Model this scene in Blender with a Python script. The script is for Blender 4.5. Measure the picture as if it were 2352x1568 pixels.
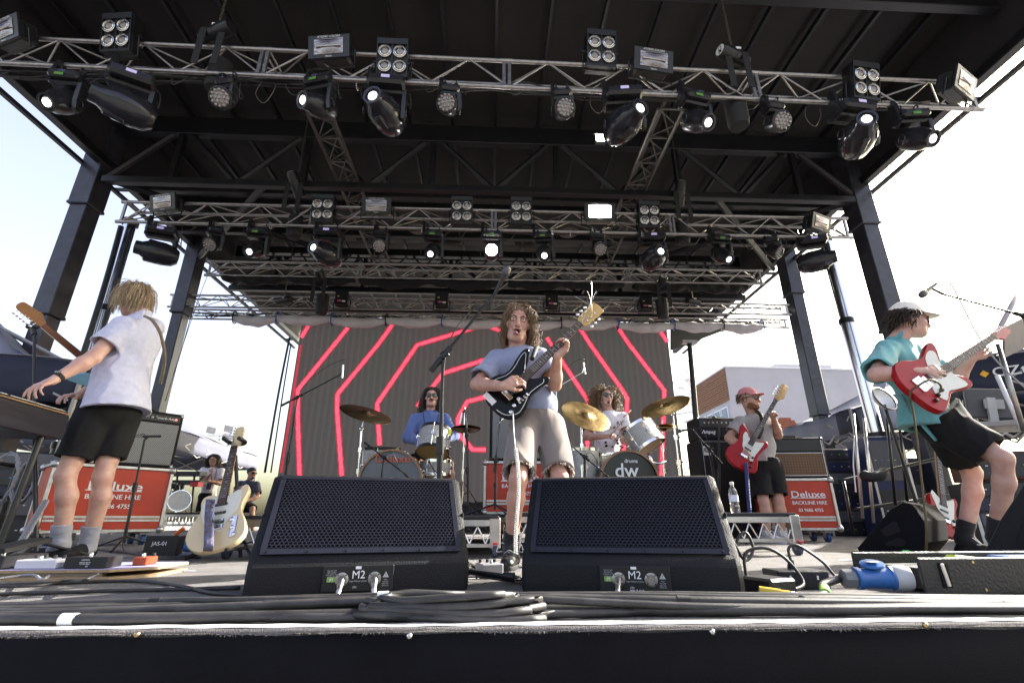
import bpy, math, random
import numpy as np
from mathutils import Vector, Matrix, Euler
R = math.radians
for _o in list(bpy.data.objects): bpy.data.objects.remove(_o)
SC = bpy.context.scene
COL = SC.collection
# ---------------------------------------------------------------- camera
CAMH, PITCH, YAW, FPX = 0.245, R(19.9), R(2.5), 1120.0     # FPX: focal length in 2352 px wide frame
cam_d = bpy.data.cameras.new('camera'); CAM = bpy.data.objects.new('camera', cam_d); COL.objects.link(CAM)
cam_d.sensor_width = 36; cam_d.lens = 36 * FPX / 2352; cam_d.clip_start = 0.05; cam_d.clip_end = 3000
CAM.location = (0, 0, CAMH); CAM.rotation_euler = (math.pi / 2 + PITCH, 0, -YAW)
SC.camera = CAM
# ---------------------------------------------------------------- sky, sun, exposure
SUN_EL, SUN_AZ = R(31), R(66)            # azimuth from +Y (away from the camera) towards +X (right)
W = bpy.data.worlds.new('World'); SC.world = W; W.use_nodes = True
_n = W.node_tree.nodes; _bg = _n['Background']
_sky = _n.new('ShaderNodeTexSky'); _sky.sky_type = 'NISHITA'; _sky.sun_disc = False
_sky.sun_elevation = SUN_EL; _sky.sun_rotation = SUN_AZ; _sky.air_density = 1.3; _sky.dust_density = 5.0; _sky.ozone_density = 0.0
_hs = _n.new('ShaderNodeHueSaturation'); _hs.inputs['Saturation'].default_value = .85; _hs.inputs['Hue'].default_value = .53
W.node_tree.links.new(_sky.outputs[0], _hs.inputs['Color']); W.node_tree.links.new(_hs.outputs[0], _bg.inputs[0]); _bg.inputs[1].default_value = 0.13
_ld = bpy.data.lights.new('sun', 'SUN'); _ld.energy = 5.0; _ld.angle = R(0.55); _ld.color = (1, .95, .88)
_lo = bpy.data.objects.new('sun', _ld); COL.objects.link(_lo)
TO_SUN = Vector((math.sin(SUN_AZ) * math.cos(SUN_EL), math.cos(SUN_AZ) * math.cos(SUN_EL), math.sin(SUN_EL)))
_lo.rotation_euler = TO_SUN.to_track_quat('Z', 'Y').to_euler(); _lo.location = (20, 12, 16)
SC.view_settings.view_transform = 'Standard'; SC.view_settings.look = 'None'
SC.view_settings.exposure = 2.0; SC.view_settings.gamma = 1
SC.render.engine = 'CYCLES'; SC.cycles.use_denoising = True; SC.cycles.max_bounces = 6
SC.cycles.diffuse_bounces = 4; SC.cycles.glossy_bounces = 3; SC.cycles.transmission_bounces = 6
SC.cycles.caustics_reflective = False; SC.cycles.caustics_refractive = False; SC.cycles.sample_clamp_indirect = 8
# ---------------------------------------------------------------- helpers: where a spot of the place lies
_F = Vector((math.sin(YAW) * math.cos(PITCH), math.cos(YAW) * math.cos(PITCH), math.sin(PITCH)))
_R = Vector((math.cos(YAW), -math.sin(YAW), 0)); _U = _R.cross(_F)
def ray(px, py): return _R * ((px - 1176) / FPX) + _U * ((784 - py) / FPX) + _F
def at(px, py, Y):                       # point at depth Y (metres in front of the camera)
    d = ray(px, py); t = Y / d.y; return Vector((0, 0, CAMH)) + d * t
def fl(px, py, z=0.0):                   # point on a level plane
    d = ray(px, py); t = (z - CAMH) / d.z; return Vector((0, 0, CAMH)) + d * t
def pix(p):
    v = Vector(p) - Vector((0, 0, CAMH)); d = v.dot(_F); return (1176 + FPX * v.dot(_R) / d, 784 - FPX * v.dot(_U) / d)
V = Vector
# ---------------------------------------------------------------- helpers: materials
MATS = {}
def pm(name, col, rough=.5, metal=0., var=.12, vs=9., bump=0., bs=60., spec=.5, coat=0., emit=None, es=1., trans=0., ior=1.45, alpha=1., sub=0., dirt=None, stretch=None, scuff=None):
    if name in MATS: return MATS[name]
    m = bpy.data.materials.new(name); m.use_nodes = True; nt = m.node_tree; N = nt.nodes; L = nt.links
    b = N['Principled BSDF']; MATS[name] = m
    b.inputs['Roughness'].default_value = rough; b.inputs['Metallic'].default_value = metal
    b.inputs['Specular IOR Level'].default_value = spec; b.inputs['IOR'].default_value = ior
    b.inputs['Coat Weight'].default_value = coat; b.inputs['Coat Roughness'].default_value = .08
    b.inputs['Transmission Weight'].default_value = trans; b.inputs['Alpha'].default_value = alpha
    if sub: b.inputs['Subsurface Weight'].default_value = sub; b.inputs['Subsurface Radius'].default_value = (.012, .005, .003)
    tc = N.new('ShaderNodeTexCoord'); src = tc.outputs['Object']
    if stretch:
        mp = N.new('ShaderNodeMapping'); mp.inputs['Scale'].default_value = stretch; L.new(src, mp.inputs[0]); src = mp.outputs[0]
    c = V(col[:3])
    if var:
        nz = N.new('ShaderNodeTexNoise'); nz.inputs['Scale'].default_value = vs; nz.inputs['Detail'].default_value = 5; nz.inputs['Roughness'].default_value = .65
        L.new(src, nz.inputs['Vector']); cr = N.new('ShaderNodeValToRGB'); L.new(nz.outputs['Fac'], cr.inputs[0])
        cr.color_ramp.elements[0].position = .3; cr.color_ramp.elements[1].position = .7
        a, d2 = c * (1 - var), c * (1 + var)
        if dirt: a = V(dirt)
        cr.color_ramp.elements[0].color = (*a, 1); cr.color_ramp.elements[1].color = (*d2, 1); L.new(cr.outputs[0], b.inputs['Base Color'])
        rr = N.new('ShaderNodeMapRange'); rr.inputs[3].default_value = max(0.02, rough - .12 * (rough > .05)); rr.inputs[4].default_value = min(1, rough + .12); L.new(nz.outputs['Fac'], rr.inputs[0]); L.new(rr.outputs[0], b.inputs['Roughness'])
    else: b.inputs['Base Color'].default_value = (*c, 1)
    if bump:
        n2 = N.new('ShaderNodeTexNoise'); n2.inputs['Scale'].default_value = bs; n2.inputs['Detail'].default_value = 4; L.new(src, n2.inputs['Vector'])
        bp = N.new('ShaderNodeBump'); bp.inputs['Strength'].default_value = bump; bp.inputs['Distance'].default_value = .01; L.new(n2.outputs['Fac'], bp.inputs['Height']); L.new(bp.outputs[0], b.inputs['Normal'])
    if scuff:                                             # worn specks and scrapes: colour, scale, threshold
        n3 = N.new('ShaderNodeTexNoise'); n3.inputs['Scale'].default_value = scuff[1]; n3.inputs['Detail'].default_value = 9; n3.inputs['Roughness'].default_value = .7; n3.inputs['Distortion'].default_value = 1.2; L.new(tc.outputs['Object'], n3.inputs['Vector'])
        r3 = N.new('ShaderNodeMapRange'); r3.inputs[1].default_value = scuff[2]; r3.inputs[2].default_value = scuff[2] + .05; L.new(n3.outputs[0], r3.inputs[0])
        mx = N.new('ShaderNodeMix'); mx.data_type = 'RGBA'; L.new(r3.outputs[0], mx.inputs[0]); L.new(cr.outputs[0], mx.inputs[6]); mx.inputs[7].default_value = (*scuff[0], 1); L.new(mx.outputs[2], b.inputs['Base Color'])
    if emit: b.inputs['Emission Color'].default_value = (*emit, 1); b.inputs['Emission Strength'].default_value = es
    return m
def glow(name, col, s):
    m = bpy.data.materials.new(name); m.use_nodes = True; b = m.node_tree.nodes['Principled BSDF']; b.inputs['Base Color'].default_value = (.5, .5, .5, 1); b.inputs['Emission Color'].default_value = (*col, 1); b.inputs['Emission Strength'].default_value = s; MATS[name] = m; return m
# ---------------------------------------------------------------- helpers: meshes
class MB:
    def __init__(s): s.v = []; s.f = []; s.mi = []; s.cur = 0
    def add(s, vs, fs):
        o = len(s.v); s.v += [tuple(p) for p in vs]
        for f in fs: s.f.append(tuple(i + o for i in f)); s.mi.append(s.cur)
        return s
    def box(s, c, size, rot=None, bev=0.0, M=None):
        hx, hy, hz = [max(q, 1e-5) / 2 for q in size]; b = min(bev, hx * .9, hy * .9, hz * .9)
        T = M if M is not None else (Matrix.Translation(V(c)) @ (Euler(rot).to_matrix().to_4x4() if rot else Matrix.Identity(4)))
        if M is not None: T = M @ Matrix.Translation(V(c))
        if b <= 0:
            vs = [(x * hx, y * hy, z * hz) for x in (-1, 1) for y in (-1, 1) for z in (-1, 1)]
            fs = [(0, 1, 3, 2), (4, 6, 7, 5), (0, 4, 5, 1), (2, 3, 7, 6), (0, 2, 6, 4), (1, 5, 7, 3)]
        else:
            vs = []; ix = {}
            for x in (-1, 1):
                for y in (-1, 1):
                    for z in (-1, 1):
                        for a in range(3):
                            p = [x * hx, y * hy, z * hz]
                            for k in range(3):
                                if k != a: p[k] -= (x, y, z)[k] * b
                            ix[(x, y, z, a)] = len(vs); vs.append(tuple(p))
            fs = []
            for a in range(3):
                u, w = [(1, 2), (2, 0), (0, 1)][a]
                for sg in (-1, 1):
                    q = []
                    for (su, sw) in ((-1, -1), (1, -1), (1, 1), (-1, 1)):
                        k = [0, 0, 0]; k[a] = sg; k[u] = su; k[w] = sw; q.append(ix[(*k, a)])
                    fs.append(tuple(q if sg > 0 else q[::-1]))
                for su in (-1, 1):
                    for sw in (-1, 1):
                        k1 = [0, 0, 0]; k1[a] = -1; k1[u] = su; k1[w] = sw; k2 = list(k1); k2[a] = 1
                        q = [ix[(*k1, u)], ix[(*k2, u)], ix[(*k2, w)], ix[(*k1, w)]]
                        fs.append(tuple(q if su * sw < 0 else q[::-1]))
            for x in (-1, 1):
                for y in (-1, 1):
                    for z in (-1, 1):
                        q = [ix[(x, y, z, a)] for a in range(3)]; fs.append(tuple(q if x * y * z > 0 else q[::-1]))
        return s.add([T @ V(p) for p in vs], fs)
    def cyl(s, a, b, r0, r1=None, n=10, cap=True):
        a = V(a); b = V(b); r1 = r0 if r1 is None else r1; d = (b - a)
        if d.length < 1e-7: return s
        q = d.to_track_quat('Z', 'Y'); vs = []
        for (c, r) in ((a, r0), (b, r1)):
            for i in range(n):
                t = 2 * math.pi * i / n; vs.append(c + q @ V((math.cos(t) * r, math.sin(t) * r, 0)))
        fs = [(i, (i + 1) % n, n + (i + 1) % n, n + i) for i in range(n)]
        if cap: fs += [tuple(range(n))[::-1], tuple(range(n, 2 * n))]
        return s.add(vs, fs)
    def tube(s, pts, r, n=8, close=False, cap=True):
        pts = [V(p) for p in pts]; m = len(pts); rs = r if isinstance(r, (list, tuple)) else [r] * m
        if m < 2: return s
        vs = []; up = None
        for i, p in enumerate(pts):
            t = (pts[(i + 1) % m] - pts[i - 1]) if (close or 0 < i < m - 1) else (pts[1] - pts[0] if i == 0 else pts[-1] - pts[-2])
            if t.length < 1e-9: t = V((0, 0, 1))
            t.normalize()
            if up is None: up = V((0, 0, 1)) if abs(t.z) < .9 else V((1, 0, 0))
            x = up.cross(t)
            if x.length < 1e-5: x = t.orthogonal()
            x.normalize(); up = t.cross(x)
            for k in range(n):
                a = 2 * math.pi * k / n; vs.append(p + (x * math.cos(a) + up * math.sin(a)) * rs[i])
        fs = []
        for i in range(m if close else m - 1):
            j = (i + 1) % m
            for k in range(n): fs.append((i * n + k, i * n + (k + 1) % n, j * n + (k + 1) % n, j * n + k))
        if cap and not close: fs += [tuple(range(n))[::-1], tuple(range((m - 1) * n, m * n))]
        return s.add(vs, fs)
    def lathe(s, prof, M=None, n=24, cap=True):          # prof: (radius, height) pairs about local Z
        M = M or Matrix.Identity(4); vs = []; m = len(prof)
        for (r, z) in prof:
            for k in range(n):
                a = 2 * math.pi * k / n; vs.append(M @ V((r * math.cos(a), r * math.sin(a), z)))
        fs = [(i * n + k, i * n + (k + 1) % n, (i + 1) * n + (k + 1) % n, (i + 1) * n + k) for i in range(m - 1) for k in range(n)]
        if cap: fs += [tuple(range(n))[::-1], tuple(range((m - 1) * n, m * n))]
        return s.add(vs, fs)
    def ell(s, c, r, M=None, nu=16, nv=10):
        M = M or Matrix.Identity(4); c = V(c); vs = [M @ (c + V((0, 0, -r[2])))]
        for j in range(1, nv):
            t = math.pi * j / nv
            for i in range(nu):
                a = 2 * math.pi * i / nu; vs.append(M @ (c + V((r[0] * math.sin(t) * math.cos(a), r[1] * math.sin(t) * math.sin(a), -r[2] * math.cos(t)))))
        vs.append(M @ (c + V((0, 0, r[2])))); fs = []
        for i in range(nu): fs.append((0, 1 + (i + 1) % nu, 1 + i)); fs.append((len(vs) - 1, len(vs) - 1 - nu + i, len(vs) - 1 - nu + (i + 1) % nu))
        for j in range(nv - 2):
            for i in range(nu): a = 1 + j * nu + i; b = 1 + j * nu + (i + 1) % nu; fs.append((a, b, b + nu, a + nu))
        return s.add(vs, fs)
    def prism(s, out, h0, h1, M=None, bev=0.0):           # 2-d outline (ccw) lifted from h0 to h1 along local Z, edges rounded by bev
        M = M or Matrix.Identity(4); n = len(out)
        def off(d):
            res = []
            for i in range(n):
                p0, p1, p2 = V(out[i - 1]), V(out[i]), V(out[(i + 1) % n]); e1 = (p1 - p0); e2 = (p2 - p1)
                if e1.length < 1e-9 or e2.length < 1e-9: res.append(p1); continue
                n1 = V((-e1.y, e1.x)).normalized(); n2 = V((-e2.y, e2.x)).normalized(); k = (n1 + n2)
                k = k / max(.35, k.dot(k) / 2) if k.length > 1e-6 else n1
                res.append(p1 + k * d * .5 * 1.0 if False else p1 + k * d / 1.0 * .5)
            return res
        if bev > 0: rings = [(off(bev), h0), (off(bev * .3), h0 + bev * .3), (out, h0 + bev), (out, h1 - bev), (off(bev * .3), h1 - bev * .3), (off(bev), h1)]
        else: rings = [(out, h0), (out, h1)]
        vs = [M @ V((p[0], p[1], h)) for (o, h) in rings for p in o]; fs = []
        for r_ in range(len(rings) - 1):
            for i in range(n): j = (i + 1) % n; fs.append((r_ * n + i, r_ * n + j, (r_ + 1) * n + j, (r_ + 1) * n + i))
        fs += [tuple(range(n))[::-1], tuple(range((len(rings) - 1) * n, len(rings) * n))]
        return s.add(vs, fs)
    def grid(s, fn, nu, nv):                              # fn(u,v) -> point, u,v in 0..1
        vs = [fn(i / nu, j / nv) for j in range(nv + 1) for i in range(nu + 1)]
        fs = [(j * (nu + 1) + i, j * (nu + 1) + i + 1, (j + 1) * (nu + 1) + i + 1, (j + 1) * (nu + 1) + i) for j in range(nv) for i in range(nu)]
        return s.add(vs, fs)
    def build(s, name, mat, parent=None, smooth=False, world=False, solid=0., sub=0, **props):
        me = bpy.data.meshes.new(name); vs = s.v
        o = bpy.data.objects.new(name, me)
        if world and parent is not None:
            Mi = WM[parent.name].inverted(); vs = [tuple(Mi @ V(p)) for p in vs]
        elif world and parent is None and s.v:            # a one-mesh thing: origin at its base
            a = np.array(s.v); c = V((float(a[:, 0].mean()), float(a[:, 1].mean()), float(a[:, 2].min()))); o.location = c; WM[o.name] = Matrix.Translation(c)
            vs = [tuple(V(p) - c) for p in s.v]
        me.from_pydata(vs, [], s.f); me.update()
        for m in (mat if isinstance(mat, (list, tuple)) else [mat]): me.materials.append(m)
        if any(s.mi): me.polygons.foreach_set('material_index', s.mi)
        if smooth:
            me.polygons.foreach_set('use_smooth', [True] * len(me.polygons))
            if smooth is not True:
                me.set_sharp_from_angle(angle=R(smooth))
        COL.objects.link(o)
        if parent is not None: o.parent = parent; WM[o.name] = WM[parent.name].copy()
        elif o.name not in WM: WM[o.name] = Matrix.Identity(4)
        if solid: md = o.modifiers.new('thickness', 'SOLIDIFY'); md.thickness = solid; md.offset = 0
        if sub: md = o.modifiers.new('smooth', 'SUBSURF'); md.levels = md.render_levels = sub
        for k, v in props.items(): o[k] = v
        return o
WM = {}
def thing(name, label, cat, loc=(0, 0, 0), rot=(0, 0, 0), group=None, M=None):
    o = bpy.data.objects.new(name, None); COL.objects.link(o); o.empty_display_size = .1
    M = M if M is not None else Matrix.Translation(V(loc)) @ Euler(rot).to_matrix().to_4x4()
    o.matrix_world = M; o.location = M.to_translation(); o.rotation_euler = M.to_euler(); WM[o.name] = M.copy()
    o['label'] = label; o['category'] = cat
    if group: o['group'] = group
    return o
def tag(o, label, cat, group=None, kind=None):
    if label: o['label'] = label
    if cat: o['category'] = cat
    if group: o['group'] = group
    if kind: o['kind'] = kind
    return o
def copy_tree(o, parent=None, M=None, label=None, group=None):
    c = o.copy(); COL.objects.link(c)
    if parent is not None: c.parent = parent
    if M is not None: c.location = M.to_translation(); c.rotation_euler = M.to_euler(); c.scale = M.to_scale(); WM[c.name] = M.copy()
    if label: c['label'] = label
    if group: c['group'] = group
    for ch in o.children: copy_tree(ch, c)
    return c
def inst(src, parent=None, M=None):                       # a further object sharing one mesh
    c = src.copy(); COL.objects.link(c); c.parent = parent
    if M is not None: c.matrix_basis = M
    return c
def frame(o, x, y=None, z=None):                          # 4x4 from origin and two axes
    o = V(o)
    if z is None: x = V(x).normalized(); y = V(y); y = (y - x * y.dot(x)).normalized(); z = x.cross(y)
    elif y is None: z = V(z).normalized(); x = V(x); x = (x - z * x.dot(z)).normalized(); y = z.cross(x)
    return Matrix(((x.x, y.x, z.x, o.x), (x.y, y.y, z.y, o.y), (x.z, y.z, z.z, o.z), (0, 0, 0, 1)))
def bez(pts, n=8, close=False):                           # Catmull-Rom through points
    pts = [V(p) for p in pts]; out = []; m = len(pts); cnt = m if close else m - 1
    for i in range(cnt):
        p0 = pts[(i - 1) % m] if (close or i > 0) else pts[0]; p1 = pts[i]; p2 = pts[(i + 1) % m]; p3 = pts[(i + 2) % m] if (close or i + 2 < m) else pts[-1]
        for k in range(n):
            t = k / n; out.append(.5 * ((2 * p1) + (p2 - p0) * t + (2 * p0 - 5 * p1 + 4 * p2 - p3) * t * t + (3 * p1 - p0 - 3 * p2 + p3) * t ** 3))
    if not close: out.append(pts[-1])
    return out
_fonts = {}
def text(name, body, size, mat, parent, M, bold=False, ext=.0008, align='CENTER', sx=1., shear=0.):
    cu = bpy.data.curves.new(name, 'FONT'); cu.body = body; cu.size = size; cu.extrude = ext; cu.align_x = align; cu.align_y = 'CENTER'; cu.resolution_u = 3; cu.shear = shear
    if bold and size > .04: cu.offset = size * .012
    t = bpy.data.objects.new(name, cu); me = bpy.data.meshes.new_from_object(t); bpy.data.objects.remove(t); bpy.data.curves.remove(cu)
    me.materials.clear(); me.materials.append(mat); o = bpy.data.objects.new(name, me); COL.objects.link(o)
    if parent is not None: o.parent = parent
    o.matrix_basis = M @ Matrix.Diagonal((sx, 1, 1, 1)); return o
# ---------------------------------------------------------------- shared materials
ALU = pm('aluminium', (.62, .60, .58), .34, 1., .10, 14, .05, 40)
ALUD = pm('worn_aluminium', (.35, .33, .32), .42, 1., .25, 20, .05, 60)
CHROME = pm('chrome', (.78, .78, .80), .12, 1., .04, 6)
BLK = pm('black_plastic', (.018, .018, .02), .38, 0, .25, 12)
BLKM = pm('black_matte', (.016, .016, .017), .75, 0, .25, 9)
BLKMETAL = pm('black_metal', (.02, .02, .022), .35, .4, .2, 14)
STEELBLK = pm('painted_black_steel', (.010, .010, .013), .45, .0, .35, 5, .05, 30)
ROOFFAB = pm('roof_canvas', (.022, .0195, .019), .8, 0, .3, 1.6, .08, 160)
RUBBER = pm('cable_rubber', (.034, .032, .032), .5, 0, .45, 14, .04, 90)
TAPE_W = pm('white_tape', (.78, .78, .80), .5, 0, .06, 8)
WHITE = pm('white_print', (.75, .75, .75), .6, 0, .03)
GREY_TXT = pm('grey_print', (.45, .45, .46), .6, 0, .03)
random.seed(7)
# ================================================================ the setting
ASPH = pm('asphalt_lot', (.16, .155, .15), .9, 0, .3, 2.0, .2, 60)
MB().box((0, 60, -1.55), (400, 400, .3)).build('ground', ASPH, kind='structure', label='grey asphalt lot around the stage')
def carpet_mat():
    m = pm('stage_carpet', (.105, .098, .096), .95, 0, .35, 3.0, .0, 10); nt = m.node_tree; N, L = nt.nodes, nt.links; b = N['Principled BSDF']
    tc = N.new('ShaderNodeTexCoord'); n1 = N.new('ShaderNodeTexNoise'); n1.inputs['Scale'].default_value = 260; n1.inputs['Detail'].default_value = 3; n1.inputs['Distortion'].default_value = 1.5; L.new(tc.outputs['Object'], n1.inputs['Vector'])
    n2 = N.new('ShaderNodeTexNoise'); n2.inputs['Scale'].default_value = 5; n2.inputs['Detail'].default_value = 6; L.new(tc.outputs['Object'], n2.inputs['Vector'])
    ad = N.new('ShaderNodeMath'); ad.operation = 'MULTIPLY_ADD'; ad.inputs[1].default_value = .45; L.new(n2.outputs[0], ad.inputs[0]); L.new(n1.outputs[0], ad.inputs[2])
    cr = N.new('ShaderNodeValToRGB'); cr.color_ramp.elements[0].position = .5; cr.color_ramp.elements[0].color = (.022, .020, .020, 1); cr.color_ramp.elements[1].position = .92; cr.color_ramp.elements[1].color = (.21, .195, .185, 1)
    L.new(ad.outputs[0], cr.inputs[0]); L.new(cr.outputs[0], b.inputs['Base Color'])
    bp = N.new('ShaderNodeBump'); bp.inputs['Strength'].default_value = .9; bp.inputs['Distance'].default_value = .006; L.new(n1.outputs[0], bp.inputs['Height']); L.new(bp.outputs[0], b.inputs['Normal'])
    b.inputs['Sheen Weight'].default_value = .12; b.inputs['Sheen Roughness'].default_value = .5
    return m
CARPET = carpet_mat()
FRONT = 1.315
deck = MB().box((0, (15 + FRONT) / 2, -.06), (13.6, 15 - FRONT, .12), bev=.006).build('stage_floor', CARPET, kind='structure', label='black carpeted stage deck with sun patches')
PLY = pm('plywood_edge', (.20, .15, .10), .8, 0, .3, 20, .2, 60, stretch=(1, 8, 8))
# frayed carpet lip hanging over the front of the deck
lip = MB()
def lipf(u, v):
    x = -3.2 + 6.4 * u; w = .004 * math.sin(x * 9.1) + .003 * math.sin(x * 23 + 1) + .002 * math.sin(x * 61)
    a = v * 1.35
    return (x, FRONT - .003 - .008 * math.sin(a) - .002 * v, .0055 - .007 * (1 - math.cos(a)) - (.003 + .5 * w) * v)
lip.grid(lipf, 420, 5)
CARPLIP = pm('carpet_edge', (.12, .11, .11), .95, 0, .5, 160, .8, 320)
lipo = lip.build('carpet_edge', CARPLIP, deck, smooth=True)
fz = MB(); 
for i in range(1500):                                     # loose pile along the cut edge
    x = random.uniform(-2.2, 2.2); p = V(lipf((x + 3.2) / 6.4, 1.0)); d = V((random.gauss(0, .6), -random.random() * .6 - .2, random.gauss(-.2, .6))).normalized() * random.uniform(.003, .009)
    s_ = V((.0006, 0, 0)); fz.add([p - s_, p + s_, p + d], [(0, 1, 2)])
fz.build('carpet_fray', pm('pale_fibre', (.32, .29, .27), .9, 0, .1), deck, kind='stuff')
SKIRT = pm('black_mesh_cloth', (.0035, .0035, .005), .8, 0, .5, 5, .35, 420, spec=.15)
sk = MB(); sk.grid(lambda u, v: (-6.8 + 13.6 * u, FRONT - .012 - .006 * math.sin(u * 190) * v - .004 * math.sin(u * 71 + 2) - .008 * v, -.007 - .002 * math.sin(u * 300) - 1.36 * v), 400, 12)
skirt = sk.build('stage_skirt', SKIRT, smooth=True, solid=.002); tag(skirt, 'black mesh cloth skirt screwed along the front of the stage', 'stage skirt')
SCREW = pm('brass_screw', (.5, .38, .2), .3, 1., .2, 40)
for i, (px, py) in enumerate(((313, 1457), (940, 1460), (1636, 1450), (2126, 1435))):
    p = at(px, py, FRONT - .022); m = MB(); Mx = frame(p, (1, 0, 0), z=(0, -1, 0)); m.lathe([(.0065, -.004), (.0065, .001), (.005, .003), (.0022, .0038), (.001, .002)], Mx, 14)
    m.box((0, 0, .0036), (.006, .0012, .0012), M=Mx); m.box((0, 0, .0036), (.0012, .006, .0012), M=Mx)
    m.build('screw', SCREW if i in (0, 3) else ALU, skirt, smooth=40)
tp = MB()
def tapef(y0, y1):
    def f(u, v):
        x = -3.0 + 6.0 * u; return (x, (y0 + (y1 - y0) * v) + .002 * math.sin(x * 7) + .0012 * math.sin(x * 31), .0045 + .0008 * math.sin(x * 40 + v * 2))
    return f
tp.grid(tapef(1.326, 1.364), 200, 2)
tag(tp.build('edge_tape', TAPE_W, smooth=True, solid=.0006, world=True), 'white tape line along the front edge of the stage', 'tape')
# ---------------------------------------------------------------- roof
roof = thing('stage_roof', 'dark canvas stage roof with black rafters and braced beams', 'stage roof', (0, 9, 5.8))
RX, RZ, RE = 6.5, 6.9, 5.85
for (y0, y1) in ((1.2, 7.1), (6.95, 11.1), (10.95, 16.2)):
    g = MB(); g.grid(lambda u, v: (-RX + 2 * RX * u, y0 + (y1 - y0) * v, RZ + .004 * y0 + .05 * math.sin(v * math.pi) * abs(math.sin(u * math.pi * 18)) + .02 * math.sin(u * 40 + v * 5)), 108, 16)
    g.build('canvas', ROOFFAB, roof, smooth=True, world=True, solid=.01)
SIDEFAB = pm('roof_side_canvas', (.02, .019, .021), .8, 0, .3, 2)
for s_ in (-1, 1):
    MB().grid(lambda u, v: (s_ * (RX + .0), 1.2 + 15 * u, RE + .02 + (RZ - RE + .05) * v), 30, 3).build('side_panel', SIDEFAB, roof, world=True, solid=.02)
    MB().box((s_ * RX, 8.7, RE - .03), (.14, 15.0, .14), bev=.01).build('edge_beam', STEELBLK, roof, world=True)
    MB().box((s_ * (RX + .30), 8.7, RE - .09), (.08, 15.0, .06), bev=.01).build('edge_rail', STEELBLK, roof, world=True)
    for i in range(6): MB().box((s_ * (RX + .18), 2.4 + i * 2.6, RE - .07), (.22, .05, .05)).build('rail_bracket', STEELBLK, roof, world=True)
raf = MB().box((0, 0, 0), (.055, 15, .09), bev=.008).build('rafter', STEELBLK, roof); raf.location = WM['stage_roof'].inverted() @ V((-6.0, 8.7, RZ - .1))
for i in range(1, 17):
    c = inst(raf, roof); c.location = WM['stage_roof'].inverted() @ V((-6.0 + i * .75, 8.7, RZ - .1))
def cross_lattice(Y, zt, zb, hw, step, r, web='v', top=.16, wr=None):
    MB().box((0, Y, zt), (2 * hw, .14, top), bev=.01).build('cross_beam', STEELBLK, roof, world=True)
    MB().box((0, Y, zb), (2 * hw, .12, .12), bev=.01).build('cross_beam', STEELBLK, roof, world=True)
    n = int(round(2 * hw / step)); wr = wr or r
    for i in range(n):
        x0 = -hw + i * 2 * hw / n; x1 = x0 + 2 * hw / n; xm = (x0 + x1) / 2
        for a, b in (((x0, Y, zb), (xm, Y, zt)), ((xm, Y, zt), (x1, Y, zb))):
            MB().cyl(a, b, wr, n=6).build('brace', STEELBLK, roof, world=True)
        if web == 'vp': MB().box((xm, Y, (zt + zb) / 2), (.09, .09, zt - zb)).build('beam_post', STEELBLK, roof, world=True)
cross_lattice(6.9, 6.58, 5.45, 6.4, 2.13, .05, 'vp', .36)
cross_lattice(4.15, 6.78, 6.38, 6.4, .8, .025)
cross_lattice(11.0, 6.5, 5.5, 6.4, 2.13, .05, 'vp', .3)
cross_lattice(9.6, 5.75, 5.42, 5.2, .62, .022)
for (Y, z) in ((8.2, 6.0), (8.9, 5.8), (7.5, 5.75), (12.4, 6.2), (14, 6.2)):
    MB().box((0, Y, z), (12.8, .12, .14), bev=.01).build('cross_beam', STEELBLK, roof, world=True)
ALU_SHADED = pm('shaded_aluminium', (.13, .12, .11), .5, .6, .3, 8)  # darker copy of the truss aluminium, the gloom under the roof put into its colour
for (x0, y0, x1, y1) in ((-6.3, 7.0, -3.2, 9.6), (6.3, 7.0, 3.2, 9.6), (-6.3, 9.5, -4.0, 7.2), (6.3, 9.5, 4.0, 7.2)):
    MB().cyl((x0, y0, 5.5), (x1, y1, 5.62), .06, n=4).build('corner_brace', STEELBLK, roof, world=True)
for k in range(4):                                        # round lamp discs and cable runs under the canvas
    MB().cyl((-4.5 + 3 * k, 8.4, 5.62), (-4.5 + 3 * k, 8.4, 5.66), .2, n=20).build('ceiling_disc', pm('dark_disc', (.12, .1, .09), .6), roof, world=True)
# ---------------------------------------------------------------- towers (telescoping legs and rams)
LEGM = pm('leg_steel', (.045, .046, .062), .33, .25, .3, 4, .04, 30, dirt=(.03, .028, .03), scuff=((.10, .06, .04), 3.5, .64))
def leg(x, y, segs, label):
    t = thing('roof_leg', label, 'tower leg', (x, y, -1.4), group='telescoping legs of the stage roof')
    for k, (z0, z1, w) in enumerate(segs):
        MB().box((0, 0, (z0 + z1) / 2 + 1.4), (w * .62, w * .66, z1 - z0), bev=.012).build('leg_section', LEGM, t)
        MB().box((0, 0, z0 + 1.4 + .03), (w * .62 + .02, w * .66 + .02, .05), bev=.01).build('collar', LEGM, t)
    MB().box((0, 0, .03), (.7, .7, .06), bev=.01).build('base_plate', STEELBLK, t)
    return t
leg(-6.62, 7.0, ((4.95, 6.5, .52), (3.05, 4.95, .44), (-1.4, 3.05, .36)), 'black telescoping roof leg at the left, nearest to the keyboard player')
leg(6.42, 7.0, ((4.95, 6.5, .52), (3.05, 4.95, .44), (-1.4, 3.05, .36)), 'black telescoping roof leg behind the cream cap of the guitarist at the right')
leg(-6.45, 9.6, ((4.2, 6.0, .46), (-1.4, 4.2, .36)), 'rear black roof leg behind the keyboard player and the left chrome ram')
leg(6.72, 9.6, ((4.9, 6.0, .5), (2.2, 4.9, .42), (-1.4, 2.2, .34)), 'rear black roof leg left of the chrome ram at the right')
RAM = pm('ram_chrome', (.62, .62, .67), .16, 1., .06, 4)
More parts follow.
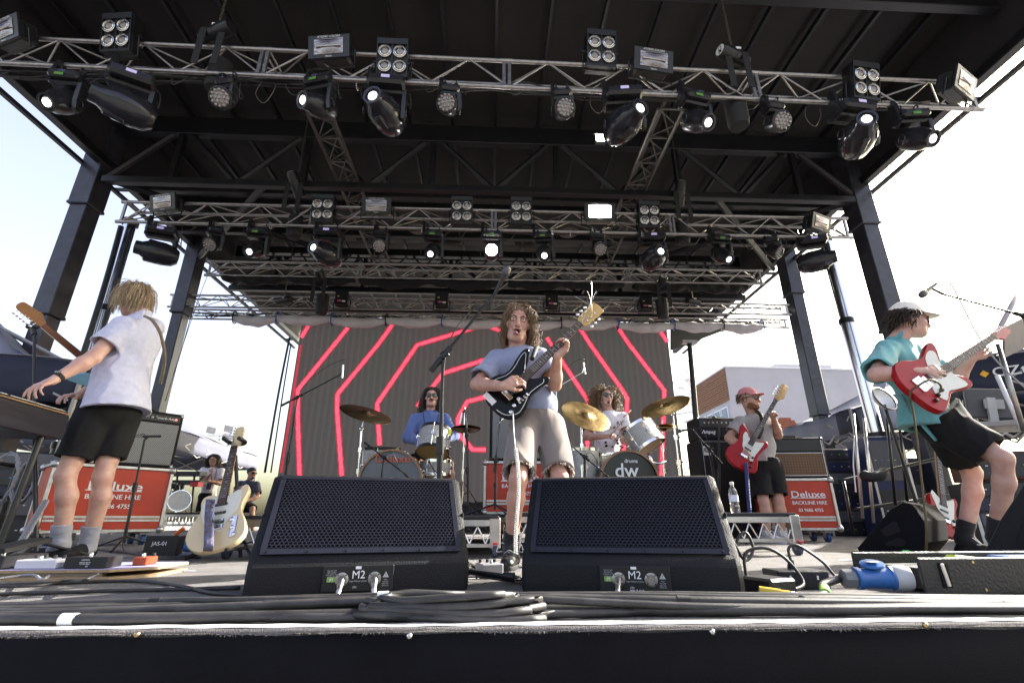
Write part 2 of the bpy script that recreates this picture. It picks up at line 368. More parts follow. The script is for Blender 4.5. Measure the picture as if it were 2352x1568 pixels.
def ram(x0, x1, y, zc, label, ztop=5.35):
    t = thing('hydraulic_ram', label, 'hydraulic ram', (x0, y, -1.4), group='chrome hydraulic rams of the stage roof')
    p = lambda z: V((x0 + (x1 - x0) * (z + 1.4) / 6.7, y, z))
    MB().cyl(p(-1.4), p(zc), .15, n=28).build('cylinder', pm('ram_black', (.012, .012, .015), .3, 0, .2), t, smooth=50, world=True)
    MB().cyl(p(zc), p(ztop - 1.7), .115, n=28).build('rod', RAM, t, smooth=50, world=True)
    MB().cyl(p(ztop - 1.7), p(ztop), .10, n=28).build('rod', RAM, t, smooth=50, world=True)
    for z in (zc, ztop - 1.72, ztop): MB().cyl(p(z - .05), p(z + .05), .165 if z == zc else .13, n=28).build('ring', BLKMETAL, t, smooth=50, world=True)
ram(-6.60, -6.68, 8.0, 1.3, 'chrome hydraulic ram between the two black legs at the left'); ram(6.58, 6.46, 8.0, 1.55, 'chrome hydraulic ram between the two black legs at the right')
# hoses hanging beside the left ram
HOSE = pm('hose', (.03, .035, .045), .4, 0, .3, 12)
def cable(name, pts, r, mat, label, cat='cable', group=None, n=7, sub=6, **kw):
    return tag(MB().tube(bez(pts, sub), r, n).build(name, mat, smooth=True, world=True, **kw), label, cat, group)
hose = [at(278, 520, 7.6), at(245, 640, 7.6), at(205, 770, 7.6), at(160, 905, 7.6)]
cable('hose', hose, .045, HOSE, 'thick black hose running down between left roof leg and chrome ram', 'hose')
cable('hose', [p + V((.1, .1, 0)) for p in hose], .03, HOSE, 'thinner black hose hanging just behind the thick one at the left', 'hose')
# ---------------------------------------------------------------- trusses
def truss(label, x0, x1, y, zt0, zt1, zb0, zb1, depth, rch=.025, rbr=.0105, step=.42, posts=(), mat=None, endcaps=True):
    mat = mat or ALUD; t = thing('lighting_truss', label, 'truss', ((x0 + x1) / 2, y, min(zb0, zb1)))
    zt = lambda x: zt0 + (zt1 - zt0) * (x - x0) / (x1 - x0); zb = lambda x: zb0 + (zb1 - zb0) * (x - x0) / (x1 - x0); zr = lambda x: zt(x) + .04
    T = lambda x: V((x, y, zt(x))); B = lambda x: V((x, y, zb(x))); C = lambda x: V((x, y + depth, zr(x)))
    for f in (T, B, C): MB().cyl(f(x0), f(x1), rch, n=12).build('chord', mat, t, smooth=50, world=True)
    n = max(2, int(round((x1 - x0) / step))); dx = (x1 - x0) / n
    for i in range(n):
        a = x0 + i * dx; b = a + dx; m_ = (a + b) / 2
        for p, q in ((T(m_), B(a)), (T(m_), B(b)), (T(m_), C(a)), (C(b), T(m_)), (B(a), C(m_)), (C(m_), B(b))):
            MB().cyl(p, q, rbr, n=6, cap=False).build('brace', mat, t, smooth=True, world=True)
    for x in (list(posts) + ([x0, x1] if endcaps else [])):
        for k in ((-.03, .03) if x not in (x0, x1) else (0,)):
            MB().box(((x + k), y, (zt(x) + zb(x)) / 2), (.035, .03, zt(x) - zb(x))).build('post', mat, t, world=True)
            MB().cyl(T(x + k), C(x + k), rbr * 1.2, n=6).build('brace', mat, t, world=True); MB().cyl(B(x + k), C(x + k), rbr * 1.2, n=6).build('brace', mat, t, world=True)
        for f in (T, B, C): MB().cyl(f(x) - V((.07, 0, 0)), f(x) + V((.07, 0, 0)), rch * 1.12, n=12).build('coupler', mat, t, smooth=50, world=True)
    return t
truss('front silver lighting truss with four strobes right across the top', -6.1, 5.5, 4.1, 5.17, 5.03, 4.80, 4.63, .36, .024, .0105, .86 / 2 * 2, posts=(-2.55, .12, 2.95))
truss('second silver lighting truss with the blazing white strobe on it', -5.75, 5.82, 6.7, 4.90, 4.94, 4.54, 4.57, .34, .025, .011, .8, posts=(-2.85, 0, 2.9))
truss('third bare silver truss with black drapes bunched on it', -5.45, 5.4, 8.6, 4.92, 4.97, 4.62, 4.67, .3, .025, .010, .72, posts=(-2.6, 2.7))
truss('rear upper silver truss above the rolled white cloth', -6.65, 6.45, 9.55, 4.63, 4.66, 4.36, 4.42, .3, .022, .009, .6, posts=(-3.3, 0, 3.2))
truss('rear lower silver truss the white cloth is tied to', -6.8, 6.75, 10.15, 4.56, 4.56, 4.34, 4.36, .28, .022, .009, .6, posts=(-3.3, 3.2))
def long_truss(x, y0, y1, z, label):
    t = thing('spine_truss', label, 'truss', (x, (y0 + y1) / 2, z - .3), group='trusses running front to back under the roof')
    A = lambda y: V((x - .17, y, z)); B = lambda y: V((x + .17, y, z)); C = lambda y: V((x, y, z + .3))
    for f in (A, B, C): MB().cyl(f(y0), f(y1), .025, n=10).build('chord', ALU_SHADED, t, smooth=50, world=True)
    n = int((y1 - y0) / .5)
    for i in range(n):
        a = y0 + (y1 - y0) * i / n; b = y0 + (y1 - y0) * (i + 1) / n; m_ = (a + b) / 2
        for p, q in ((A(a), B(m_)), (B(m_), A(b)), (A(a), C(m_)), (C(m_), A(b)), (B(a), C(m_)), (C(m_), B(b)), (A(a), B(a))): MB().cyl(p, q, .011, n=6, cap=False).build('brace', ALU_SHADED, t, world=True)
long_truss(-2.45, 5.4, 11, 5.55, 'silver truss running front to back, left of centre'); long_truss(2.4, 5.1, 11, 5.5, 'silver truss running front to back, right of centre')
# black drape bunched on the third truss
DRAPE = pm('black_drape', (.010, .010, .011), .9, 0, .3, 6)
for j, (xa, xb, sg, dd) in enumerate(((-5.2, -2.7, .35, 'behind the left spine truss'), (-2.6, .2, .5, 'left of the vocal microphone'), (.3, 2.6, .35, 'right of the vocal microphone'), (2.8, 5.1, .3, 'at its right end'))):
    def df(u, v, xa=xa, xb=xb, sg=sg):
        x = xa + (xb - xa) * u; th = v * 2 * math.pi; h = .07 + sg * .22 * abs(math.sin(u * math.pi * 2)) ** 1.5 + .02 * math.sin(u * 37)
        return (x, 8.66 + (.09 + .02 * math.sin(u * 50)) * math.cos(th), 4.63 - h * .55 + h * .62 * math.sin(th))
    tag(MB().grid(df, 60, 14).build('bunched_drape', DRAPE, smooth=True, world=True), 'black drape bunched along the third truss, ' + dd, 'drape', 'black drapes bunched on the third truss')
# rolled white cloth under the rear truss, with ties
CLOTH = pm('white_roll_cloth', (.62, .58, .60), .8, 0, .12, 3, .2, 30)
roll = thing('rolled_cloth', 'rolled white cloth sagging between ties under the rear truss', 'cloth', (0, 9.9, 4.1))
ties = [-5.5, -4.6, -3.45, -2.3, -1.1, .25, 1.5, 2.75, 4.0, 5.1, 6.0]
for a, b in zip(ties[:-1], ties[1:]):
    def rf(u, v, a=a, b=b):
        x = a + (b - a) * u; sag = math.sin(math.pi * u); th = 2 * math.pi * v; rr = .065 + .055 * sag + .012 * math.sin(u * 17 + a * 5) * sag + .006 * math.sin(3 * th + u * 9)
        return (x, 9.86 + rr * .8 * math.cos(th), 4.25 - .05 * sag - .02 * math.sin(a * 3) + rr * math.sin(th))
    MB().grid(rf, 24, 14).build('cloth_bay', CLOTH, roll, smooth=True, world=True)
BLUE = pm('blue_strap', (.03, .12, .42), .6, 0, .15, 20)
for i, x in enumerate(ties):
    MB().tube([(x + .01, 9.86 + .10 * math.cos(t), 4.27 + .14 * math.sin(t)) for t in [k * math.pi / 6 for k in range(12)]], .012, 5, close=True).build('tie', BLUE if i % 3 else BLKM, roll, world=True)
# ---------------------------------------------------------------- LED screen
SY = 10.25
tl, tr, bl, br = at(690, 735, SY), at(1537, 735, SY), at(642, 1095, SY), at(1562, 1095, SY)
x0, x1, z1 = (tl.x + bl.x) / 2, (tr.x + br.x) / 2, (tl.z + tr.z) / 2
z0 = .55
scr = thing('led_screen', 'large dark LED video wall with glowing red angular lines', 'video screen', ((x0 + x1) / 2, SY, z0))
def led_mat():
    m = bpy.data.materials.new('led_face'); m.use_nodes = True; N, L = m.node_tree.nodes, m.node_tree.links; b = N['Principled BSDF']
    tc = N.new('ShaderNodeTexCoord'); sp = N.new('ShaderNodeSeparateXYZ'); L.new(tc.outputs['Object'], sp.inputs[0])
    w = N.new('ShaderNodeTexWave'); w.inputs['Scale'].default_value = 2.3; w.inputs['Distortion'].default_value = .7; w.inputs['Detail'].default_value = 3; w.inputs['Detail Scale'].default_value = 6; w.wave_profile = 'SIN'; L.new(tc.outputs['Object'], w.inputs['Vector'])
    nz = N.new('ShaderNodeTexNoise'); nz.inputs['Scale'].default_value = 1.1; mp = N.new('ShaderNodeMapping'); mp.inputs['Scale'].default_value = (1, 1, .15); L.new(tc.outputs['Object'], mp.inputs[0]); L.new(mp.outputs[0], nz.inputs['Vector'])
    cr = N.new('ShaderNodeValToRGB'); e = cr.color_ramp.elements; e[0].position = .35; e[0].color = (.22, .09, .09, 1); e[1].position = .68; e[1].color = (.09, .17, .07, 1); q = e.new(.5); q.color = (.20, .14, .09, 1); L.new(nz.outputs[0], cr.inputs[0])
    mu = N.new('ShaderNodeMath'); mu.operation = 'POWER'; mu.inputs[1].default_value = 2.2; L.new(w.outputs['Fac'], mu.inputs[0])
    mi = N.new('ShaderNodeMix'); mi.data_type = 'RGBA'; mi.inputs[6].default_value = (.055, .050, .050, 1); L.new(cr.outputs[0], mi.inputs[7]); sc = N.new('ShaderNodeMath'); sc.operation = 'MULTIPLY'; sc.inputs[1].default_value = .13; L.new(mu.outputs[0], sc.inputs[0]); L.new(sc.outputs[0], mi.inputs[0])
    L.new(mi.outputs[2], b.inputs['Emission Color']); b.inputs['Emission Strength'].default_value = .30
    b.inputs['Base Color'].default_value = (.034, .031, .032, 1); b.inputs['Roughness'].default_value = .75
    vo = N.new('ShaderNodeTexVoronoi'); vo.inputs['Scale'].default_value = 90; L.new(tc.outputs['Object'], vo.inputs['Vector']); bp = N.new('ShaderNodeBump'); bp.inputs['Strength'].default_value = .3; bp.inputs['Distance'].default_value = .004; L.new(vo.outputs[0], bp.inputs['Height']); L.new(bp.outputs[0], b.inputs['Normal'])
    return m
LED = led_mat(); nc, nr = 8, 4
for i in range(nc):
    for j in range(nr):
        w_, h_ = (x1 - x0) / nc, (z1 - z0) / nr
        MB().box((x0 + (i + .5) * w_, SY + .05, z0 + (j + .5) * h_), (w_ - .001, .1, h_ - .001)).build('led_panel', LED, scr, world=True)
def red_mat(n, s, c):
    m = bpy.data.materials.new(n); m.use_nodes = True; N, L = m.node_tree.nodes, m.node_tree.links; b = N['Principled BSDF']; b.inputs['Base Color'].default_value = (.05, .02, .02, 1)
    nz = N.new('ShaderNodeTexNoise'); nz.inputs['Scale'].default_value = 26; tc = N.new('ShaderNodeTexCoord'); L.new(tc.outputs['Object'], nz.inputs['Vector']); mr = N.new('ShaderNodeMapRange'); mr.inputs[1].default_value = .3; mr.inputs[2].default_value = .7; mr.inputs[3].default_value = s * .7; mr.inputs[4].default_value = s * 1.3; L.new(nz.outputs[0], mr.inputs[0]); L.new(mr.outputs[0], b.inputs['Emission Strength'])
    b.inputs['Emission Color'].default_value = (*c, 1); return m
REDC = red_mat('red_led_line', .42, (1., .08, .14)); REDE = red_mat('red_led_edge', .15, (1., .04, .08))
lines = [((712, 742), (692, 775)), ((812, 736), (773, 785), (684, 895), (684, 960), (688, 1092)), ((908, 736), (873, 785), (775, 905), (774, 940), (785, 1092)),
         ((1204, 778), (1112, 746), (958, 792), (866, 927), (872, 1022)), ((1128, 821), (1018, 857), (996, 885), (958, 934)), ((1136, 920), (1112, 912), (1073, 922), (1051, 962), (1056, 1000), (1086, 1032), (1116, 1032)),
         ((1332, 753), (1352, 785), (1427, 892), (1441, 914), (1439, 954), (1428, 1085)), ((1412, 740), (1441, 785), (1526, 896), (1524, 960), (1519, 1092)), ((1256, 775), (1289, 827), (1350, 919), (1352, 950), (1346, 1085)), ((1508, 748), (1533, 785))]
def ribbon(pts, w, y, mat, nm):
    pts = [at(p[0], p[1], y) for p in pts]; m = MB(); vs = []
    seg = []
    for a, b in zip(pts[:-1], pts[1:]):
        k = max(1, int((b - a).length / .06)); seg += [a.lerp(b, q / k) for q in range(k)]
    seg.append(pts[-1])
    for i, p in enumerate(seg):
        t = (seg[min(i + 1, len(seg) - 1)] - seg[max(i - 1, 0)]).normalized(); nrm = V((-t.z, 0, t.x)); ww = w * (1 + .06 * math.sin(i * 1.9) + .07 * random.uniform(-1, 1)); vs += [p + nrm * ww, p - nrm * ww]
    return m.add(vs, [(2 * i, 2 * i + 1, 2 * i + 3, 2 * i + 2) for i in range(len(seg) - 1)]).build(nm, mat, scr, world=True)
for l in lines: ribbon(l, .060, SY - .004, REDE, 'red_line'); ribbon(l, .038, SY - .007, REDC, 'red_line')
ribbon(((691, 792), (668, 940), (645, 1085)), .025, SY - .004, REDE, 'red_line')
MB().box(((x0 + x1) / 2, SY + .2, z0 / 2), (x1 - x0, .3, z0)).build('screen_base', BLKM, scr, world=True)
# ================================================================ lamps on the trusses
random.seed(11)
HEADM = pm('fixture_black', (.016, .016, .019), .30, 0, .2, 10)
GLOSS = pm('fixture_gloss', (.02, .02, .026), .18, 0, .15, 6)
LIT = glow('lit_lens', (1, 1, 1), 3.2); LITB = glow('lit_lens_edge', (.8, .9, 1), .5); BLAZE = glow('blazing_lamp', (1, .99, .97), 55); WARM = glow('warm_flood', (1, .85, .55), 12)
DIM = pm('lens_glass', (.30, .30, .31), .12, .3, .5, 120, .6, 160)
LEDFACE = pm('led_lens_face', (.30, .27, .265), .25, .1, .3, 60)
REFL = pm('reflector', (.55, .54, .53), .22, 1., .3, 25, .4, 60)
PARGL = pm('par_glass', (.34, .31, .29), .22, .55, .4, 70, .8, 110)
PURP = glow('display', (.5, .35, 1), .1); GREENTAG = pm('green_tag', (.10, .26, .05), .6)
def clamp(t, x=0, y=0):
    MB().box((x, y, -.01), (.05, .03, .05)).tube([(x, y + .036 * math.cos(a), .03 + .036 * math.sin(a)) for a in [k * math.pi / 5 for k in range(10)]], .009, 5, close=True).build('clamp', BLKMETAL, t)
def mk_head(kind):
    S = {'large': (.43, .34, .13, .21, .50), 'spot': (.33, .26, .11, .16, .42), 'wash': (.22, .20, .09, .125, .24)}[kind]; bw, bd, bh, hr, hl = S
    nm = {'large': 'moving_head_lamp', 'spot': 'moving_spot_lamp', 'wash': 'led_wash_lamp'}[kind]
    t = thing(nm, nm, 'stage light', (0, -50, 0)); clamp(t, -bw * .3); clamp(t, bw * .3)
    zb = -.06
    MB().box((0, 0, zb - bh / 2), (bw, bd, bh), bev=.03).build('base', HEADM, t, smooth=30)
    MB().box((0, -bd / 2 - .002, zb - bh * .45), (bw * .22, .006, bh * .3)).build('display', PURP if kind == 'large' else pm('lcd_dark', (.06, .06, .09), .2), t)
    if kind == 'spot': MB().box((-.02, -bd / 2 - .003, zb - bh * .85), (.09, .006, .035)).build('sticker', GREENTAG, t)
    MB().tube(bez([(bw * .4, bd * .4, zb - .03), (bw * .55, bd * .6, zb - .12), (bw * .62, bd * .3, zb - .2), (bw * .58, bd * .2, zb - .05), (bw * .3, bd * .5, zb + .12)], 4), .007, 5).build('cable', RUBBER, t, smooth=True)
    zy = zb - bh; drop = {'large': .30, 'spot': .26, 'wash': .17}[kind]; aw = bw * .5
    yk = MB()
    for s_ in (-1, 1):
        yk.prism([(-.07, 0), (.07, 0), (.055, -drop), (.03, -drop - .07), (-.03, -drop - .07), (-.055, -drop)][::-1], -.024, .024, frame((s_ * aw * .98, 0, zy - .02), (0, 1, 0), z=(s_, 0, 0)) @ Matrix.Rotation(0, 4, 'X'), .01)
    yk.box((0, 0, zy - .025), (bw * 1.02, .13, .05), bev=.018); yk.build('yoke', HEADM, t, smooth=35)
    for s_ in (-1, 1): MB().tube([(s_ * (aw + .02), .05 * math.cos(a), zy - drop + .06 * math.sin(a)) for a in [k * math.pi / 5 for k in range(10)]], .008, 5, close=True).build('handle', HEADM, t)
    h = bpy.data.objects.new('lamp_head', None)       # head: a mesh of its own, turns about its centre; lens towards -Z of the mesh
    m = MB()
    if kind == 'large': prof = [(.02, -.30), (.11, -.29), (.165, -.22), (.19, -.08), (.185, .06), (.15, .16), (.115, .22), (.108, .30), (.085, .30), (.082, .27)]
    elif kind == 'spot': prof = [(.02, -.22), (.09, -.215), (.125, -.15), (.135, -.02), (.125, .08), (.10, .13), (.098, .20), (.08, .20), (.075, .175)]
    else: prof = [(.02, -.12), (.08, -.118), (.105, -.06), (.112, .0), (.125, .05), (.125, .10), (.112, .105), (.108, .095)]
    for (r, z) in prof: pass
    m.lathe(prof, None, 28); h = m.build('lamp_head', GLOSS if kind == 'large' else HEADM, t, smooth=40)
    h.location = (0, 0, zy - drop)
    zl = prof[-1][1]; rl = prof[-1][0] * .99
    l = MB().lathe([(rl, zl), (rl * .7, zl + .012), (rl * .3, zl + .02), (.001, zl + .022)], None, 24).build('lens', DIM if kind != 'wash' else LEDFACE, h, smooth=True)
    if kind == 'wash':
        led = MB()
        for rr, n_ in ((0, 1), (.045, 6), (.085, 12)):
            for k in range(n_): a = 2 * math.pi * k / n_; led.lathe([(.017, zl + .012), (.015, zl + .03), (.006, zl + .036)], Matrix.Translation((rr * math.cos(a), rr * math.sin(a), 0)), 8)
        led.build('led_lens', pm('led_bead', (.33, .30, .29), .12, .2, .3, 60), h, smooth=50)
    else:
        MB().lathe([(rl * .62, zl + .016), (rl * .4, zl + .026), (.001, zl + .028)], None, 20).build('bulb_glow', LIT, h, smooth=True)
        if kind == 'large': [MB().box((0, q_, .05), (.09, .05, .22), bev=.02).build('head_fin', HEADM, h, smooth=30) for q_ in (-.17, .17)]
    return t
PROTO = {k: mk_head(k) for k in ('large', 'spot', 'wash')}
USED = {}
def aim(head, d, roll=0):
    d = V(d).normalized(); head.rotation_euler = d.to_track_quat('Z', 'Y').to_euler()
def place_head(kind, px, py, Y, d, label, rz=0, lit=True, glowmat=None):
    p = at(px, py, Y); M = Matrix.Translation(p) @ Matrix.Rotation(rz, 4, 'Z')
    if kind in USED: t = copy_tree(PROTO[kind], M=M, label=label)
    else: t = PROTO[kind]; USED[kind] = 1; t.location = p; t.rotation_euler = (0, 0, rz); t['label'] = label
    t.scale = (.92,) * 3; t['group'] = {'large': 'large moving heads on the trusses', 'spot': 'moving spot lamps on the trusses', 'wash': 'round LED wash lamps on the trusses'}[kind]
    for c in t.children:
        if c.name.startswith('lamp_head'):
            dd = Matrix.Rotation(-rz, 3, 'Z') @ V(d); aim(c, dd)
            for l in c.children:
                if l.name.startswith('bulb_glow') and not lit: bpy.data.objects.remove(l)
                elif l.name.startswith('bulb_glow') and glowmat: l.data = l.data.copy(); l.data.materials[0] = glowmat; l.scale = (2.1, 2.1, 1.1)
    return t
T1, T2 = 4.08, 6.68
row1 = [('spot', 168, 168, (-.05, -.7, -.75), 0.1, 'moving spot lamp at the left end of the front truss, lens lit'), ('large', 312, 170, (-.75, -.62, .05), .5, 'large moving head turned to the left, beside the left end of the front truss'),
        ('wash', 527, 180, (.1, -.8, -.6), -.2, 'round LED wash lamp left of the left strobe on the front truss'), ('spot', 740, 178, (-.55, -.75, -.35), -.25, 'moving spot lamp under the strobe left of centre, front truss'),
        ('large', 892, 185, (-.25, -.93, -.12), .05, 'large moving head under the four-lamp blinder left of centre, front truss'), ('wash', 1035, 195, (-.25, -.85, -.45), .1, 'round LED wash lamp just left of the middle of the front truss'),
        ('wash', 1290, 205, (.15, -.85, -.5), -.1, 'round LED wash lamp just right of the middle of the front truss'), ('large', 1428, 210, (.35, -.9, -.1), -.1, 'large moving head right of centre beside the small warm floodlight'),
        ('spot', 1592, 215, (.3, -.65, -.7), .2, 'moving spot lamp between the right strobe and the chain hoist on the front truss'), ('wash', 1772, 235, (.1, -.85, -.5), .15, 'round LED wash lamp right of the hoist bag on the front truss'),
        ('large', 1950, 240, (-.35, -.93, .0), .1, 'large moving head under the rightmost blinder of the front truss'), ('spot', 2085, 255, (.15, -.75, -.65), -.1, 'moving spot lamp at the right end of the front truss, lens lit')]
for k, x, y, d, rz, lb in row1: place_head(k, x, y, T1, d, lb, rz)
row2 = [('large', 378, 521, (-.85, -.5, .05), .35, 'large moving head at the left end of the second truss, turned left'), ('wash', 500, 521, (-.1, -.7, -.7), .5, 'round LED wash lamp near the left end of the second truss'),
        ('spot', 598, 523, (-.1, -.75, -.6), .1, 'moving spot lamp left of the left blinder on the second truss'), ('large', 757, 525, (-.4, -.9, -.1), .05, 'large moving head under the leftmost blinder of the second truss'),
        ('wash', 878, 526, (.0, -.8, -.6), 0, 'round LED wash lamp left of the starry lamp on the second truss'), ('spot', 996, 528, (-.05, -.75, -.65), .1, 'moving spot lamp nearest the dazzling lamp, on its left'),
        ('spot', 1130, 530, (0, -1, -.32), 0, 'dazzling spot lamp at the centre of the second truss, shining straight out'), ('spot', 1248, 532, (-.05, -.75, -.65), -.1, 'moving spot lamp nearest the dazzling lamp, on its right'), ('wash', 1372, 533, (.1, -.75, -.7), .1, 'round LED wash lamp under the blazing white strobe'),
        ('large', 1495, 536, (.1, -.95, -.1), -.05, 'large moving head under the rightmost blinder of the second truss'), ('spot', 1650, 538, (.25, -.65, -.75), .1, 'moving spot lamp right of the rightmost blinder on the second truss'),
        ('wash', 1770, 540, (.5, -.6, -.7), -.5, 'round LED wash lamp near the right end of the second truss'), ('large', 1862, 543, (.75, -.6, .0), -.35, 'large moving head at the right end of the second truss, turned right')]
for k, x, y, d, rz, lb in row2: place_head(k, x, y, T2, d, lb, rz, glowmat=BLAZE if 'dazzling spot' in lb else None)
# ---------------------------------------------------------------- blinders with four lamps
def mk_blinder():
    t = thing('blinder_light', 'b', 'stage light', (0, -50, 0), group='four-lamp blinders on the trusses')
    MB().box((0, .06, .05), (.38, .16, .50), bev=.008).build('housing', BLKMETAL, t)
    MB().box((0, -.03, .265), (.38, .03, .075)).box((0, -.03, -.185), (.38, .03, .03)).box((0, -.028, .035), (.014, .025, .41)).box((-.184, -.03, .035), (.012, .03, .41)).box((.184, -.03, .035), (.012, .03, .41)).build('front_frame', BLKMETAL, t)
    for x in (-.091, .091):
        for z in (-.062, .13):
            Mx = frame((x, -.022, z), (1, 0, 0), z=(0, -1, 0)); l = MB().lathe([(.08, .0), (.082, .03), (.074, .034), (.068, .022), (.056, .012)], Mx, 24, cap=False).build('lamp', REFL, t, smooth=50)
            MB().lathe([(.062, .012), (.06, .03), (.053, .033), (.05, .02)], Mx, 24, cap=False).build('lamp_ring', CHROME, l, smooth=50); MB().lathe([(.052, .018), (.035, .027), (.001, .03)], Mx, 20).build('lamp_glass', PARGL, l, smooth=True)
    MB().tube([(-.19, .05, .05), (-.22, .05, .05), (-.22, .05, -.2), (.22, .05, -.2), (.22, .05, .05), (.19, .05, .05)], .012, 6).build('bracket', BLKMETAL, t)
    for s_ in (-1, 1): MB().cyl((s_ * .2, .05, .05), (s_ * .25, .05, .05), .018, n=8).build('knob', BLKMETAL, t)
    return t
bl0 = mk_blinder(); first = True
for px, py, Y, sc, rz, lb in ((272, 88, 4.02, 1, -.1, 'four-lamp blinder at the left end of the front truss'), (902, 146, 4.02, 1, 0, 'four-lamp blinder left of centre on the front truss'), (1380, 124, 4.02, 1, .05, 'four-lamp blinder right of centre on the front truss'), (1985, 198, 4.02, 1, .1, 'four-lamp blinder near the right end of the front truss, dim in the glare'),
                          (742, 486, 6.62, 1, 0, 'four-lamp blinder farthest left on the second truss'), (1061, 490, 6.62, 1, 0, 'four-lamp blinder just left of the middle post of the second truss'), (1197, 491, 6.62, 1, 0, 'four-lamp blinder just right of the middle post of the second truss'), (1490, 500, 6.62, 1, 0, 'four-lamp blinder farthest right on the second truss')):
    p = at(px, py, Y); M = Matrix.Translation(p) @ Matrix.Rotation(rz, 4, 'Z') @ Matrix.Rotation(R(14), 4, 'X')
    M = M @ Matrix.Scale(.88, 4)
    if first: bl0.matrix_world = M; bl0['label'] = lb; first = False
    else: copy_tree(bl0, M=M, label=lb)
# ---------------------------------------------------------------- strobes
def mk_strobe(lit=False):
    t = thing('strobe_light', 's', 'stage light', (0, -50, 0), group='strobes on the trusses')
    MB().prism([(-.25, -.13), (.25, -.13), (.25, .15), (-.25, .15)], -.03, .0, frame((0, -.06, 0), (1, 0, 0), z=(0, -1, 0)), .008).build('front_plate', BLK, t)
    MB().box((0, .07, 0), (.44, .2, .24), bev=.03).build('housing', BLK, t, smooth=30)
    wm = glow('blazing_window', (1, 1, 1), 16) if lit else pm('strobe_window', (.30, .26, .25), .14, .75, .75, 3.5, .5, 9, dirt=(.05, .05, .07), stretch=(1, 1, 5))
    w = MB().grid(lambda u, v: (-.175 + .35 * u, -.066 - .012 * math.sin(math.pi * u) * math.sin(math.pi * v), -.085 + .19 * v), 12, 8).build('window', wm, t, smooth=True)
    MB().box((0, -.064, -.001), (.38, .004, .012)).box((0, -.064, .115), (.38, .006, .012)).box((0, -.064, -.095), (.38, .006, .012)).build('window_frame', BLKMETAL, t) if False else None
    if not lit: MB().cyl((-.15, -.085, .0), (.15, -.085, .0), .008, n=8).build('tube_lamp', pm('tube_glass', (.6, .58, .56), .1, .2, .1), w)
    text('lettering', 'ATOMIC COLORS', .034, WHITE, t, frame((0, -.0625, .128), (1, 0, 0), z=(0, -1, 0)), True)
    text('lettering', 'Martin', .030, WHITE, t, frame((0, -.0625, -.112), (1, 0, 0), z=(0, -1, 0)), True)
    MB().tube([(-.25, .03, 0), (-.28, .03, 0), (-.28, .03, -.2), (.28, .03, -.2), (.28, .03, 0), (.25, .03, 0)], .014, 6).build('bracket', BLKMETAL, t)
    for k in range(5): MB().box((.222, .02 + .03 * k, 0), (.01, .012, .16)).build('vent_fin', BLKMETAL, t)
    return t
st0 = mk_strobe(); first = True
for px, py, Y, rz, tilt, lb in ((22, 78, 4.0, -.35, 20, 'strobe cut by the left edge of the picture on the front truss'), (760, 116, 4.0, -.12, 16, 'strobe left of centre on the front truss'), (1497, 146, 4.0, .12, 16, 'strobe right of centre on the front truss'), (2205, 196, 3.98, .45, 22, 'strobe at the right end of the front truss, bright window'),
                            (380, 468, 6.6, -.25, 18, 'strobe at the left end of the second truss'), (866, 476, 6.6, 0, 16, 'strobe with warm window between blinders on the second truss'), (1880, 514, 6.6, .4, 20, 'strobe at the right end of the second truss')):
    M = Matrix.Translation(at(px, py, Y)) @ Matrix.Rotation(rz, 4, 'Z') @ Matrix.Rotation(R(tilt), 4, 'X')
    M = M @ Matrix.Scale(.92, 4)
    if first: st0.matrix_world = M; st0['label'] = lb; first = False
    else: copy_tree(st0, M=M, label=lb)
sb = mk_strobe(True); sb.matrix_world = Matrix.Translation(at(1376, 490, 6.6)) @ Matrix.Rotation(R(16), 4, 'X'); sb['label'] = 'strobe blazing white right of centre on the second truss'
f = thing('flood_light', 'small warm floodlight lit under the front truss', 'flood light', at(1380, 316, 5.2))
MB().box((0, .04, 0), (.15, .07, .13), bev=.01).build('housing', BLKMETAL, f); MB().box((0, 0, 0), (.125, .01, .11)).build('lamp_glass', WARM, f); MB().tube([(-.08, .04, 0), (-.09, .04, .1), (.09, .04, .1), (.08, .04, 0)], .008, 5).build('bracket', BLKMETAL, f)
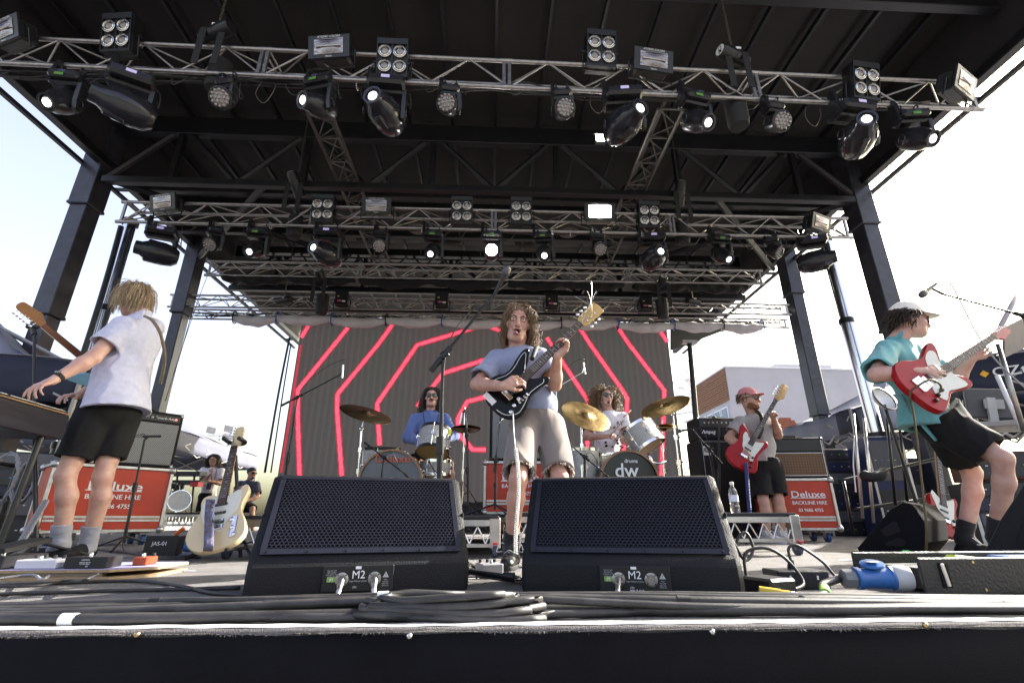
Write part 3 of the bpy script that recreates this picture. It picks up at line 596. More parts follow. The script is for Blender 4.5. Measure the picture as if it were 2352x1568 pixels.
# ---------------------------------------------------------------- chain hoists
HO = pm('hoist_black', (.014, .014, .016), .32, 0, .2, 12)
CHAIN = pm('chain_steel', (.16, .14, .11), .45, .9, .3, 30)
def hoist(px, py, Y, ang, L_, r, label, ztop=6.7, bag=True, disc=True, ring='horizontal', bagz=None):
    p = at(px, py, Y); t = thing('chain_hoist', label, 'chain hoist', p, group='electric chain hoists under the roof')
    d = V((math.cos(ang), -.35, math.sin(ang))).normalized() if ring == 'horizontal' else V(ring).normalized()
    q = d.to_track_quat('Z', 'Y').to_matrix().to_4x4()
    MB().lathe([(r * .7, -L_ / 2), (r, -L_ / 2 + .02), (r, -.02), (r * 1.06, -.018), (r * 1.06, .018), (r, .02), (r, L_ / 2 - .03), (r * .9, L_ / 2)], q, 22).build('motor', HO, t, smooth=40)
    if disc: MB().lathe([(r * .72, 0), (r * .72, .004)], q @ Matrix.Translation((0, 0, L_ / 2)), 22).build('badge', WHITE, t); text('lettering', 'CM', r * .8, BLKM, t, q @ Matrix.Translation((0, 0, L_ / 2 + .006)) @ Matrix.Rotation(math.pi, 4, 'Z') @ Matrix.Rotation(math.pi / 2, 4, 'Z'), True)
    MB().box((0, .02, 0), (.10, .14, .14), bev=.02).build('gearbox', HO, t); MB().box((.02, -r - .002, .03), (.06, .004, .03)).build('plate', TAPE_W, t)
    n = int((ztop - p.z) / .05); ch = MB()
    for i in range(n):
        z = .06 + i * .05; a = i % 2
        ch.tube([(.012 * math.cos(k * math.pi / 3) * (1 - a), .012 * math.cos(k * math.pi / 3) * a, z + .032 * math.sin(k * math.pi / 3)) for k in range(6)], .0055, 4, close=True)
    ch.build('chain', CHAIN, t, kind='stuff')
    if bag:
        z = -.42 if bagz is None else bagz
        MB().lathe([(.02, z - .36), (.10, z - .35), (.115, z - .30), (.12, z), (.115, z + .03), (.10, z + .03)], Matrix.Translation((.02, .18, 0)), 20).build('chain_bag', BLKM, t, smooth=40)
        for s_ in (-.1, .1): MB().box((s_, -.06, -.26), (.07, .008, .52)).build('strap', BLKM, t)
    return t
hoist(497, 76, 4.05, .15, .40, .085, 'chain hoist near the left end of the front truss', disc=False, bag=True, bagz=-.28)
hoist(1685, 130, 4.05, math.pi - .06, .40, .085, 'chain hoist right of the right strobe on the front truss', bagz=-.5)
hoist(680, 425, 6.7, 0, .42, .09, 'chain hoist standing up at the left of the second truss, white badge', ring=(-.25, -.55, .7), bagz=-.52)
hoist(1562, 445, 6.7, 0, .42, .09, 'chain hoist standing up at the right of the second truss, white badge', ring=(0, -.5, .8), bagz=-.5)
hoist(738, 640, 8.6, 0, .36, .085, 'chain hoist on the third truss left of centre', ring=(-.2, -.7, .6), bagz=-.3); hoist(1520, 652, 8.6, 0, .36, .085, 'chain hoist on the third truss right of centre', ring=(0, -.8, .5), bagz=-.3)
hoist(652, 690, 9.5, .0, .34, .075, 'chain hoist lying along the rear truss at the left', disc=False, bag=False); hoist(1592, 692, 9.5, math.pi, .34, .075, 'chain hoist lying along the rear truss at the right', disc=False, bag=False)
# ---------------------------------------------------------------- small box floods on the rear truss
def boxflood(px, py, lb):
    t = thing('box_flood', lb, 'stage light', at(px, py, 9.45), group='small box floods on the rear truss')
    MB().box((0, 0, 0), (.27, .2, .27), bev=.01).build('housing', BLKMETAL, t); MB().box((0, -.1, .15), (.3, .03, .05)).build('visor', BLKMETAL, t)
    MB().box((-.03, -.105, -.07), (.08, .006, .04)).build('sticker', pm('pink_tag', (.6, .12, .2), .6), t); MB().box((.06, -.105, -.08), (.07, .006, .035)).build('sticker', TAPE_W, t); MB().box((-.06, -.105, .03), (.04, .006, .02)).build('sticker', pm('yellow_tag', (.75, .6, .08), .6), t)
    MB().tube([(-.14, 0, 0), (-.17, 0, 0), (-.17, 0, -.22), (.17, 0, -.22), (.17, 0, 0), (.14, 0, 0)], .012, 5).build('bracket', BLKMETAL, t)
for i, (x, y) in enumerate(((787, 688), (1015, 691), (1267, 694), (1482, 699))): boxflood(x, y, 'small box flood with coloured stickers on the rear truss, ' + ('far left', 'left of the singer', 'right of the singer', 'far right')[i])
# ---------------------------------------------------------------- cables along the trusses
random.seed(5)
for (y, z, xa, xb, n, lb) in ((4.33, 4.90, -5.9, 5.2, 7, 'front'), (6.9, 4.66, -5.4, 5.5, 7, 'second'), (10.3, 4.5, -6.6, 6.4, 4, 'rear')):
    t = thing('cable_loom', f'black cables bundled along the {lb} truss', 'cables', ((xa + xb) / 2, y, z))
    for k in range(n):
        pts = [(xa + (xb - xa) * i / 16, y + random.gauss(0, .03), z + random.gauss(0, .022)) for i in range(17)]; MB().tube(bez(pts, 3), random.uniform(.008, .014), 5).build('cable', RUBBER, t, smooth=True, world=True)
    for k in range(0 if lb == 'rear' else 14):
        x = xa + .5 + (xb - xa - 1) * (k + random.random() * .6) / 14; w = random.uniform(.15, .4); dp = random.uniform(.12, .3); MB().tube(bez([(x, y, z), (x + .05, y - .15, z - dp * .7), (x + w * .5, y - .2, z - dp - .1), (x + w, y - .15, z - dp * .6), (x + w + .03, y, z)], 4), .006, 5).build('cable', RUBBER, t, smooth=True, world=True)
    for i in range(9 if lb != 'rear' else 14):
        x = xa + (xb - xa) * (i + .5) / (9 if lb != 'rear' else 14); MB().tube([(x, y + .05 * math.cos(a), z + .055 * math.sin(a)) for a in [q * math.pi / 4 for q in range(8)]], .006, 4, close=True).build('cable_tie', TAPE_W if i % 2 else BLKM, t, world=True)
for i, (px, py) in enumerate(((1360, 215), (1850, 245), (2170, 250), (600, 190), (1020, 205))):
    p = at(px, py, 4.1); o = [p, p + V((-.03, 0, -.16)), p + V((.06, .02, -.26)), p + V((.14, .0, -.15)), p + V((.16, 0, -.02))]
    cable('safety_wire', o, .0035, CHAIN, f'thin safety wire loop under the front truss, {("left", "second", "middle", "fourth", "right")[(2, 3, 4, 0, 1)[i]]} of five', 'wire', 'safety wire loops', n=5)
# ================================================================ people: smooth bodies from blended limbs
def _smin(a, b, k):
    h = np.clip(.5 + .5 * (b - a) / k, 0, 1); return b + (a - b) * h - k * h * (1 - h)
class SDF:
    """limbs and masses blended into one surface; each entry is evaluated only near itself"""
    def __init__(s, vox=.006): s.p = []; s.vox = vox
    def cone(s, a, b, ra, rb, k=.02, op='add', flat=None, sq=1.0, up=None): s.p.append(('c', np.array(a, float), np.array(b, float), ra, rb, k, op, flat, sq, None if up is None else np.array(V(up).normalized()))); return s
    def chain(s, pts, rs, k=.02, op='add', **kw):
        for i in range(len(pts) - 1): s.cone(pts[i], pts[i + 1], rs[i], rs[i + 1], k, op, **kw)
        return s
    def ell(s, c, r, M=None, k=.02, op='add'): s.p.append(('e', np.array(c, float), np.array(r, float), np.array(M.to_3x3() if M is not None else Matrix.Identity(3)), k, op)); return s
    def plane(s, o, n, box=None): s.p.append(('p', np.array(o, float), np.array(V(n).normalized(), float), box)); return s    # keeps the side the normal points away from
    def wrinkle(s, amp, freq, seed=0, stretch=(1, 1, 1), thr=.0): s.p.append(('w', amp, freq, seed, stretch, thr)); return s
    def mesh(s):
        lo = np.full(3, 1e9); hi = -lo
        for q in s.p:
            if q[0] == 'c' and q[6] == 'add': r = max(q[3], q[4]) * max(1, q[8]); lo = np.minimum(lo, np.minimum(q[1], q[2]) - r); hi = np.maximum(hi, np.maximum(q[1], q[2]) + r)
            if q[0] == 'e' and q[5] == 'add': r = q[2].max(); lo = np.minimum(lo, q[1] - r); hi = np.maximum(hi, q[1] + r)
        v = s.vox; lo = lo - 4 * v; n = np.ceil((hi + 4 * v - lo) / v).astype(int) + 1
        G = np.full(n, .2, np.float32); ax = [lo[i] + v * np.arange(n[i]) for i in range(3)]
        def sl(l, h):
            a = np.clip(np.floor((l - lo) / v).astype(int), 0, n); b = np.clip(np.ceil((h - lo) / v).astype(int) + 1, 0, n); return tuple(slice(x, y) for x, y in zip(a, b))
        for q in s.p:
            if q[0] == 'c':
                _, a, b, ra, rb, k, op, flat, sq, up = q; r = max(ra, rb) * max(1, sq) + k + 2 * v
                S = sl(np.minimum(a, b) - r, np.maximum(a, b) + r); X, Y, Z = np.meshgrid(ax[0][S[0]], ax[1][S[1]], ax[2][S[2]], indexing='ij')
                if X.size == 0: continue
                P = np.stack([X - a[0], Y - a[1], Z - a[2]], -1); ba = b - a; L2 = max(ba @ ba, 1e-9); t = np.clip((P @ ba) / L2, 0, 1)
                D = P - t[..., None] * ba
                if sq != 1.0 and up is not None: c = D @ up; D = D + (c * (1 / sq - 1))[..., None] * up        # sq<1: flattened along up
                d = np.sqrt((D * D).sum(-1)) - (ra + (rb - ra) * t)
                if flat in ('b', 'ab'): d = np.maximum(d, (P @ ba) / math.sqrt(L2) - math.sqrt(L2))
                if flat in ('a', 'ab'): d = np.maximum(d, -(P @ ba) / math.sqrt(L2))
            elif q[0] == 'e':
                _, c, rr, M, k, op = q; r = rr.max() + k + 2 * v; S = sl(c - r, c + r); X, Y, Z = np.meshgrid(ax[0][S[0]], ax[1][S[1]], ax[2][S[2]], indexing='ij')
                if X.size == 0: continue
                P = np.stack([X - c[0], Y - c[1], Z - c[2]], -1) @ M; k0 = np.sqrt(((P / rr) ** 2).sum(-1)); k1 = np.sqrt(((P / rr ** 2) ** 2).sum(-1)); d = k0 * (k0 - 1) / np.maximum(k1, 1e-6)
            elif q[0] == 'p':
                _, o, nn, box = q; S = tuple(slice(0, m_) for m_ in n) if box is None else sl(np.array(box[0], float), np.array(box[1], float))
                X, Y, Z = np.meshgrid(ax[0][S[0]], ax[1][S[1]], ax[2][S[2]], indexing='ij'); d = (X - o[0]) * nn[0] + (Y - o[1]) * nn[1] + (Z - o[2]) * nn[2]
                G[S] = np.maximum(G[S], d); continue
            else:
                _, amp, fr, seed, st, thr = q; rng = np.random.RandomState(seed); m_ = np.abs(G) < .03; I = np.argwhere(m_); P = (lo + I * v) * np.array(st) * fr; w = np.zeros(len(I))
                P = P + .6 * np.sin(P[:, [1, 2, 0]] * .7 + seed)
                for j in range(5):
                    dr = rng.randn(3); dr /= np.linalg.norm(dr); w += np.sin(P @ dr * (1 + .7 * j) + rng.rand() * 6) / (1 + .6 * j)
                w = 1 - 2 * np.abs(w) / 2.2; G[m_] -= (amp * np.maximum(w, thr)).astype(np.float32); continue
            g = G[S]
            if op == 'add': G[S] = _smin(g, d.astype(np.float32), k)
            elif op == 'sub': G[S] = -_smin(-g, d.astype(np.float32), max(k, 1e-4))
            elif op == 'union': G[S] = np.minimum(g, d)
        return nets(G, lo, v)
def nets(G, lo, v):
    s = G < 0; n = np.array(G.shape); c = np.zeros(n - 1, np.int8)
    for i in (0, 1):
        for j in (0, 1):
            for k in (0, 1): c += s[i:n[0] - 1 + i, j:n[1] - 1 + j, k:n[2] - 1 + k]
    I = np.argwhere((c > 0) & (c < 8)); 
    if len(I) == 0: return np.zeros((0, 3)), np.zeros((0, 4), int)
    corners = [(i, j, k) for i in (0, 1) for j in (0, 1) for k in (0, 1)]; val = {q: G[I[:, 0] + q[0], I[:, 1] + q[1], I[:, 2] + q[2]] for q in corners}
    acc = np.zeros((len(I), 3)); cnt = np.zeros(len(I))
    for a in corners:
        for ax in range(3):
            if a[ax] == 0:
                b = list(a); b[ax] = 1; b = tuple(b); va, vb = val[a], val[b]; m = (va < 0) != (vb < 0); t = np.where(m, va / np.where(m, va - vb, 1), 0)
                p = np.zeros((len(I), 3)) + np.array(a); p[:, ax] += t; acc[m] += p[m]; cnt[m] += 1
    verts = lo + v * (I + acc / cnt[:, None]); idx = np.full(n - 1, -1, np.int64); idx[I[:, 0], I[:, 1], I[:, 2]] = np.arange(len(I)); faces = []
    for ax in range(3):
        u, w = (ax + 1) % 3, (ax + 2) % 3; A = [slice(None)] * 3; B = [slice(None)] * 3; A[ax] = slice(0, -1); B[ax] = slice(1, None); x = s[tuple(A)] != s[tuple(B)]; E = np.argwhere(x)
        E = E[(E[:, u] > 0) & (E[:, w] > 0) & (E[:, u] < n[u] - 1) & (E[:, w] < n[w] - 1)]
        if len(E) == 0: continue
        q = []
        for du, dw in ((0, 0), (-1, 0), (-1, -1), (0, -1)):
            e = E.copy(); e[:, u] += du; e[:, w] += dw; q.append(idx[e[:, 0], e[:, 1], e[:, 2]])
        q = np.stack(q, 1); ins = s[E[:, 0], E[:, 1], E[:, 2]]; q[~ins] = q[~ins][:, ::-1]; faces.append(q)
    return verts, np.concatenate(faces)
def np_obj(name, parts, mat, parent, smooth=True, **props):
    vs, fs, o = [], [], 0
    for v, f in parts: vs.append(v); fs.append(f + o); o += len(v)
    v = np.concatenate(vs); f = np.concatenate(fs); Mi = np.array(WM[parent.name].inverted()); v = v @ Mi[:3, :3].T + Mi[:3, 3]
    me = bpy.data.meshes.new(name); me.vertices.add(len(v)); me.vertices.foreach_set('co', v.ravel().astype(np.float32)); me.loops.add(len(f) * 4); me.loops.foreach_set('vertex_index', f.ravel().astype(np.int32))
    me.polygons.add(len(f)); me.polygons.foreach_set('loop_start', np.arange(0, len(f) * 4, 4, dtype=np.int32)); me.update(calc_edges=True); me.validate()
    me.polygons.foreach_set('use_smooth', [True] * len(me.polygons)); me.materials.append(mat)
    ob = bpy.data.objects.new(name, me); COL.objects.link(ob); ob.parent = parent; WM[ob.name] = WM[parent.name].copy()
    for k, q in props.items(): ob[k] = q
    return ob
def skin_mat(name, col, red=.25):
    m = pm(name, col, .48, 0, .16, 14, .12, 130, sub=.12, dirt=(col[0] * .95, col[1] * (1 - red), col[2] * (1 - red))); return m
SKIN = skin_mat('skin_light', (.50, .325, .262)); SKIN2 = skin_mat('skin_tan', (.46, .285, .215))
LIPS = pm('lips', (.42, .16, .14), .4, 0, .1); EYEW = pm('eye_white', (.75, .73, .70), .25, 0, .03); IRIS = pm('iris', (.06, .07, .08), .15, 0, .05)
SHADES = pm('sunglass_lens', (.012, .012, .014), .06, 0, .05, spec=.8); FRAMEB = pm('sunglass_frame', (.014, .013, .013), .25)
def head_frame(c, face, up): return frame(c, V(face).cross(V(up)).normalized() * -1, z=V(up)) if False else _hf(V(c), V(face), V(up))
def _hf(c, f, u):
    f = f.normalized(); u = (u - f * u.dot(f)).normalized(); x = f.cross(u)      # x: the head's own right-hand side seen from behind
    return Matrix(((x.x, f.x, u.x, c.x), (x.y, f.y, u.y, c.y), (x.z, f.z, u.z, c.z), (0, 0, 0, 1)))
def head_sdf(H, neck, sc=1., vox=.0042, mouth=.0, jaw=1., beard=0):
    """H: centre of the head (between the ears), +Y the face, +Z the crown"""
    s = SDF(vox); P = lambda x, y, z: H @ V((x * sc, y * sc, z * sc)); E = lambda c, r, k=.02, op='add': s.ell(P(*c), [q * sc for q in r], H, k * sc, op)
    E((0, -.012, .035), (.074, .093, .088)); E((0, .028, -.02), (.062, .072, .082), .03); E((0, .062, -.088 - mouth), (.036 * jaw, .030, .026), .035); E((0, .035, -.068 - mouth * .6), (.052 * jaw, .05, .04), .03)
    for x in (-1, 1):
        E((x * .05, .058, -.02), (.024, .024, .026), .02); s.cone(P(x * .046, .0, -.075 - mouth * .5), P(x * .018, .07, -.095 - mouth), .018 * sc, .014 * sc, .02)
    s.cone(P(-.035, .088, .030), P(.035, .088, .030), .013 * sc, .013 * sc, .018)                       # brow
    for x in (-1, 1): E((x * .033, .103, .008), (.020, .016, .013), .012, 'sub')                        # eye sockets
    for x in (-1, 1): E((x * .032, .088, .008), (.0135, .013, .0125), .004)                              # eyeballs under the lids
    s.cone(P(0, .098, .018), P(0, .121, -.028), .008 * sc, .0115 * sc, .010)                             # nose
    for x in (-1, 1): E((x * .012, .108, -.032), (.009, .011, .008), .006)
    E((0, .097, -.052), (.026, .011, .011), .012)                                                        # mouth mound
    s.cone(P(-.021, .098, -.0535), P(.021, .098, -.0535), .0055 * sc, .0055 * sc, .006); s.cone(P(-.018, .097, -.065 - mouth), P(.018, .097, -.065 - mouth), .0065 * sc, .0065 * sc, .006)
    if mouth: E((0, .108, -.060 - mouth * .5), (.022, .034, .007 + mouth * .6), .004, 'sub')
    for x in (-1, 1):                                                                                   # ears
        E((x * .078, -.008, -.002), (.010, .020, .032), .006); E((x * .086, .0, -.002), (.006, .010, .020), .004, 'sub')
    s.cone(P(0, -.018, -.05), neck, .054 * sc, .060 * sc, .03)
    return s
def hair_strands(H, n, length, rnd, sc=1., region=None, gravity=.55, curl=0., wind=(0, 0, 0), r0=.0032, cut=None, part=0., lift=.012, seg=9, pile=.3, base=1.0, clump=0):
    """tapered locks rooted on the scalp"""
    m = MB(); Hr = H.to_3x3(); g = V((0, 0, -1)); wind = V(wind); rg = random.Random(rnd); roots = []
    while len(roots) < n:
        a = rg.uniform(-math.pi, math.pi); u = rg.uniform(-.75, 1.0); q = math.sqrt(max(0, 1 - u * u)); d = V((math.cos(a) * q, math.sin(a) * q, u))
        if region and not region(d, rg): continue
        roots.append(d)
    for d in roots:
        root = V((d.x * .078, -.012 + d.y * .097, .035 + d.z * .092)) * sc * base; nrm = (Hr @ V((d.x / .078, d.y / .097, d.z / .092))).normalized(); p = H @ root
        back = Hr @ V((d.x * .9 + part * (.7 if d.x > 0 else -.7), -.35 + d.y * .3, .0)); tg = (g - nrm * g.dot(nrm)); bk = Hr @ V((part * (1 if d.x > 0 else -1), -.6, 0)); bk = bk - nrm * bk.dot(nrm); dirv = (nrm * (.18 + lift * 4) + bk * .7 + tg * .35 + V((rg.gauss(0, .15), rg.gauss(0, .15), rg.gauss(0, .15)))).normalized(); L = length(d, rg) if callable(length) else length; pts = [p]; ph = rg.uniform(0, 6.28); cf = rg.uniform(.8, 1.25); st = L / seg; sw = V((rg.gauss(0, 1), rg.gauss(0, 1), rg.gauss(0, .6))) * .12
        for i in range(seg):
            t = i / seg; dirv = (dirv + g * gravity * (.25 + t) + wind * (.3 + t) + sw * .5).normalized(); q = pts[-1] + dirv * st
            if curl: o = dirv.orthogonal().normalized(); o2 = dirv.cross(o); w_ = 7 * cf * t * 2.2 + ph; q = q + (o * math.cos(w_) + o2 * math.sin(w_)) * curl * (.4 + t)
            loc = H.inverted() @ q / sc; e = V((loc.x / .080, (loc.y + .012) / .098, (loc.z - .03) / .096))
            if e.length < 1.06 and e.length > 1e-3: e = e * ((1.06 + lift * 2 + rg.random() * pile * .12) / e.length); loc = V((e.x * .080, e.y * .098 - .012, e.z * .096 + .03)); q = H @ (loc * sc)
            n_ = H.inverted() @ q / sc
            if n_.z < -.06 and n_.y < .06 and abs(n_.x) < .062 and n_.y > -.07: n_.y = -.075 if abs(n_.x) < .03 else n_.y; n_.x = math.copysign(max(abs(n_.x), .064), n_.x) if n_.y > -.07 else n_.x; q = H @ (n_ * sc)
            dirv = ((q - pts[-1]).normalized() * .7 + dirv * .3).normalized() if (q - pts[-1]).length > 1e-6 else dirv; pts.append(q)
        rr = r0 * rg.uniform(.7, 1.3); m.tube(pts, [rr * (1 - .85 * (i / seg) ** 1.6) for i in range(seg + 1)], 4, cap=False)
    return m
def hair_mat(name, dark, light):
    m = bpy.data.materials.new(name); m.use_nodes = True; N, L = m.node_tree.nodes, m.node_tree.links; b = N['Principled BSDF']; gm = N.new('ShaderNodeNewGeometry'); cr = N.new('ShaderNodeValToRGB'); cr.color_ramp.elements[0].color = (*dark, 1); cr.color_ramp.elements[1].color = (*light, 1); L.new(gm.outputs['Random Per Island'], cr.inputs[0]); L.new(cr.outputs[0], b.inputs['Base Color'])
    b.inputs['Roughness'].default_value = .42; b.inputs['Specular IOR Level'].default_value = .35; return m
def scalp(H, sc, mat, parent, z0=.0, name='hair', extra=(), y0=.055):
    s = SDF(.006); P = lambda x, y, z: H @ V((x * sc, y * sc, z * sc)); s.ell(P(0, -.014, .037), [.080 * sc, .099 * sc, .094 * sc], H, .01)
    for e in extra: s.ell(P(*e[0]), [q * sc for q in e[1]], H, .03)
    nrm = H.to_3x3() @ V((0, .80, -.60)); s.plane(P(0, y0, .045), nrm); s.plane(P(0, 0, -.05 + z0), H.to_3x3() @ V((0, .3, -1))); s.wrinkle(.004, 90, 3)
    return np_obj(name, [s.mesh()], mat, parent)
def sunglasses(H, sc, t, lens=SHADES, fr=FRAMEB, w=.027, h=.021, round_=2.6, z=.008):
    g = MB(); Mx = H @ Matrix.Diagonal((sc, sc, sc, 1)); l = MB()
    for s_ in (-1, 1):
        o = [(s_ * .034 + w * math.copysign(abs(math.cos(a)) ** (2 / round_), math.cos(a)), z + h * math.copysign(abs(math.sin(a)) ** (2 / round_), math.sin(a))) for a in [k * 2 * math.pi / 20 for k in range(20)]]
        pt = [Mx @ V((x, .108 - .02 * (abs(x) / .06) ** 2, q)) for x, q in o]; g.tube(pt, .0028 * sc, 5, close=True); c = sum(pt, V()) / 20 + (H.to_3x3() @ V((0, .004, 0))); l.add([c] + pt, [(0, 1 + (k + 1) % 20, 1 + k) for k in range(20)])
        g.tube([Mx @ V((s_ * .060, .092, z + .008)), Mx @ V((s_ * .076, .06, z + .010)), Mx @ V((s_ * .086, .0, z + .006)), Mx @ V((s_ * .083, -.02, z - .012))], .003 * sc, 5)
    g.tube([Mx @ V((-.010, .109, z + .006)), Mx @ V((0, .112, z + .009)), Mx @ V((.010, .109, z + .006))], .003 * sc, 5)
    o = g.build('sunglasses', fr, t, smooth=True, world=True); l.build('lens', lens, o, world=True); return o
def finger_chain(s, base, d1, L, r, bend_axis, bends, k=.002):
    p = V(base); d = V(d1).normalized(); pts = [p]; 
    for i, l in enumerate(L):
        if i: d = Matrix.Rotation(bends[i - 1], 3, bend_axis) @ d
        p = p + d * l; pts.append(p)
    for i in range(len(L)): s.cone(pts[i], pts[i + 1], r * (1 - .1 * i), r * (1 - .1 * (i + 1)), k)
    return pts
def hand(s, wrist, fwd, palm, thumb_side, curl=.5, spread=.06, sc=1., thumb_curl=.5, curls=None, thumb_out=.9):
    """palm blended to the wrist, four fingers and a thumb. fwd: wrist to knuckles, palm: out of the palm, thumb_side: +1/-1 along palm x fwd"""
    f = V(fwd).normalized(); pn = V(palm); pn = (pn - f * pn.dot(f)).normalized(); sd = f.cross(pn) * thumb_side; w = V(wrist); k = .01
    s.cone(w, w + f * .035 * sc, .025 * sc, .027 * sc, .012, sq=.75, up=pn)
    kn = [w + f * (.082 - .004 * abs(i - 1)) * sc + sd * (.030 - .020 * i) * sc for i in range(4)]
    for i in range(4): s.cone(w + f * .02 * sc + sd * (.014 - .0095 * i) * sc, kn[i], .0135 * sc, .0115 * sc, .010)
    Ls = [(.040, .025, .020), (.044, .029, .021), (.041, .027, .020), (.032, .020, .018)]; ax = sd * 1.0; sg = 1 if f.cross(pn).dot(ax) > 0 else -1
    for i in range(4):
        c = curls[i] if curls else curl; d = (Matrix.Rotation(sg * c * .9, 3, ax) @ f) + sd * spread * (1.5 - i)
        finger_chain(s, kn[i], d, [q * sc for q in Ls[i]], (.0088 if i < 3 else .0078) * sc, ax, [sg * c * 1.35, sg * c * .9])
    tb = w + f * .022 * sc + sd * .020 * sc; d = (f * .75 + sd * thumb_out + pn * .25).normalized(); tp = tb + d * .040 * sc; s.cone(tb, tp, .0155 * sc, .0125 * sc, .012); d2 = (d * (1 - thumb_curl * .6) + f * .55 + pn * thumb_curl * .8 - sd * thumb_curl * .35).normalized(); t2 = tp + d2 * .030 * sc; s.cone(tp, t2, .0105 * sc, .0095 * sc, .005); d3 = (d2 + f * .2 + pn * thumb_curl * .4 - sd * thumb_curl * .4).normalized(); s.cone(t2, t2 + d3 * .024 * sc, .0095 * sc, .0078 * sc, .004)
    return kn
def foot(s, ankle, toe, r=.036): 
    a = V(ankle); t = V(toe); d = (t - a); d.z = 0; d.normalize(); s.cone(a, V((a.x, a.y, a.z - .03)) + d * .015, r * .95, r * .75, .02)
def shoe(t, ankle, toe, mat, sole_mat, z=None, h=.085, w=.044, high=0., name='shoe', laces=None):
    a = V(ankle); tt = V(toe); z = tt.z if z is None else z; d = tt - a; d.z = 0; L = d.length + .05; d.normalize(); sd = V((d.y, -d.x, 0)); heel = V((a.x, a.y, z)) - d * .058
    s = SDF(.005); up = V((0, 0, 1)); s.cone(heel + d * .035 + up * .04, heel + d * .05 + up * (h + high), .040, .038, .02, flat='b'); s.cone(heel + d * .04 + up * .035, heel + d * (L + .03) + up * .030, .040, .036, .03, sq=.8, up=up); s.cone(heel + d * .09 + up * .065, heel + d * (L - .03) + up * .042, .034, .030, .025)
    s.cone(heel + d * .052 + up * (h + high - .012), heel + d * .056 + up * (h + high + .03), .031, .034, .004, 'sub'); s.plane(V((0, 0, z + .014)), (0, 0, -1)); s.wrinkle(.0015, 80, 4)
    o = np_obj(name, [s.mesh()], mat, t)
    out = []
    for k in range(28):
        q = 2 * math.pi * k / 28; c, n_ = math.cos(q), math.sin(q); x = (L + .10) / 2 * math.copysign(abs(c) ** .8, c); wd = (w + .004) * (1.0 if c > 0 else .88) * math.copysign(abs(n_) ** .75, n_); out.append((x, wd))
    Mx = frame(heel + d * ((L + .10) / 2 - .03) + V((0, 0, 0)), d, z=(0, 0, 1)); MB().prism(out, .0, .022, Mx, .004).build('sole', sole_mat, o, smooth=40, world=True)
    if laces:
        lm = MB()
        for k in range(5):
            c = heel + d * (.10 + k * .028) + up * (.095 - k * .011 + high * .3); lm.tube([c - sd * .028 - up * .012, c + up * .004, c + sd * .028 - up * .012], .003, 5)
        for s_ in (-1, 1): lm.tube(bez([heel + d * .10 + up * .1, heel + d * .10 + sd * s_ * .05 + up * .12, heel + d * .13 + sd * s_ * .07 + up * .08, heel + d * .11 + sd * s_ * .04 + up * .08], 5), .003, 5)
        lm.build('laces', laces, o, smooth=True, world=True)
    return o
def limb(s, a, b, ra, rm, rb, bulge=.35, k=.03, side=(0, 0, 0)):       # tapered with a muscle belly
    a = V(a); b = V(b); m = a.lerp(b, bulge) + V(side); s.cone(a, m, ra, rm, k); s.cone(m, b, rm, rb, k)
def chk(nm, J):
    d = lambda a, b: (V(J[a]) - V(J[b])).length if a in J and b in J else 0
    print('INFO', nm, 'uarm %.2f %.2f farm %.2f %.2f thigh %.2f %.2f shin %.2f %.2f spine %.2f neck-head %.2f shw %.2f' % (d('shL', 'elL'), d('shR', 'elR'), d('elL', 'wrL'), d('elR', 'wrR'), d('hipL', 'knL'), d('hipR', 'knR'), d('knL', 'anL'), d('knR', 'anR'), d('pel', 'neck'), d('neck', 'head'), d('shL', 'shR')))
def body(J, sc=1., vox=.006, hands=True, legs=True, arms=True, leg=1.):
    """J: joints L/R are the picture's left and right"""
    s = SDF(vox); pel, ch, nk = V(J['pel']), V(J['chest']), V(J['neck'])
    ac = (V(J['shR']) - V(J['shL'])).normalized(); up = ch - pel; fr = up.cross(ac).normalized()
    mid = pel.lerp(ch, .5)
    s.cone(V(J['hipL']).lerp(pel, .35), V(J['hipR']).lerp(pel, .35), .105 * sc, .105 * sc, .05); s.cone(pel, mid, .115 * sc, .105 * sc, .06, sq=.8, up=fr); s.cone(mid, ch, .105 * sc, .12 * sc, .06, sq=.8, up=fr); s.cone(ch - ac * .055, ch + ac * .055, .10 * sc, .10 * sc, .05); s.cone(ch, nk, .10 * sc, .058 * sc, .05)
    for S in 'LR': s.cone(ch.lerp(nk, .4), J['sh' + S], .07 * sc, .062 * sc, .05)
    if arms:
        for S in 'LR':
            limb(s, J['sh' + S], J['el' + S], .058 * sc, .052 * sc, .042 * sc, .4); limb(s, J['el' + S], J['wr' + S], .042 * sc, .044 * sc, .027 * sc, .28)
    if legs:
        for S in 'LR':
            limb(s, J['hip' + S], J['kn' + S], .095 * sc * leg, .082 * sc * leg, .053 * sc * leg, .3); bk = -fr * .018
            limb(s, J['kn' + S], J['an' + S], .053 * sc * leg, .053 * sc * leg, .040 * sc * leg, .30, side=(bk.x, bk.y, 0))
    return s
def cut_leg(s, a, b, t, wid=.3):                                         # squares a trouser leg off at fraction t
    a, b = V(a), V(b); p = a.lerp(b, t); n_ = (b - a).normalized(); c = a.lerp(b, min(1.2, t + .25)); r = wid
    return p, n_
def fabric(name, col, rough=.85, bump=.35, bs=180, var=.1, vs=6, sheen=.2):
    m = pm(name, col, rough, 0, var, vs, bump * .4, bs); m.node_tree.nodes['Principled BSDF'].inputs['Sheen Weight'].default_value = sheen; return m
def fore(J):
    s = SDF(.0036)
    for S in 'LR': e, w = V(J['el' + S]), V(J['wr' + S]); s.cone(e.lerp(w, .62), w, .0345, .027, .01)
    return s
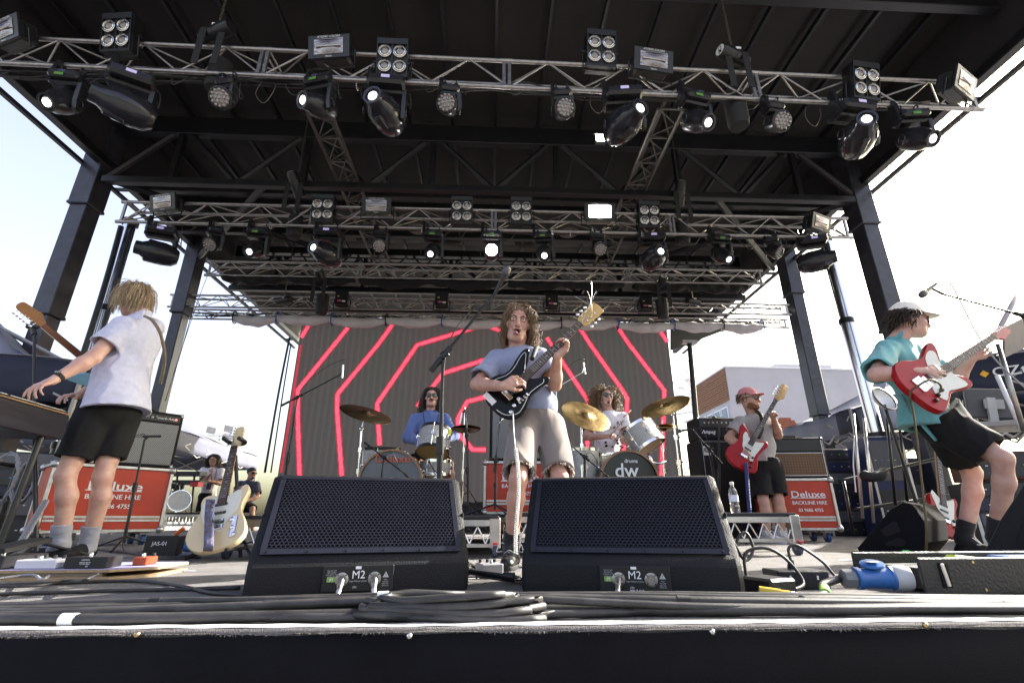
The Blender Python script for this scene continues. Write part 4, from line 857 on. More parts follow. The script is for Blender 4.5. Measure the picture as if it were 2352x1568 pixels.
def shirt(t, J, mat, hem, hemn, sleeve=(.62, .62), sr=.078, ease=.035, wr=(.006, 26, 1), name='shirt', vox=.0065, belly=0., back=None, collar=False, sc=1., long_sleeve=False, loose=.0, hemr=None, stretch=(1, 1, .55), flare=1.0):
    s = SDF(vox); pel, ch, nk = V(J['pel']), V(J['chest']), V(J['neck']); ac = (V(J['shR']) - V(J['shL'])).normalized(); up = (ch - pel).normalized(); fr = up.cross(ac).normalized(); mid = pel.lerp(ch, .5); hem = V(hem)
    r0 = (.115 + ease) * sc; hr = hemr or r0 * 1.02
    s.cone(hem - (hem - pel).normalized() * -.05, mid, hr * flare, r0, .05, sq=.82, up=fr); s.cone(mid, ch, r0, r0 * 1.0, .05, sq=.82, up=fr); s.cone(ch - ac * .06, ch + ac * .06, (.105 + ease * .7) * sc, (.105 + ease * .7) * sc, .05, sq=.85, up=fr); s.cone(ch, nk, .105 * sc, .062 * sc, .05)
    if belly: s.ell(pel.lerp(ch, .35) + fr * belly, (.13, .13, .16), None, .06)
    for S, q in zip('LR', sleeve):
        sh, el = V(J['sh' + S]), V(J['el' + S]); s.cone(ch.lerp(nk, .40), sh, .072 * sc, .066 * sc, .04)
        if long_sleeve:
            wr_ = V(J['wr' + S]); s.cone(sh, el, .072 * sc, .062 * sc, .03); s.cone(el, el.lerp(wr_, q), .062 * sc, .046 * sc, .03, flat='b')
        else:
            e = sh.lerp(el, q); s.cone(sh, e, .066 * sc, sr * sc, .03, flat='b')
    for S, q in zip('LR', sleeve):
        if not long_sleeve: sh, el = V(J['sh' + S]), V(J['el' + S]); e = sh.lerp(el, q); d = (el - sh).normalized(); Ls = (e - sh).length; rl = .070 + (sr - .070) * (1 - .05 / Ls); s.cone(e - d * .05, e + d * .0, (rl - .012) * sc, (sr - .009) * sc, .003, 'sub')
    nd = (nk - ch).normalized(); s.cone(nk - nd * .022 + fr * .012, nk + nd * .12, .054 * sc, .080 * sc, .006, 'sub')
    if wr: s.wrinkle(wr[0], wr[1], wr[2], stretch, -.2)
    lo = V((-9, -9, -9)); s.plane(hem, hemn); 
    hd = -V(hemn).normalized(); s.cone(hem + hd * .035, hem - hd * .06, hr * .86, hr * .90, .003, 'sub', sq=.82, up=fr)
    o = np_obj(name, [s.mesh()], mat, t)
    if collar:
        c = MB(); n0 = nk + (nk - ch).normalized() * .015; 
        for s_ in (-1, 1): c.grid(lambda u, v: n0 + ac * s_ * (.060 - .035 * u * u) * (1 + .25 * v) + fr * (-.055 + .125 * u) * (1 + .2 * v) + (nk - ch).normalized() * (.03 - .035 * v - .03 * u), 8, 4)
        c.build('collar', mat, o, smooth=True, world=True, solid=.003)
    return o
def shorts(t, J, mat, waist, waistn, hems, r=(.125, .105, .110), wr=(.006, 24, 2), name='shorts', vox=.0065, seat=.13, sc=1., kl=.03):
    s = SDF(vox); pel = V(J['pel']); hl, hr = V(J['hipL']), V(J['hipR']); w = V(waist)
    s.cone(hl.lerp(pel, .45), hr.lerp(pel, .45), seat * sc, seat * sc, .05); s.cone(pel, w + (w - pel) * .4, seat * 1.02 * sc, (seat + .012) * sc, .05)
    for S, q in zip('LR', hems):
        a, b = V(J['hip' + S]), V(J['kn' + S]); e = a.lerp(b, q) if q <= 1 else b.lerp(V(J['an' + S]), q - 1)
        if q <= 1: s.cone(a, e, r[0] * sc, r[2] * sc, kl, flat='b')
        else: s.cone(a, b, r[0] * sc, r[1] * sc, .04); s.cone(b, e, r[1] * sc, r[2] * sc, .03, flat='b')
    for S, q in zip('LR', hems):
        a, b = V(J['hip' + S]), V(J['kn' + S]); e = a.lerp(b, q) if q <= 1 else b.lerp(V(J['an' + S]), q - 1); d = (b - a).normalized() if q <= 1 else (V(J['an' + S]) - b).normalized()
        s.cone(e - d * .06, e + d * .04, (r[2] - .020) * sc, (r[2] - .014) * sc, .003, 'sub')
    s.wrinkle(wr[0], wr[1], wr[2], (1, 1, .7), -.2); s.plane(w, waistn); return np_obj(name, [s.mesh()], mat, t)
def sock(t, kn, an, toe, mat, q=.62, r=(.044, .044), name='sock'):
    a, b = V(kn).lerp(V(an), q), V(an); s = SDF(.005); s.cone(a, b, r[0], r[1] - .003, .02, flat='a'); d = (V(toe) - b); d.z = 0; d.normalize(); s.cone(b, b + d * .05 + V((0, 0, -.035)), r[1], .036, .02); s.wrinkle(.0035, 60, 7, (.25, .25, 1.4), -.1); return np_obj(name, [s.mesh()], mat, t)
# ================================================================ keyboard player, left
J = dict(head=at(309, 688, 3.52), neck=at(326, 722, 3.50), chest=at(306, 785, 3.50), pel=at(254, 940, 3.46), shL=at(284, 750, 3.36), shR=at(352, 752, 3.66), elL=at(213, 822, 3.22), elR=at(262, 858, 3.80), wrL=at(121, 874, 3.06), wrR=at(180, 908, 3.74),
         hipL=at(218, 955, 3.40), hipR=at(276, 958, 3.53), knL=at(150, 1092, 3.34), knR=at(236, 1096, 3.48), anL=at(139, 1252, 3.42), anR=at(200, 1256, 3.55))
chk('left', J)
P1 = thing('person', 'blond person in pale lilac shirt and black shorts bending over a keyboard', 'person', fl(170, 1286))
b = body(J, 1.0)
hs = fore(J); kL = hand(hs, J['wrL'], at(80, 888, 2.98) - V(J['wrL']), (0, 0, -1), -1, .38, .12, 1.0, .2, curls=(.30, .42, .5, .55), thumb_out=1.1); kR = hand(hs, J['wrR'], at(140, 908, 3.62) - V(J['wrR']), (0, 0, -1), 1, .42, .12, 1.0, .2, thumb_out=1.1)
for S, tx in (('L', 95), ('R', 165)): foot(b, J['an' + S], V(J['an' + S]) + V((-.12, -.03, -.06)))
H1 = _hf(V(J['head']), V((-.90, .26, -.30)), V((-.24, .02, .95)))
np_obj('body', [b.mesh(), hs.mesh(), head_sdf(H1, J['neck'], 1.02).mesh()], SKIN, P1)
LILAC = fabric('lilac_linen', (.50, .50, .64), .85, .5, 240, .10, 30)
shirt(P1, J, LILAC, at(258, 946, 3.46), (.14, 0, -.99), (.62, .62), .088, .060, (.0075, 22, 3), belly=0, hemr=.218, flare=1.05)
shorts(P1, J, fabric('black_cotton', (.004, .004, .0055), .95, .3, 160, .3, sheen=0), at(258, 925, 3.46), (0, 0, 1), (.72, .70), (.118, .10, .098), seat=.132, kl=.018)
GREYSOCK = fabric('grey_sock', (.30, .30, .35), .9, .5, 300)
toes = {'L': fl(62, 1286), 'R': fl(150, 1287)}
for S in 'LR': sock(P1, J['kn' + S], J['an' + S], toes[S], GREYSOCK, .70, (.053, .050))
SUEDE = fabric('black_suede', (.008, .008, .010), .95, .3, 200, sheen=0); SOLEW = pm('white_sole', (.6, .6, .58), .6)
for S in 'LR':
    a = V(J['an' + S]); d = (toes[S] - V((a.x, a.y, 0))).normalized(); shoe(P1, (a.x, a.y, 0), V((a.x, a.y, 0)) + d * .15, SUEDE, SOLEW, 0, .065, laces=pm('lilac_lace', (.5, .48, .62), .8) if S == 'L' else None)
BLOND = hair_mat('blond_hair', (.16, .10, .05), (.62, .47, .29))
hr = hair_strands(H1, 1500, lambda d, rg: .11 + .07 * max(0, -d.y) + .05 * rg.random() + (.03 if d.y > .2 else 0), 3, 1.03, region=lambda d, rg: d.z > -.30 and not (d.y > .45 and d.z < .25) or (d.y < -.2 and d.z > -.62), gravity=1.0, curl=.002, wind=(-.03, -.02, 0), r0=.0021, pile=.35, lift=-.02)
ho = hr.build('hair', BLOND, P1, smooth=True, world=True); scalp(H1, 1.03, pm('blond_under', (.20, .13, .07), .6, 0, .4, 30, .5, 90), P1, -.02)
sunglasses(H1, 1.05, P1)
wt = thing_w = MB(); w = V(J['wrL']); d = (V(J['elL']) - w).normalized(); q = d.to_track_quat('Z', 'Y').to_matrix().to_4x4(); wt.lathe([(.030, .025), (.033, .027), (.033, .05), (.030, .052)], Matrix.Translation(w) @ q, 18, cap=False)
wo = wt.build('watch_strap', BLKM, P1, smooth=True, world=True); c = w + d * .038 + V((0, -.012, .028)); MB().lathe([(.018, 0), (.019, .006), (.015, .009)], frame(c, (1, 0, 0), z=(0, -.35, .9)), 16).build('watch', CHROME, wo, smooth=40, world=True)
STRAP = fabric('tan_strap', (.16, .12, .075), .7, .3, 90)
n0 = V(J['neck'])
MB().tube(bez([at(332, 726, 3.42), at(350, 736, 3.36), at(368, 765, 3.36), at(377, 805, 3.42), at(377, 840, 3.50), at(368, 880, 3.6)], 6), .011, 6).build('guitar_strap', STRAP, P1, smooth=True, world=True)
# ================================================================ singer at the centre
J = dict(head=at(1189, 742, 3.02), neck=at(1188, 802, 3.07), chest=at(1193, 842, 3.08), pel=at(1232, 962, 3.06), shL=at(1143, 828, 3.10), shR=at(1240, 822, 3.08), elL=at(1096, 882, 2.94), elR=at(1274, 884, 2.98), wrL=at(1154, 887, 2.71), wrR=at(1280, 818, 2.82),
         hipL=at(1204, 980, 3.03), hipR=at(1264, 978, 3.05), knL=at(1190, 1102, 2.72), knR=at(1286, 1100, 2.80), anL=at(1174, 1250, 2.86), anR=at(1298, 1248, 2.98))
J['neck'] = J['head'].lerp(J['neck'], 1.2); chk('centre', J); JC = J
P2 = thing('person', 'long-haired singer in blue t-shirt and torn shorts sticking out tongue', 'person', fl(1215, 1295))
b = body(J, .9, .0055, leg=.93)
hs = fore(J); hand(hs, J['wrL'], at(1183, 874, 2.70) - V(J['wrL']), (.1, .9, -.3), -1, .55, .04, .98, .7, thumb_out=.7); hand(hs, J['wrR'], at(1298, 792, 2.82) - V(J['wrR']), (-.55, -.6, .3), 1, .9, .02, .98, .6)
for S in 'LR': foot(b, J['an' + S], V(J['an' + S]) + V((-.02, -.16, -.05)))
H2 = _hf(V(J['head']), V((-.02, -.96, -.22)), V((.10, -.20, .97)))
np_obj('body', [b.mesh(), hs.mesh(), head_sdf(H2, J['neck'], 1.03, .004, mouth=.016).mesh()], SKIN2, P2)
BLUET = fabric('faded_blue_cotton', (.225, .25, .36), .88, .3, 220, .1, 12)
shirt(P2, J, BLUET, at(1230, 948, 3.06), (-.05, 0, -1), (.80, .66), .082, .016, (.008, 20, 5), hemr=.140, sc=1.0, flare=1.02)
KHAKI = fabric('khaki_cotton', (.185, .155, .14), .9, .35, 180, .12, 10)
so = shorts(P2, J, KHAKI, at(1228, 930, 3.07), (0, 0, 1), (.86, .88), (.092, .086, .088), seat=.098, wr=(.008, 18, 4), sc=1.0)
fr_ = MB(); rg = random.Random(4)                     # frayed hems
for S, q in zip('LR', (.86, .88)):
    a, k_ = V(J['hip' + S]), V(J['kn' + S]); e = a.lerp(k_, q); d = (k_ - a).normalized(); u = d.orthogonal().normalized(); w = d.cross(u)
    for i in range(90):
        an = rg.uniform(0, 6.28); p = e + (u * math.cos(an) + w * math.sin(an)) * .084; p2 = p + d * rg.uniform(.008, .03) + (u * rg.gauss(0, 1) + w * rg.gauss(0, 1)) * .008; fr_.tube([p - d * .004, p.lerp(p2, .5), p2], .0012, 3)
fr_.build('frayed_hem', pm('pale_thread', (.5, .45, .4), .9), so, world=True, kind='stuff')
BOOT = pm('black_leather', (.012, .012, .013), .32, 0, .3, 18, .2, 60)
toesC = {'L': fl(1166, 1309), 'R': fl(1302, 1300)}
for S in 'LR': a = V(J['an' + S]); sock(P2, J['kn' + S], a, toesC[S], fabric('black_sock', (.012, .012, .014), .9, .4, 200), .80, (.047, .046)); shoe(P2, (a.x, a.y, 0), toesC[S], BOOT, BLKM, 0, .085, high=.04, laces=pm('white_lace', (.6, .6, .58), .8), name='boot')
BROWNH = hair_mat('brown_hair', (.05, .028, .016), (.30, .19, .11))
hr = hair_strands(H2, 1500, lambda d, rg: .16 + .08 * rg.random() + .04 * max(0, -d.y), 8, 1.03, region=lambda d, rg: d.z > -.45 and not (d.y > .50 and d.z < .70) and not (d.y > .28 and d.z < .60) and not (d.y > .1 and d.z < .2 and abs(d.x) < .85), gravity=1.1, curl=.009, wind=(.10, 0, 0), r0=.0024, pile=.5, lift=-.02, seg=14, part=.85)
hr.build('hair', BROWNH, P2, smooth=True, world=True); scalp(H2, 1.03, pm('brown_under', (.13, .08, .045), .6, 0, .4, 30, .5, 90), P2, .0, y0=.05)
def face_bits(H, t, sc, mouth=0., tongue=False, brow=(.05, .03, .02), eyes=True):
    Mx = H @ Matrix.Diagonal((sc, sc, sc, 1))
    if eyes:
        for s_ in (-1, 1):
            e = MB().ell((s_ * .032, .0925, .008), (.0125, .0105, .0062), Mx, 12, 8).build('eye', EYEW, t, smooth=True, world=True); MB().ell((s_ * .032, .1005, .010), (.0048, .0035, .0048), Mx, 10, 6).build('iris', IRIS, e, smooth=True, world=True)
            MB().tube([Mx @ V((s_ * .019, .1005, .0145)), Mx @ V((s_ * .033, .1025, .0165)), Mx @ V((s_ * .047, .095, .0125))], .0022 * sc, 5).build('eyelid', SKIN2, t, smooth=True, world=True)
    bm = hair_mat('brow_%.2f' % brow[0], brow, [q * 1.6 for q in brow]) if 'brow_%.2f' % brow[0] not in bpy.data.materials else bpy.data.materials['brow_%.2f' % brow[0]]
    for s_ in (-1, 1): MB().tube([Mx @ V((s_ * .014, .1035, .026)), Mx @ V((s_ * .030, .1045, .031)), Mx @ V((s_ * .050, .092, .026))], [.0028 * sc, .0034 * sc, .0016 * sc], 6).build('eyebrow', bm, t, smooth=True, world=True)
    MB().tube([Mx @ V((-.024, .097, -.0545)), Mx @ V((-.010, .1045, -.0515)), Mx @ V((0, .1055, -.0525)), Mx @ V((.010, .1045, -.0515)), Mx @ V((.024, .097, -.0545))], [.002, .0045, .004, .0045, .002], 6).build('lip', LIPS, t, smooth=True, world=True)
    MB().tube([Mx @ V((-.021, .096, -.062 - mouth)), Mx @ V((0, .1045, -.0665 - mouth)), Mx @ V((.021, .096, -.062 - mouth))], [.003, .0058, .003], 6).build('lip', LIPS, t, smooth=True, world=True)
    if mouth: MB().ell((0, .088, -.060 - mouth * .5), (.021, .012, .008 + mouth * .5), Mx).build('mouth_inside', pm('mouth_dark', (.03, .008, .008), .5), t, smooth=True, world=True)
    if tongue: MB().ell((.008, .112, -.067 - mouth * .75), (.0135, .022, .0125), Mx).build('tongue', pm('tongue', (.42, .17, .20), .35, 0, .15, 40), t, smooth=True, world=True)
face_bits(H2, P2, 1.03, .016, True)
# strap over the singer's shoulder
MB().tube(bez([at(1222, 824, 2.80), at(1229, 806, 2.86), at(1234, 798, 2.98), at(1240, 806, 3.1)], 5), .016, 6).build('guitar_strap', BLKM, P2, smooth=True, world=True)
# ================================================================ guitarist at the right
J = dict(head=at(2088, 738, 3.198), neck=at(2062, 782, 3.235), chest=at(2066, 838, 3.235), pel=at(2166, 965, 3.235), shL=at(2040, 803, 3.142), shR=at(2086, 806, 3.347), elL=at(2012, 860, 2.955), elR=at(2192, 880, 3.366), wrL=at(2122, 853, 2.880), wrR=at(2232, 824, 3.235),
         hipL=at(2168, 975, 3.160), hipR=at(2172, 985, 3.310), knL=at(2302, 1052, 2.973), knR=at(2232, 1085, 3.385), anL=at(2288, 1235, 3.198), anR=at(2214, 1238, 3.441))
chk('right', J)
P3 = thing('person', 'person in cream cap and teal shirt leaning back with a red guitar', 'person', fl(2240, 1285))
b = body(J, 1.0, .0055)
hs = fore(J); hand(hs, J['wrL'], at(2156, 848, 2.861) - V(J['wrL']), (.1, .85, -.35), -1, .5, .05, 1., .6, thumb_out=.7); hand(hs, J['wrR'], at(2256, 800, 3.20) - V(J['wrR']), (-.2, -.8, .45), 1, .8, .04, 1.0, .5)
for S in 'LR': foot(b, J['an' + S], V(J['an' + S]) + V((.12, -.06, -.06)))
H3 = _hf(V(J['head']), V((.95, -.26, -.16)), V((.14, -.05, .98)))
np_obj('body', [b.mesh(), hs.mesh(), head_sdf(H3, J['neck'], 1.04, .0042).mesh()], SKIN, P3)
TEAL = fabric('teal_cotton', (.115, .35, .37), .88, .35, 220, .1, 10)
shirt(P3, J, TEAL, at(2140, 985, 3.235), (-.10, 0, -1), (.86, .72), .090, .034, (.0085, 19, 8), hemr=.17, collar=True, flare=1.1)
# loose shirt tail hanging behind
MB().grid(lambda u, v: at(2058 + 96 * v + (-8 + 70 * u) * (1 - .2 * v), 905 + 108 * v - 22 * u * v, 3.14 + .20 * u + .02 * math.sin(u * 9 + v * 4)), 14, 16).build('shirt_tail', TEAL, P3, smooth=True, world=True, solid=.004)
shorts(P3, J, MATS['black_cotton'], at(2150, 940, 3.235), (-.5, 0, .85), (.80, .74), (.130, .118, .118), seat=.135)
toesR = {'L': fl(2330, 1300), 'R': fl(2222, 1280)}
for S in 'LR': a = V(J['an' + S]); d = V((.75, -.6, 0)).normalized(); sock(P3, J['kn' + S], a, a + d * .2, MATS['black_sock'], .74, (.052, .050)); shoe(P3, (a.x, a.y, 0), V((a.x, a.y, 0)) + d * .16, SUEDE, SOLEW, 0, .07, laces=pm('lace_grey', (.4, .4, .4), .8))
DARKH = hair_mat('dark_hair', (.012, .009, .008), (.07, .045, .03))
hair_strands(H3, 300, lambda d, rg: .05 + .05 * rg.random(), 5, 1.04, region=lambda d, rg: d.z < .42 and d.y < .35 and d.z > -.62 and (d.y < -.1 or abs(d.x) > .6), gravity=.45, curl=.003, wind=(-.15, 0, 0), r0=.0045, pile=.8, lift=.02).build('hair', DARKH, P3, smooth=True, world=True); scalp(H3, 1.035, pm('dark_under', (.02, .015, .012), .6, 0, .4, 30, .5, 90), P3, -.02)
def cap(H, sc, t, mat, peak=.075, tilt=0., flat=.0):
    s = SDF(.006); P = lambda x, y, z: H @ V((x * sc, y * sc, z * sc)); s.ell(P(0, -.010, .048), [.088 * sc, .108 * sc, .098 * sc], H, .01); s.plane(P(0, 0, .052), H.to_3x3() @ V((0, -.10, -1))); s.ell(P(0, -.012, .04), [.080 * sc, .099 * sc, .09 * sc], H, .004, 'sub'); s.wrinkle(.0018, 45, 9)
    o = np_obj('cap', [s.mesh()], mat, t); Mx = H @ Matrix.Diagonal((sc, sc, sc, 1))
    def pk(u, v): a = -1.15 + 2.3 * u; r = 1 + (peak / .1) * v * (math.cos(a * .75)); return Mx @ V((math.sin(a) * .086 * (1 + .08 * v), -.010 + math.cos(a) * .106 * r, .056 - .018 * abs(math.sin(a)) * v - .012 * v + flat * v))
    MB().grid(pk, 18, 6).build('peak', mat, o, smooth=True, world=True, solid=.004); MB().ell((0, -.012, .147), (.009, .009, .005), Mx).build('button', mat, o, smooth=True, world=True); return o
CREAM = fabric('cream_canvas', (.80, .75, .66), .9, .4, 200, .06)
cap(H3, 1.06, P3, CREAM, .085, flat=.012); sunglasses(H3, 1.05, P3, pm('brown_lens', (.05, .025, .018), .08), pm('tortoise', (.08, .03, .015), .25)); face_bits(H3, P3, 1.04, brow=(.015, .01, .008), eyes=False)
MB().tube([H3 @ V((-.022, .104, -.046)), H3 @ V((0, .112, -.043)), H3 @ V((.022, .104, -.046))], .004, 6).build('moustache', DARKH, P3, world=True)
# ================================================================ guitars
STRING = pm('guitar_string', (.6, .58, .55), .3, 1., .05)
FRETB = pm('rosewood', (.035, .018, .012), .5, 0, .3, 30, .1, 90, stretch=(.15, 1, 1)); MAPLE = pm('maple', (.40, .22, .08), .32, 0, .3, 12, .05, 40, stretch=(.1, 1, 1), coat=.4); MAHOG = pm('mahogany', (.13, .045, .018), .25, 0, .4, 14, 0, 40, stretch=(.1, 1, 1), coat=.6)
PEARL = pm('pickguard_white', (.62, .62, .55), .3, 0, .05); CHR = CHROME
OUT = {
 'double': [(-.135, 0), (-.12, .085), (-.05, .155), (.03, .155), (.09, .12), (.15, .118), (.21, .135), (.29, .148), (.325, .128), (.295, .09), (.225, .05), (.19, .03), (.19, -.03), (.215, -.055), (.26, -.085), (.275, -.112), (.245, -.128), (.17, -.118), (.10, -.113), (.03, -.145), (-.05, -.155), (-.115, -.10)],
 'offset': [(-.14, -.02), (-.135, .07), (-.08, .15), (.0, .16), (.08, .125), (.15, .12), (.22, .145), (.28, .165), (.31, .15), (.285, .10), (.23, .05), (.20, .03), (.20, -.03), (.225, -.055), (.26, -.09), (.265, -.125), (.23, -.145), (.15, -.125), (.08, -.115), (.0, -.145), (-.08, -.165), (-.125, -.11)],
 'single': [(-.135, 0), (-.125, .085), (-.075, .14), (.0, .155), (.07, .13), (.125, .112), (.18, .12), (.215, .11), (.225, .075), (.215, .04), (.205, .03), (.205, -.03), (.195, -.05), (.205, -.075), (.245, -.09), (.262, -.112), (.25, -.132), (.21, -.138), (.15, -.12), (.09, -.115), (.02, -.145), (-.06, -.155), (-.115, -.105)]}
HEADS = {
 'six': [(0, -.021), (.03, -.032), (.06, -.052), (.10, -.046), (.16, -.040), (.185, -.030), (.19, .0), (.175, .022), (.12, .026), (.05, .024), (0, .021)],
 'paddle': [(0, -.021), (.02, -.036), (.05, -.041), (.15, -.046), (.165, -.04), (.172, 0), (.165, .04), (.15, .046), (.05, .041), (.02, .036), (0, .021)],
 'tele': [(0, -.021), (.025, -.040), (.05, -.046), (.09, -.042), (.16, -.038), (.18, -.020), (.178, .010), (.16, .018), (.10, .020), (.04, .024), (0, .021)]}
def guitar(label, bridge, nut, normal, style, top, side=None, scale=.63, guard=None, fret=FRETB, neckm=MAPLE, headm=None, headst='six', nstr=6, gshape=None, extras='', flip=1, group=None, headtext=None, body_s=1.0):
    b, n_ = V(bridge), V(nut); F = frame(b, n_ - b, z=(V(normal) - (n_ - b).normalized() * V(normal).dot((n_ - b).normalized()))); t = thing('electric_guitar' if nstr == 6 else 'bass_guitar', label, 'guitar' if nstr == 6 else 'bass guitar', M=F, group=group)
    L = (n_ - b).length; o = [p.to_2d() for p in [V((x * body_s, y * flip * body_s, 0)) for x, y in OUT[style]]]
    if flip < 0: o = o[::-1]
    o = [p.to_2d() for p in bez([(p.x, p.y, 0) for p in o], 4, close=True)]
    # clockwise/ccw guard
    ar = sum(o[i].x * o[(i + 1) % len(o)].y - o[(i + 1) % len(o)].x * o[i].y for i in range(len(o)))
    if ar < 0: o = o[::-1]
    MB().prism(o, -.052, -.006, None, .010).build('body', top, t, smooth=40)
    if guard:
        g = gshape or [(-.02, -.09), (.06, -.085), (.14, -.095), (.24, -.10), (.21, -.05), (.20, .03), (.25, .09), (.20, .10), (.14, .075), (.08, .05), (.02, -.03)]
        g = [p.to_2d() for p in bez([(x * body_s, y * flip * body_s, 0) for x, y in g], 3, close=True)]
        a2 = sum(g[i].x * g[(i + 1) % len(g)].y - g[(i + 1) % len(g)].x * g[i].y for i in range(len(g)))
        if a2 < 0: g = g[::-1]
        MB().prism(g, -.0055, -.0035, None).build('pickguard', guard, t)
    x0 = .14 * body_s
    MB().add([(x0, -.028, -.002), (x0, .028, -.002), (L, .0215, -.002), (L, -.0215, -.002), (x0, -.024, -.026), (x0, .024, -.026), (L, .017, -.020), (L, -.017, -.020)], [(0, 3, 7, 4), (1, 5, 6, 2), (4, 7, 6, 5), (0, 4, 5, 1), (3, 2, 6, 7), (0, 1, 2, 3)]).build('neck', neckm, t)
    MB().add([(x0, -.028, -.0015), (x0, .028, -.0015), (L, .0215, -.0015), (L, -.0215, -.0015), (x0, -.027, .004), (x0, .027, .004), (L, .0205, .004), (L, -.0205, .004)], [(4, 5, 6, 7), (0, 3, 7, 4), (1, 5, 6, 2), (0, 4, 5, 1), (3, 2, 6, 7)]).build('fretboard', fret, t)
    for k in range(1, 20):
        x = L - L * (1 - .5 ** (k / 12))
        if x < x0 + .004: break
        x = L * .5 ** (k / 12)
        if x > x0: MB().box((x, 0, .0045), (.0014, .042, .0014)).build('fret', STRING, t)
        if k in (3, 5, 7, 9, 12, 15): MB().cyl((x + .012, 0, .004), (x + .012, 0, .0048), .0035, n=8).build('fret_dot', PEARL, t)
    h = [p.to_2d() for p in bez([(x, y * flip, 0) for x, y in HEADS[headst]], 3, close=True)]
    a3 = sum(h[i].x * h[(i + 1) % len(h)].y - h[(i + 1) % len(h)].x * h[i].y for i in range(len(h)))
    if a3 < 0: h = h[::-1]
    hs = 1.25 if nstr == 4 else 1.0; Mh = Matrix.Translation((L - .002, 0, -.004)) @ Matrix.Rotation(R(3), 4, 'Y') @ Matrix.Diagonal((hs, hs, 1, 1)); ho_ = MB().prism(h, -.013, .002, Mh, .003).build('headstock', headm or neckm, t, smooth=40)
    if headtext: text('lettering', headtext, .022, BLKM, ho_, Mh @ Matrix.Translation((.10, .0, .003)) @ Matrix.Rotation(0 if flip > 0 else math.pi, 4, 'Z'))
    sgn = flip
    for k in range(nstr):
        two = headst == 'paddle'; xx = (.035 + .024 * (k % 3 if two else k) * (1.4 if two else 1)) * hs * (1.25 if nstr == 4 else 1); yy = (.026 if not two else (.034 if k < 3 else -.034)) * sgn * hs; od = 1 if yy > 0 else -1
        p = V((L + xx, yy - od * .010, 0)); MB().cyl(p, p + V((0, 0, .016)), .0045 * hs, n=8).cyl(p + V((0, 0, -.02)), p + V((0, od * .022, -.02)), .004, n=6).ell(p + V((0, od * .036, -.02)), (.010, .010, .005), None, 10, 6).build('tuner', CHR, ho_, smooth=40)
        y0 = (-.5 + (k + .5) / nstr) * .052; y1 = (-.5 + (k + .5) / nstr) * .036; MB().cyl((0, y0, .010), (L, y1, .007), .0005 if nstr == 6 else .0009, n=4, cap=False).cyl((L, y1, .007), p + V((0, 0, .012)), .0008, n=4, cap=False).build('string', STRING, t)
    MB().box((0, 0, .001), (.03, .075, .012), bev=.003).build('bridge', CHR, t)
    for x in ((.05, .14) if 'p2' in extras else ((.085,) if nstr == 4 else (.03, .09, .145))): MB().box((x * body_s, 0, -.001), (.018 if 'humb' not in extras else .035, .072, .009), bev=.003).build('pickup', pm('pickup_dark', (.03, .03, .032), .3) if 'chromepick' not in extras else CHR, t)
    for (x, y) in ((-.02, -.085), (.03, -.075), (-.065, -.10)): MB().lathe([(.013, -.004), (.011, .010), (.008, .012)], Matrix.Translation((x * body_s, y * flip * body_s, 0)), 12).build('knob', BLK if 'chk' not in extras else CHR, t, smooth=40)
    return t
GBLK = pm('guitar_black', (.004, .004, .005), .16, 0, .1, spec=.2); GRED = pm('guitar_red', (.30, .004, .008), .3, 0, .15, 5, spec=.3); GCREAM = pm('guitar_cream', (.62, .50, .30), .22, 0, .08, 3, coat=.5); GBLUE = pm('guitar_pale_blue', (.22, .42, .52), .22, coat=.5)
# the singer's black guitar
gb, gn = at(1165, 906, 2.84), at(1334, 741, 2.80)
G1 = guitar('black guitar with white trim held by the singer', gb, gn, V((-.05, -1, .12)), 'double', GBLK, headst='paddle', headm=pm('maple_yellow', (.50, .32, .10), .35, 0, .25, 10, coat=.3, stretch=(.2, 1, 1)), neckm=MAPLE, extras='p2 chk', headtext=None, body_s=.92, scale=(gn - gb).length)
trim = [(-.118, -.02), (-.10, -.085), (-.04, -.135), (.03, -.125), (.10, -.098), (.16, -.10), (.22, -.11), (.24, -.095)]; MB().tube([V((x * .92, y * .92, -.0045)) for x, y in [(p.x, p.y) for p in bez([(a_, b_, 0) for a_, b_ in trim], 4)]], .0022, 5).build('trim', WHITE, G1)
trim = [(-.118, .02), (-.09, .10), (.0, .135), (.09, .10), (.16, .10), (.25, .125), (.29, .12), (.23, .065), (.20, .04)]; MB().tube([V((x * .92, y * .92, -.0045)) for x, y in [(p.x, p.y) for p in bez([(a_, b_, 0) for a_, b_ in trim], 4)]], .0016, 5).build('trim', WHITE, G1)
MB().box((-.09, .06, -.004), (.035, .085, .003)).build('sticker', TAPE_W, G1)
for k in range(4): MB().box((.02 + k * .022, -.085, -.001), (.012, .022, .008), bev=.002).build('switch', CHR, G1)
for k, (dx, dy) in enumerate(((.16, .05), (.10, .13), (.15, .12), (-.02, .16), (.13, -.10))):   # uncut string ends waving off the headstock
    p = WM[G1.name] @ V(((gn - gb).length + .06 + k * .02, .02 * (-1) ** k, .01)); F = WM[G1.name].to_3x3(); MB().tube(bez([p, p + F @ V((dx * .5, dy * .4, .03)), p + F @ V((dx, dy, .02))], 5), .0012, 4).build('loose_string', STRING, G1, world=True)
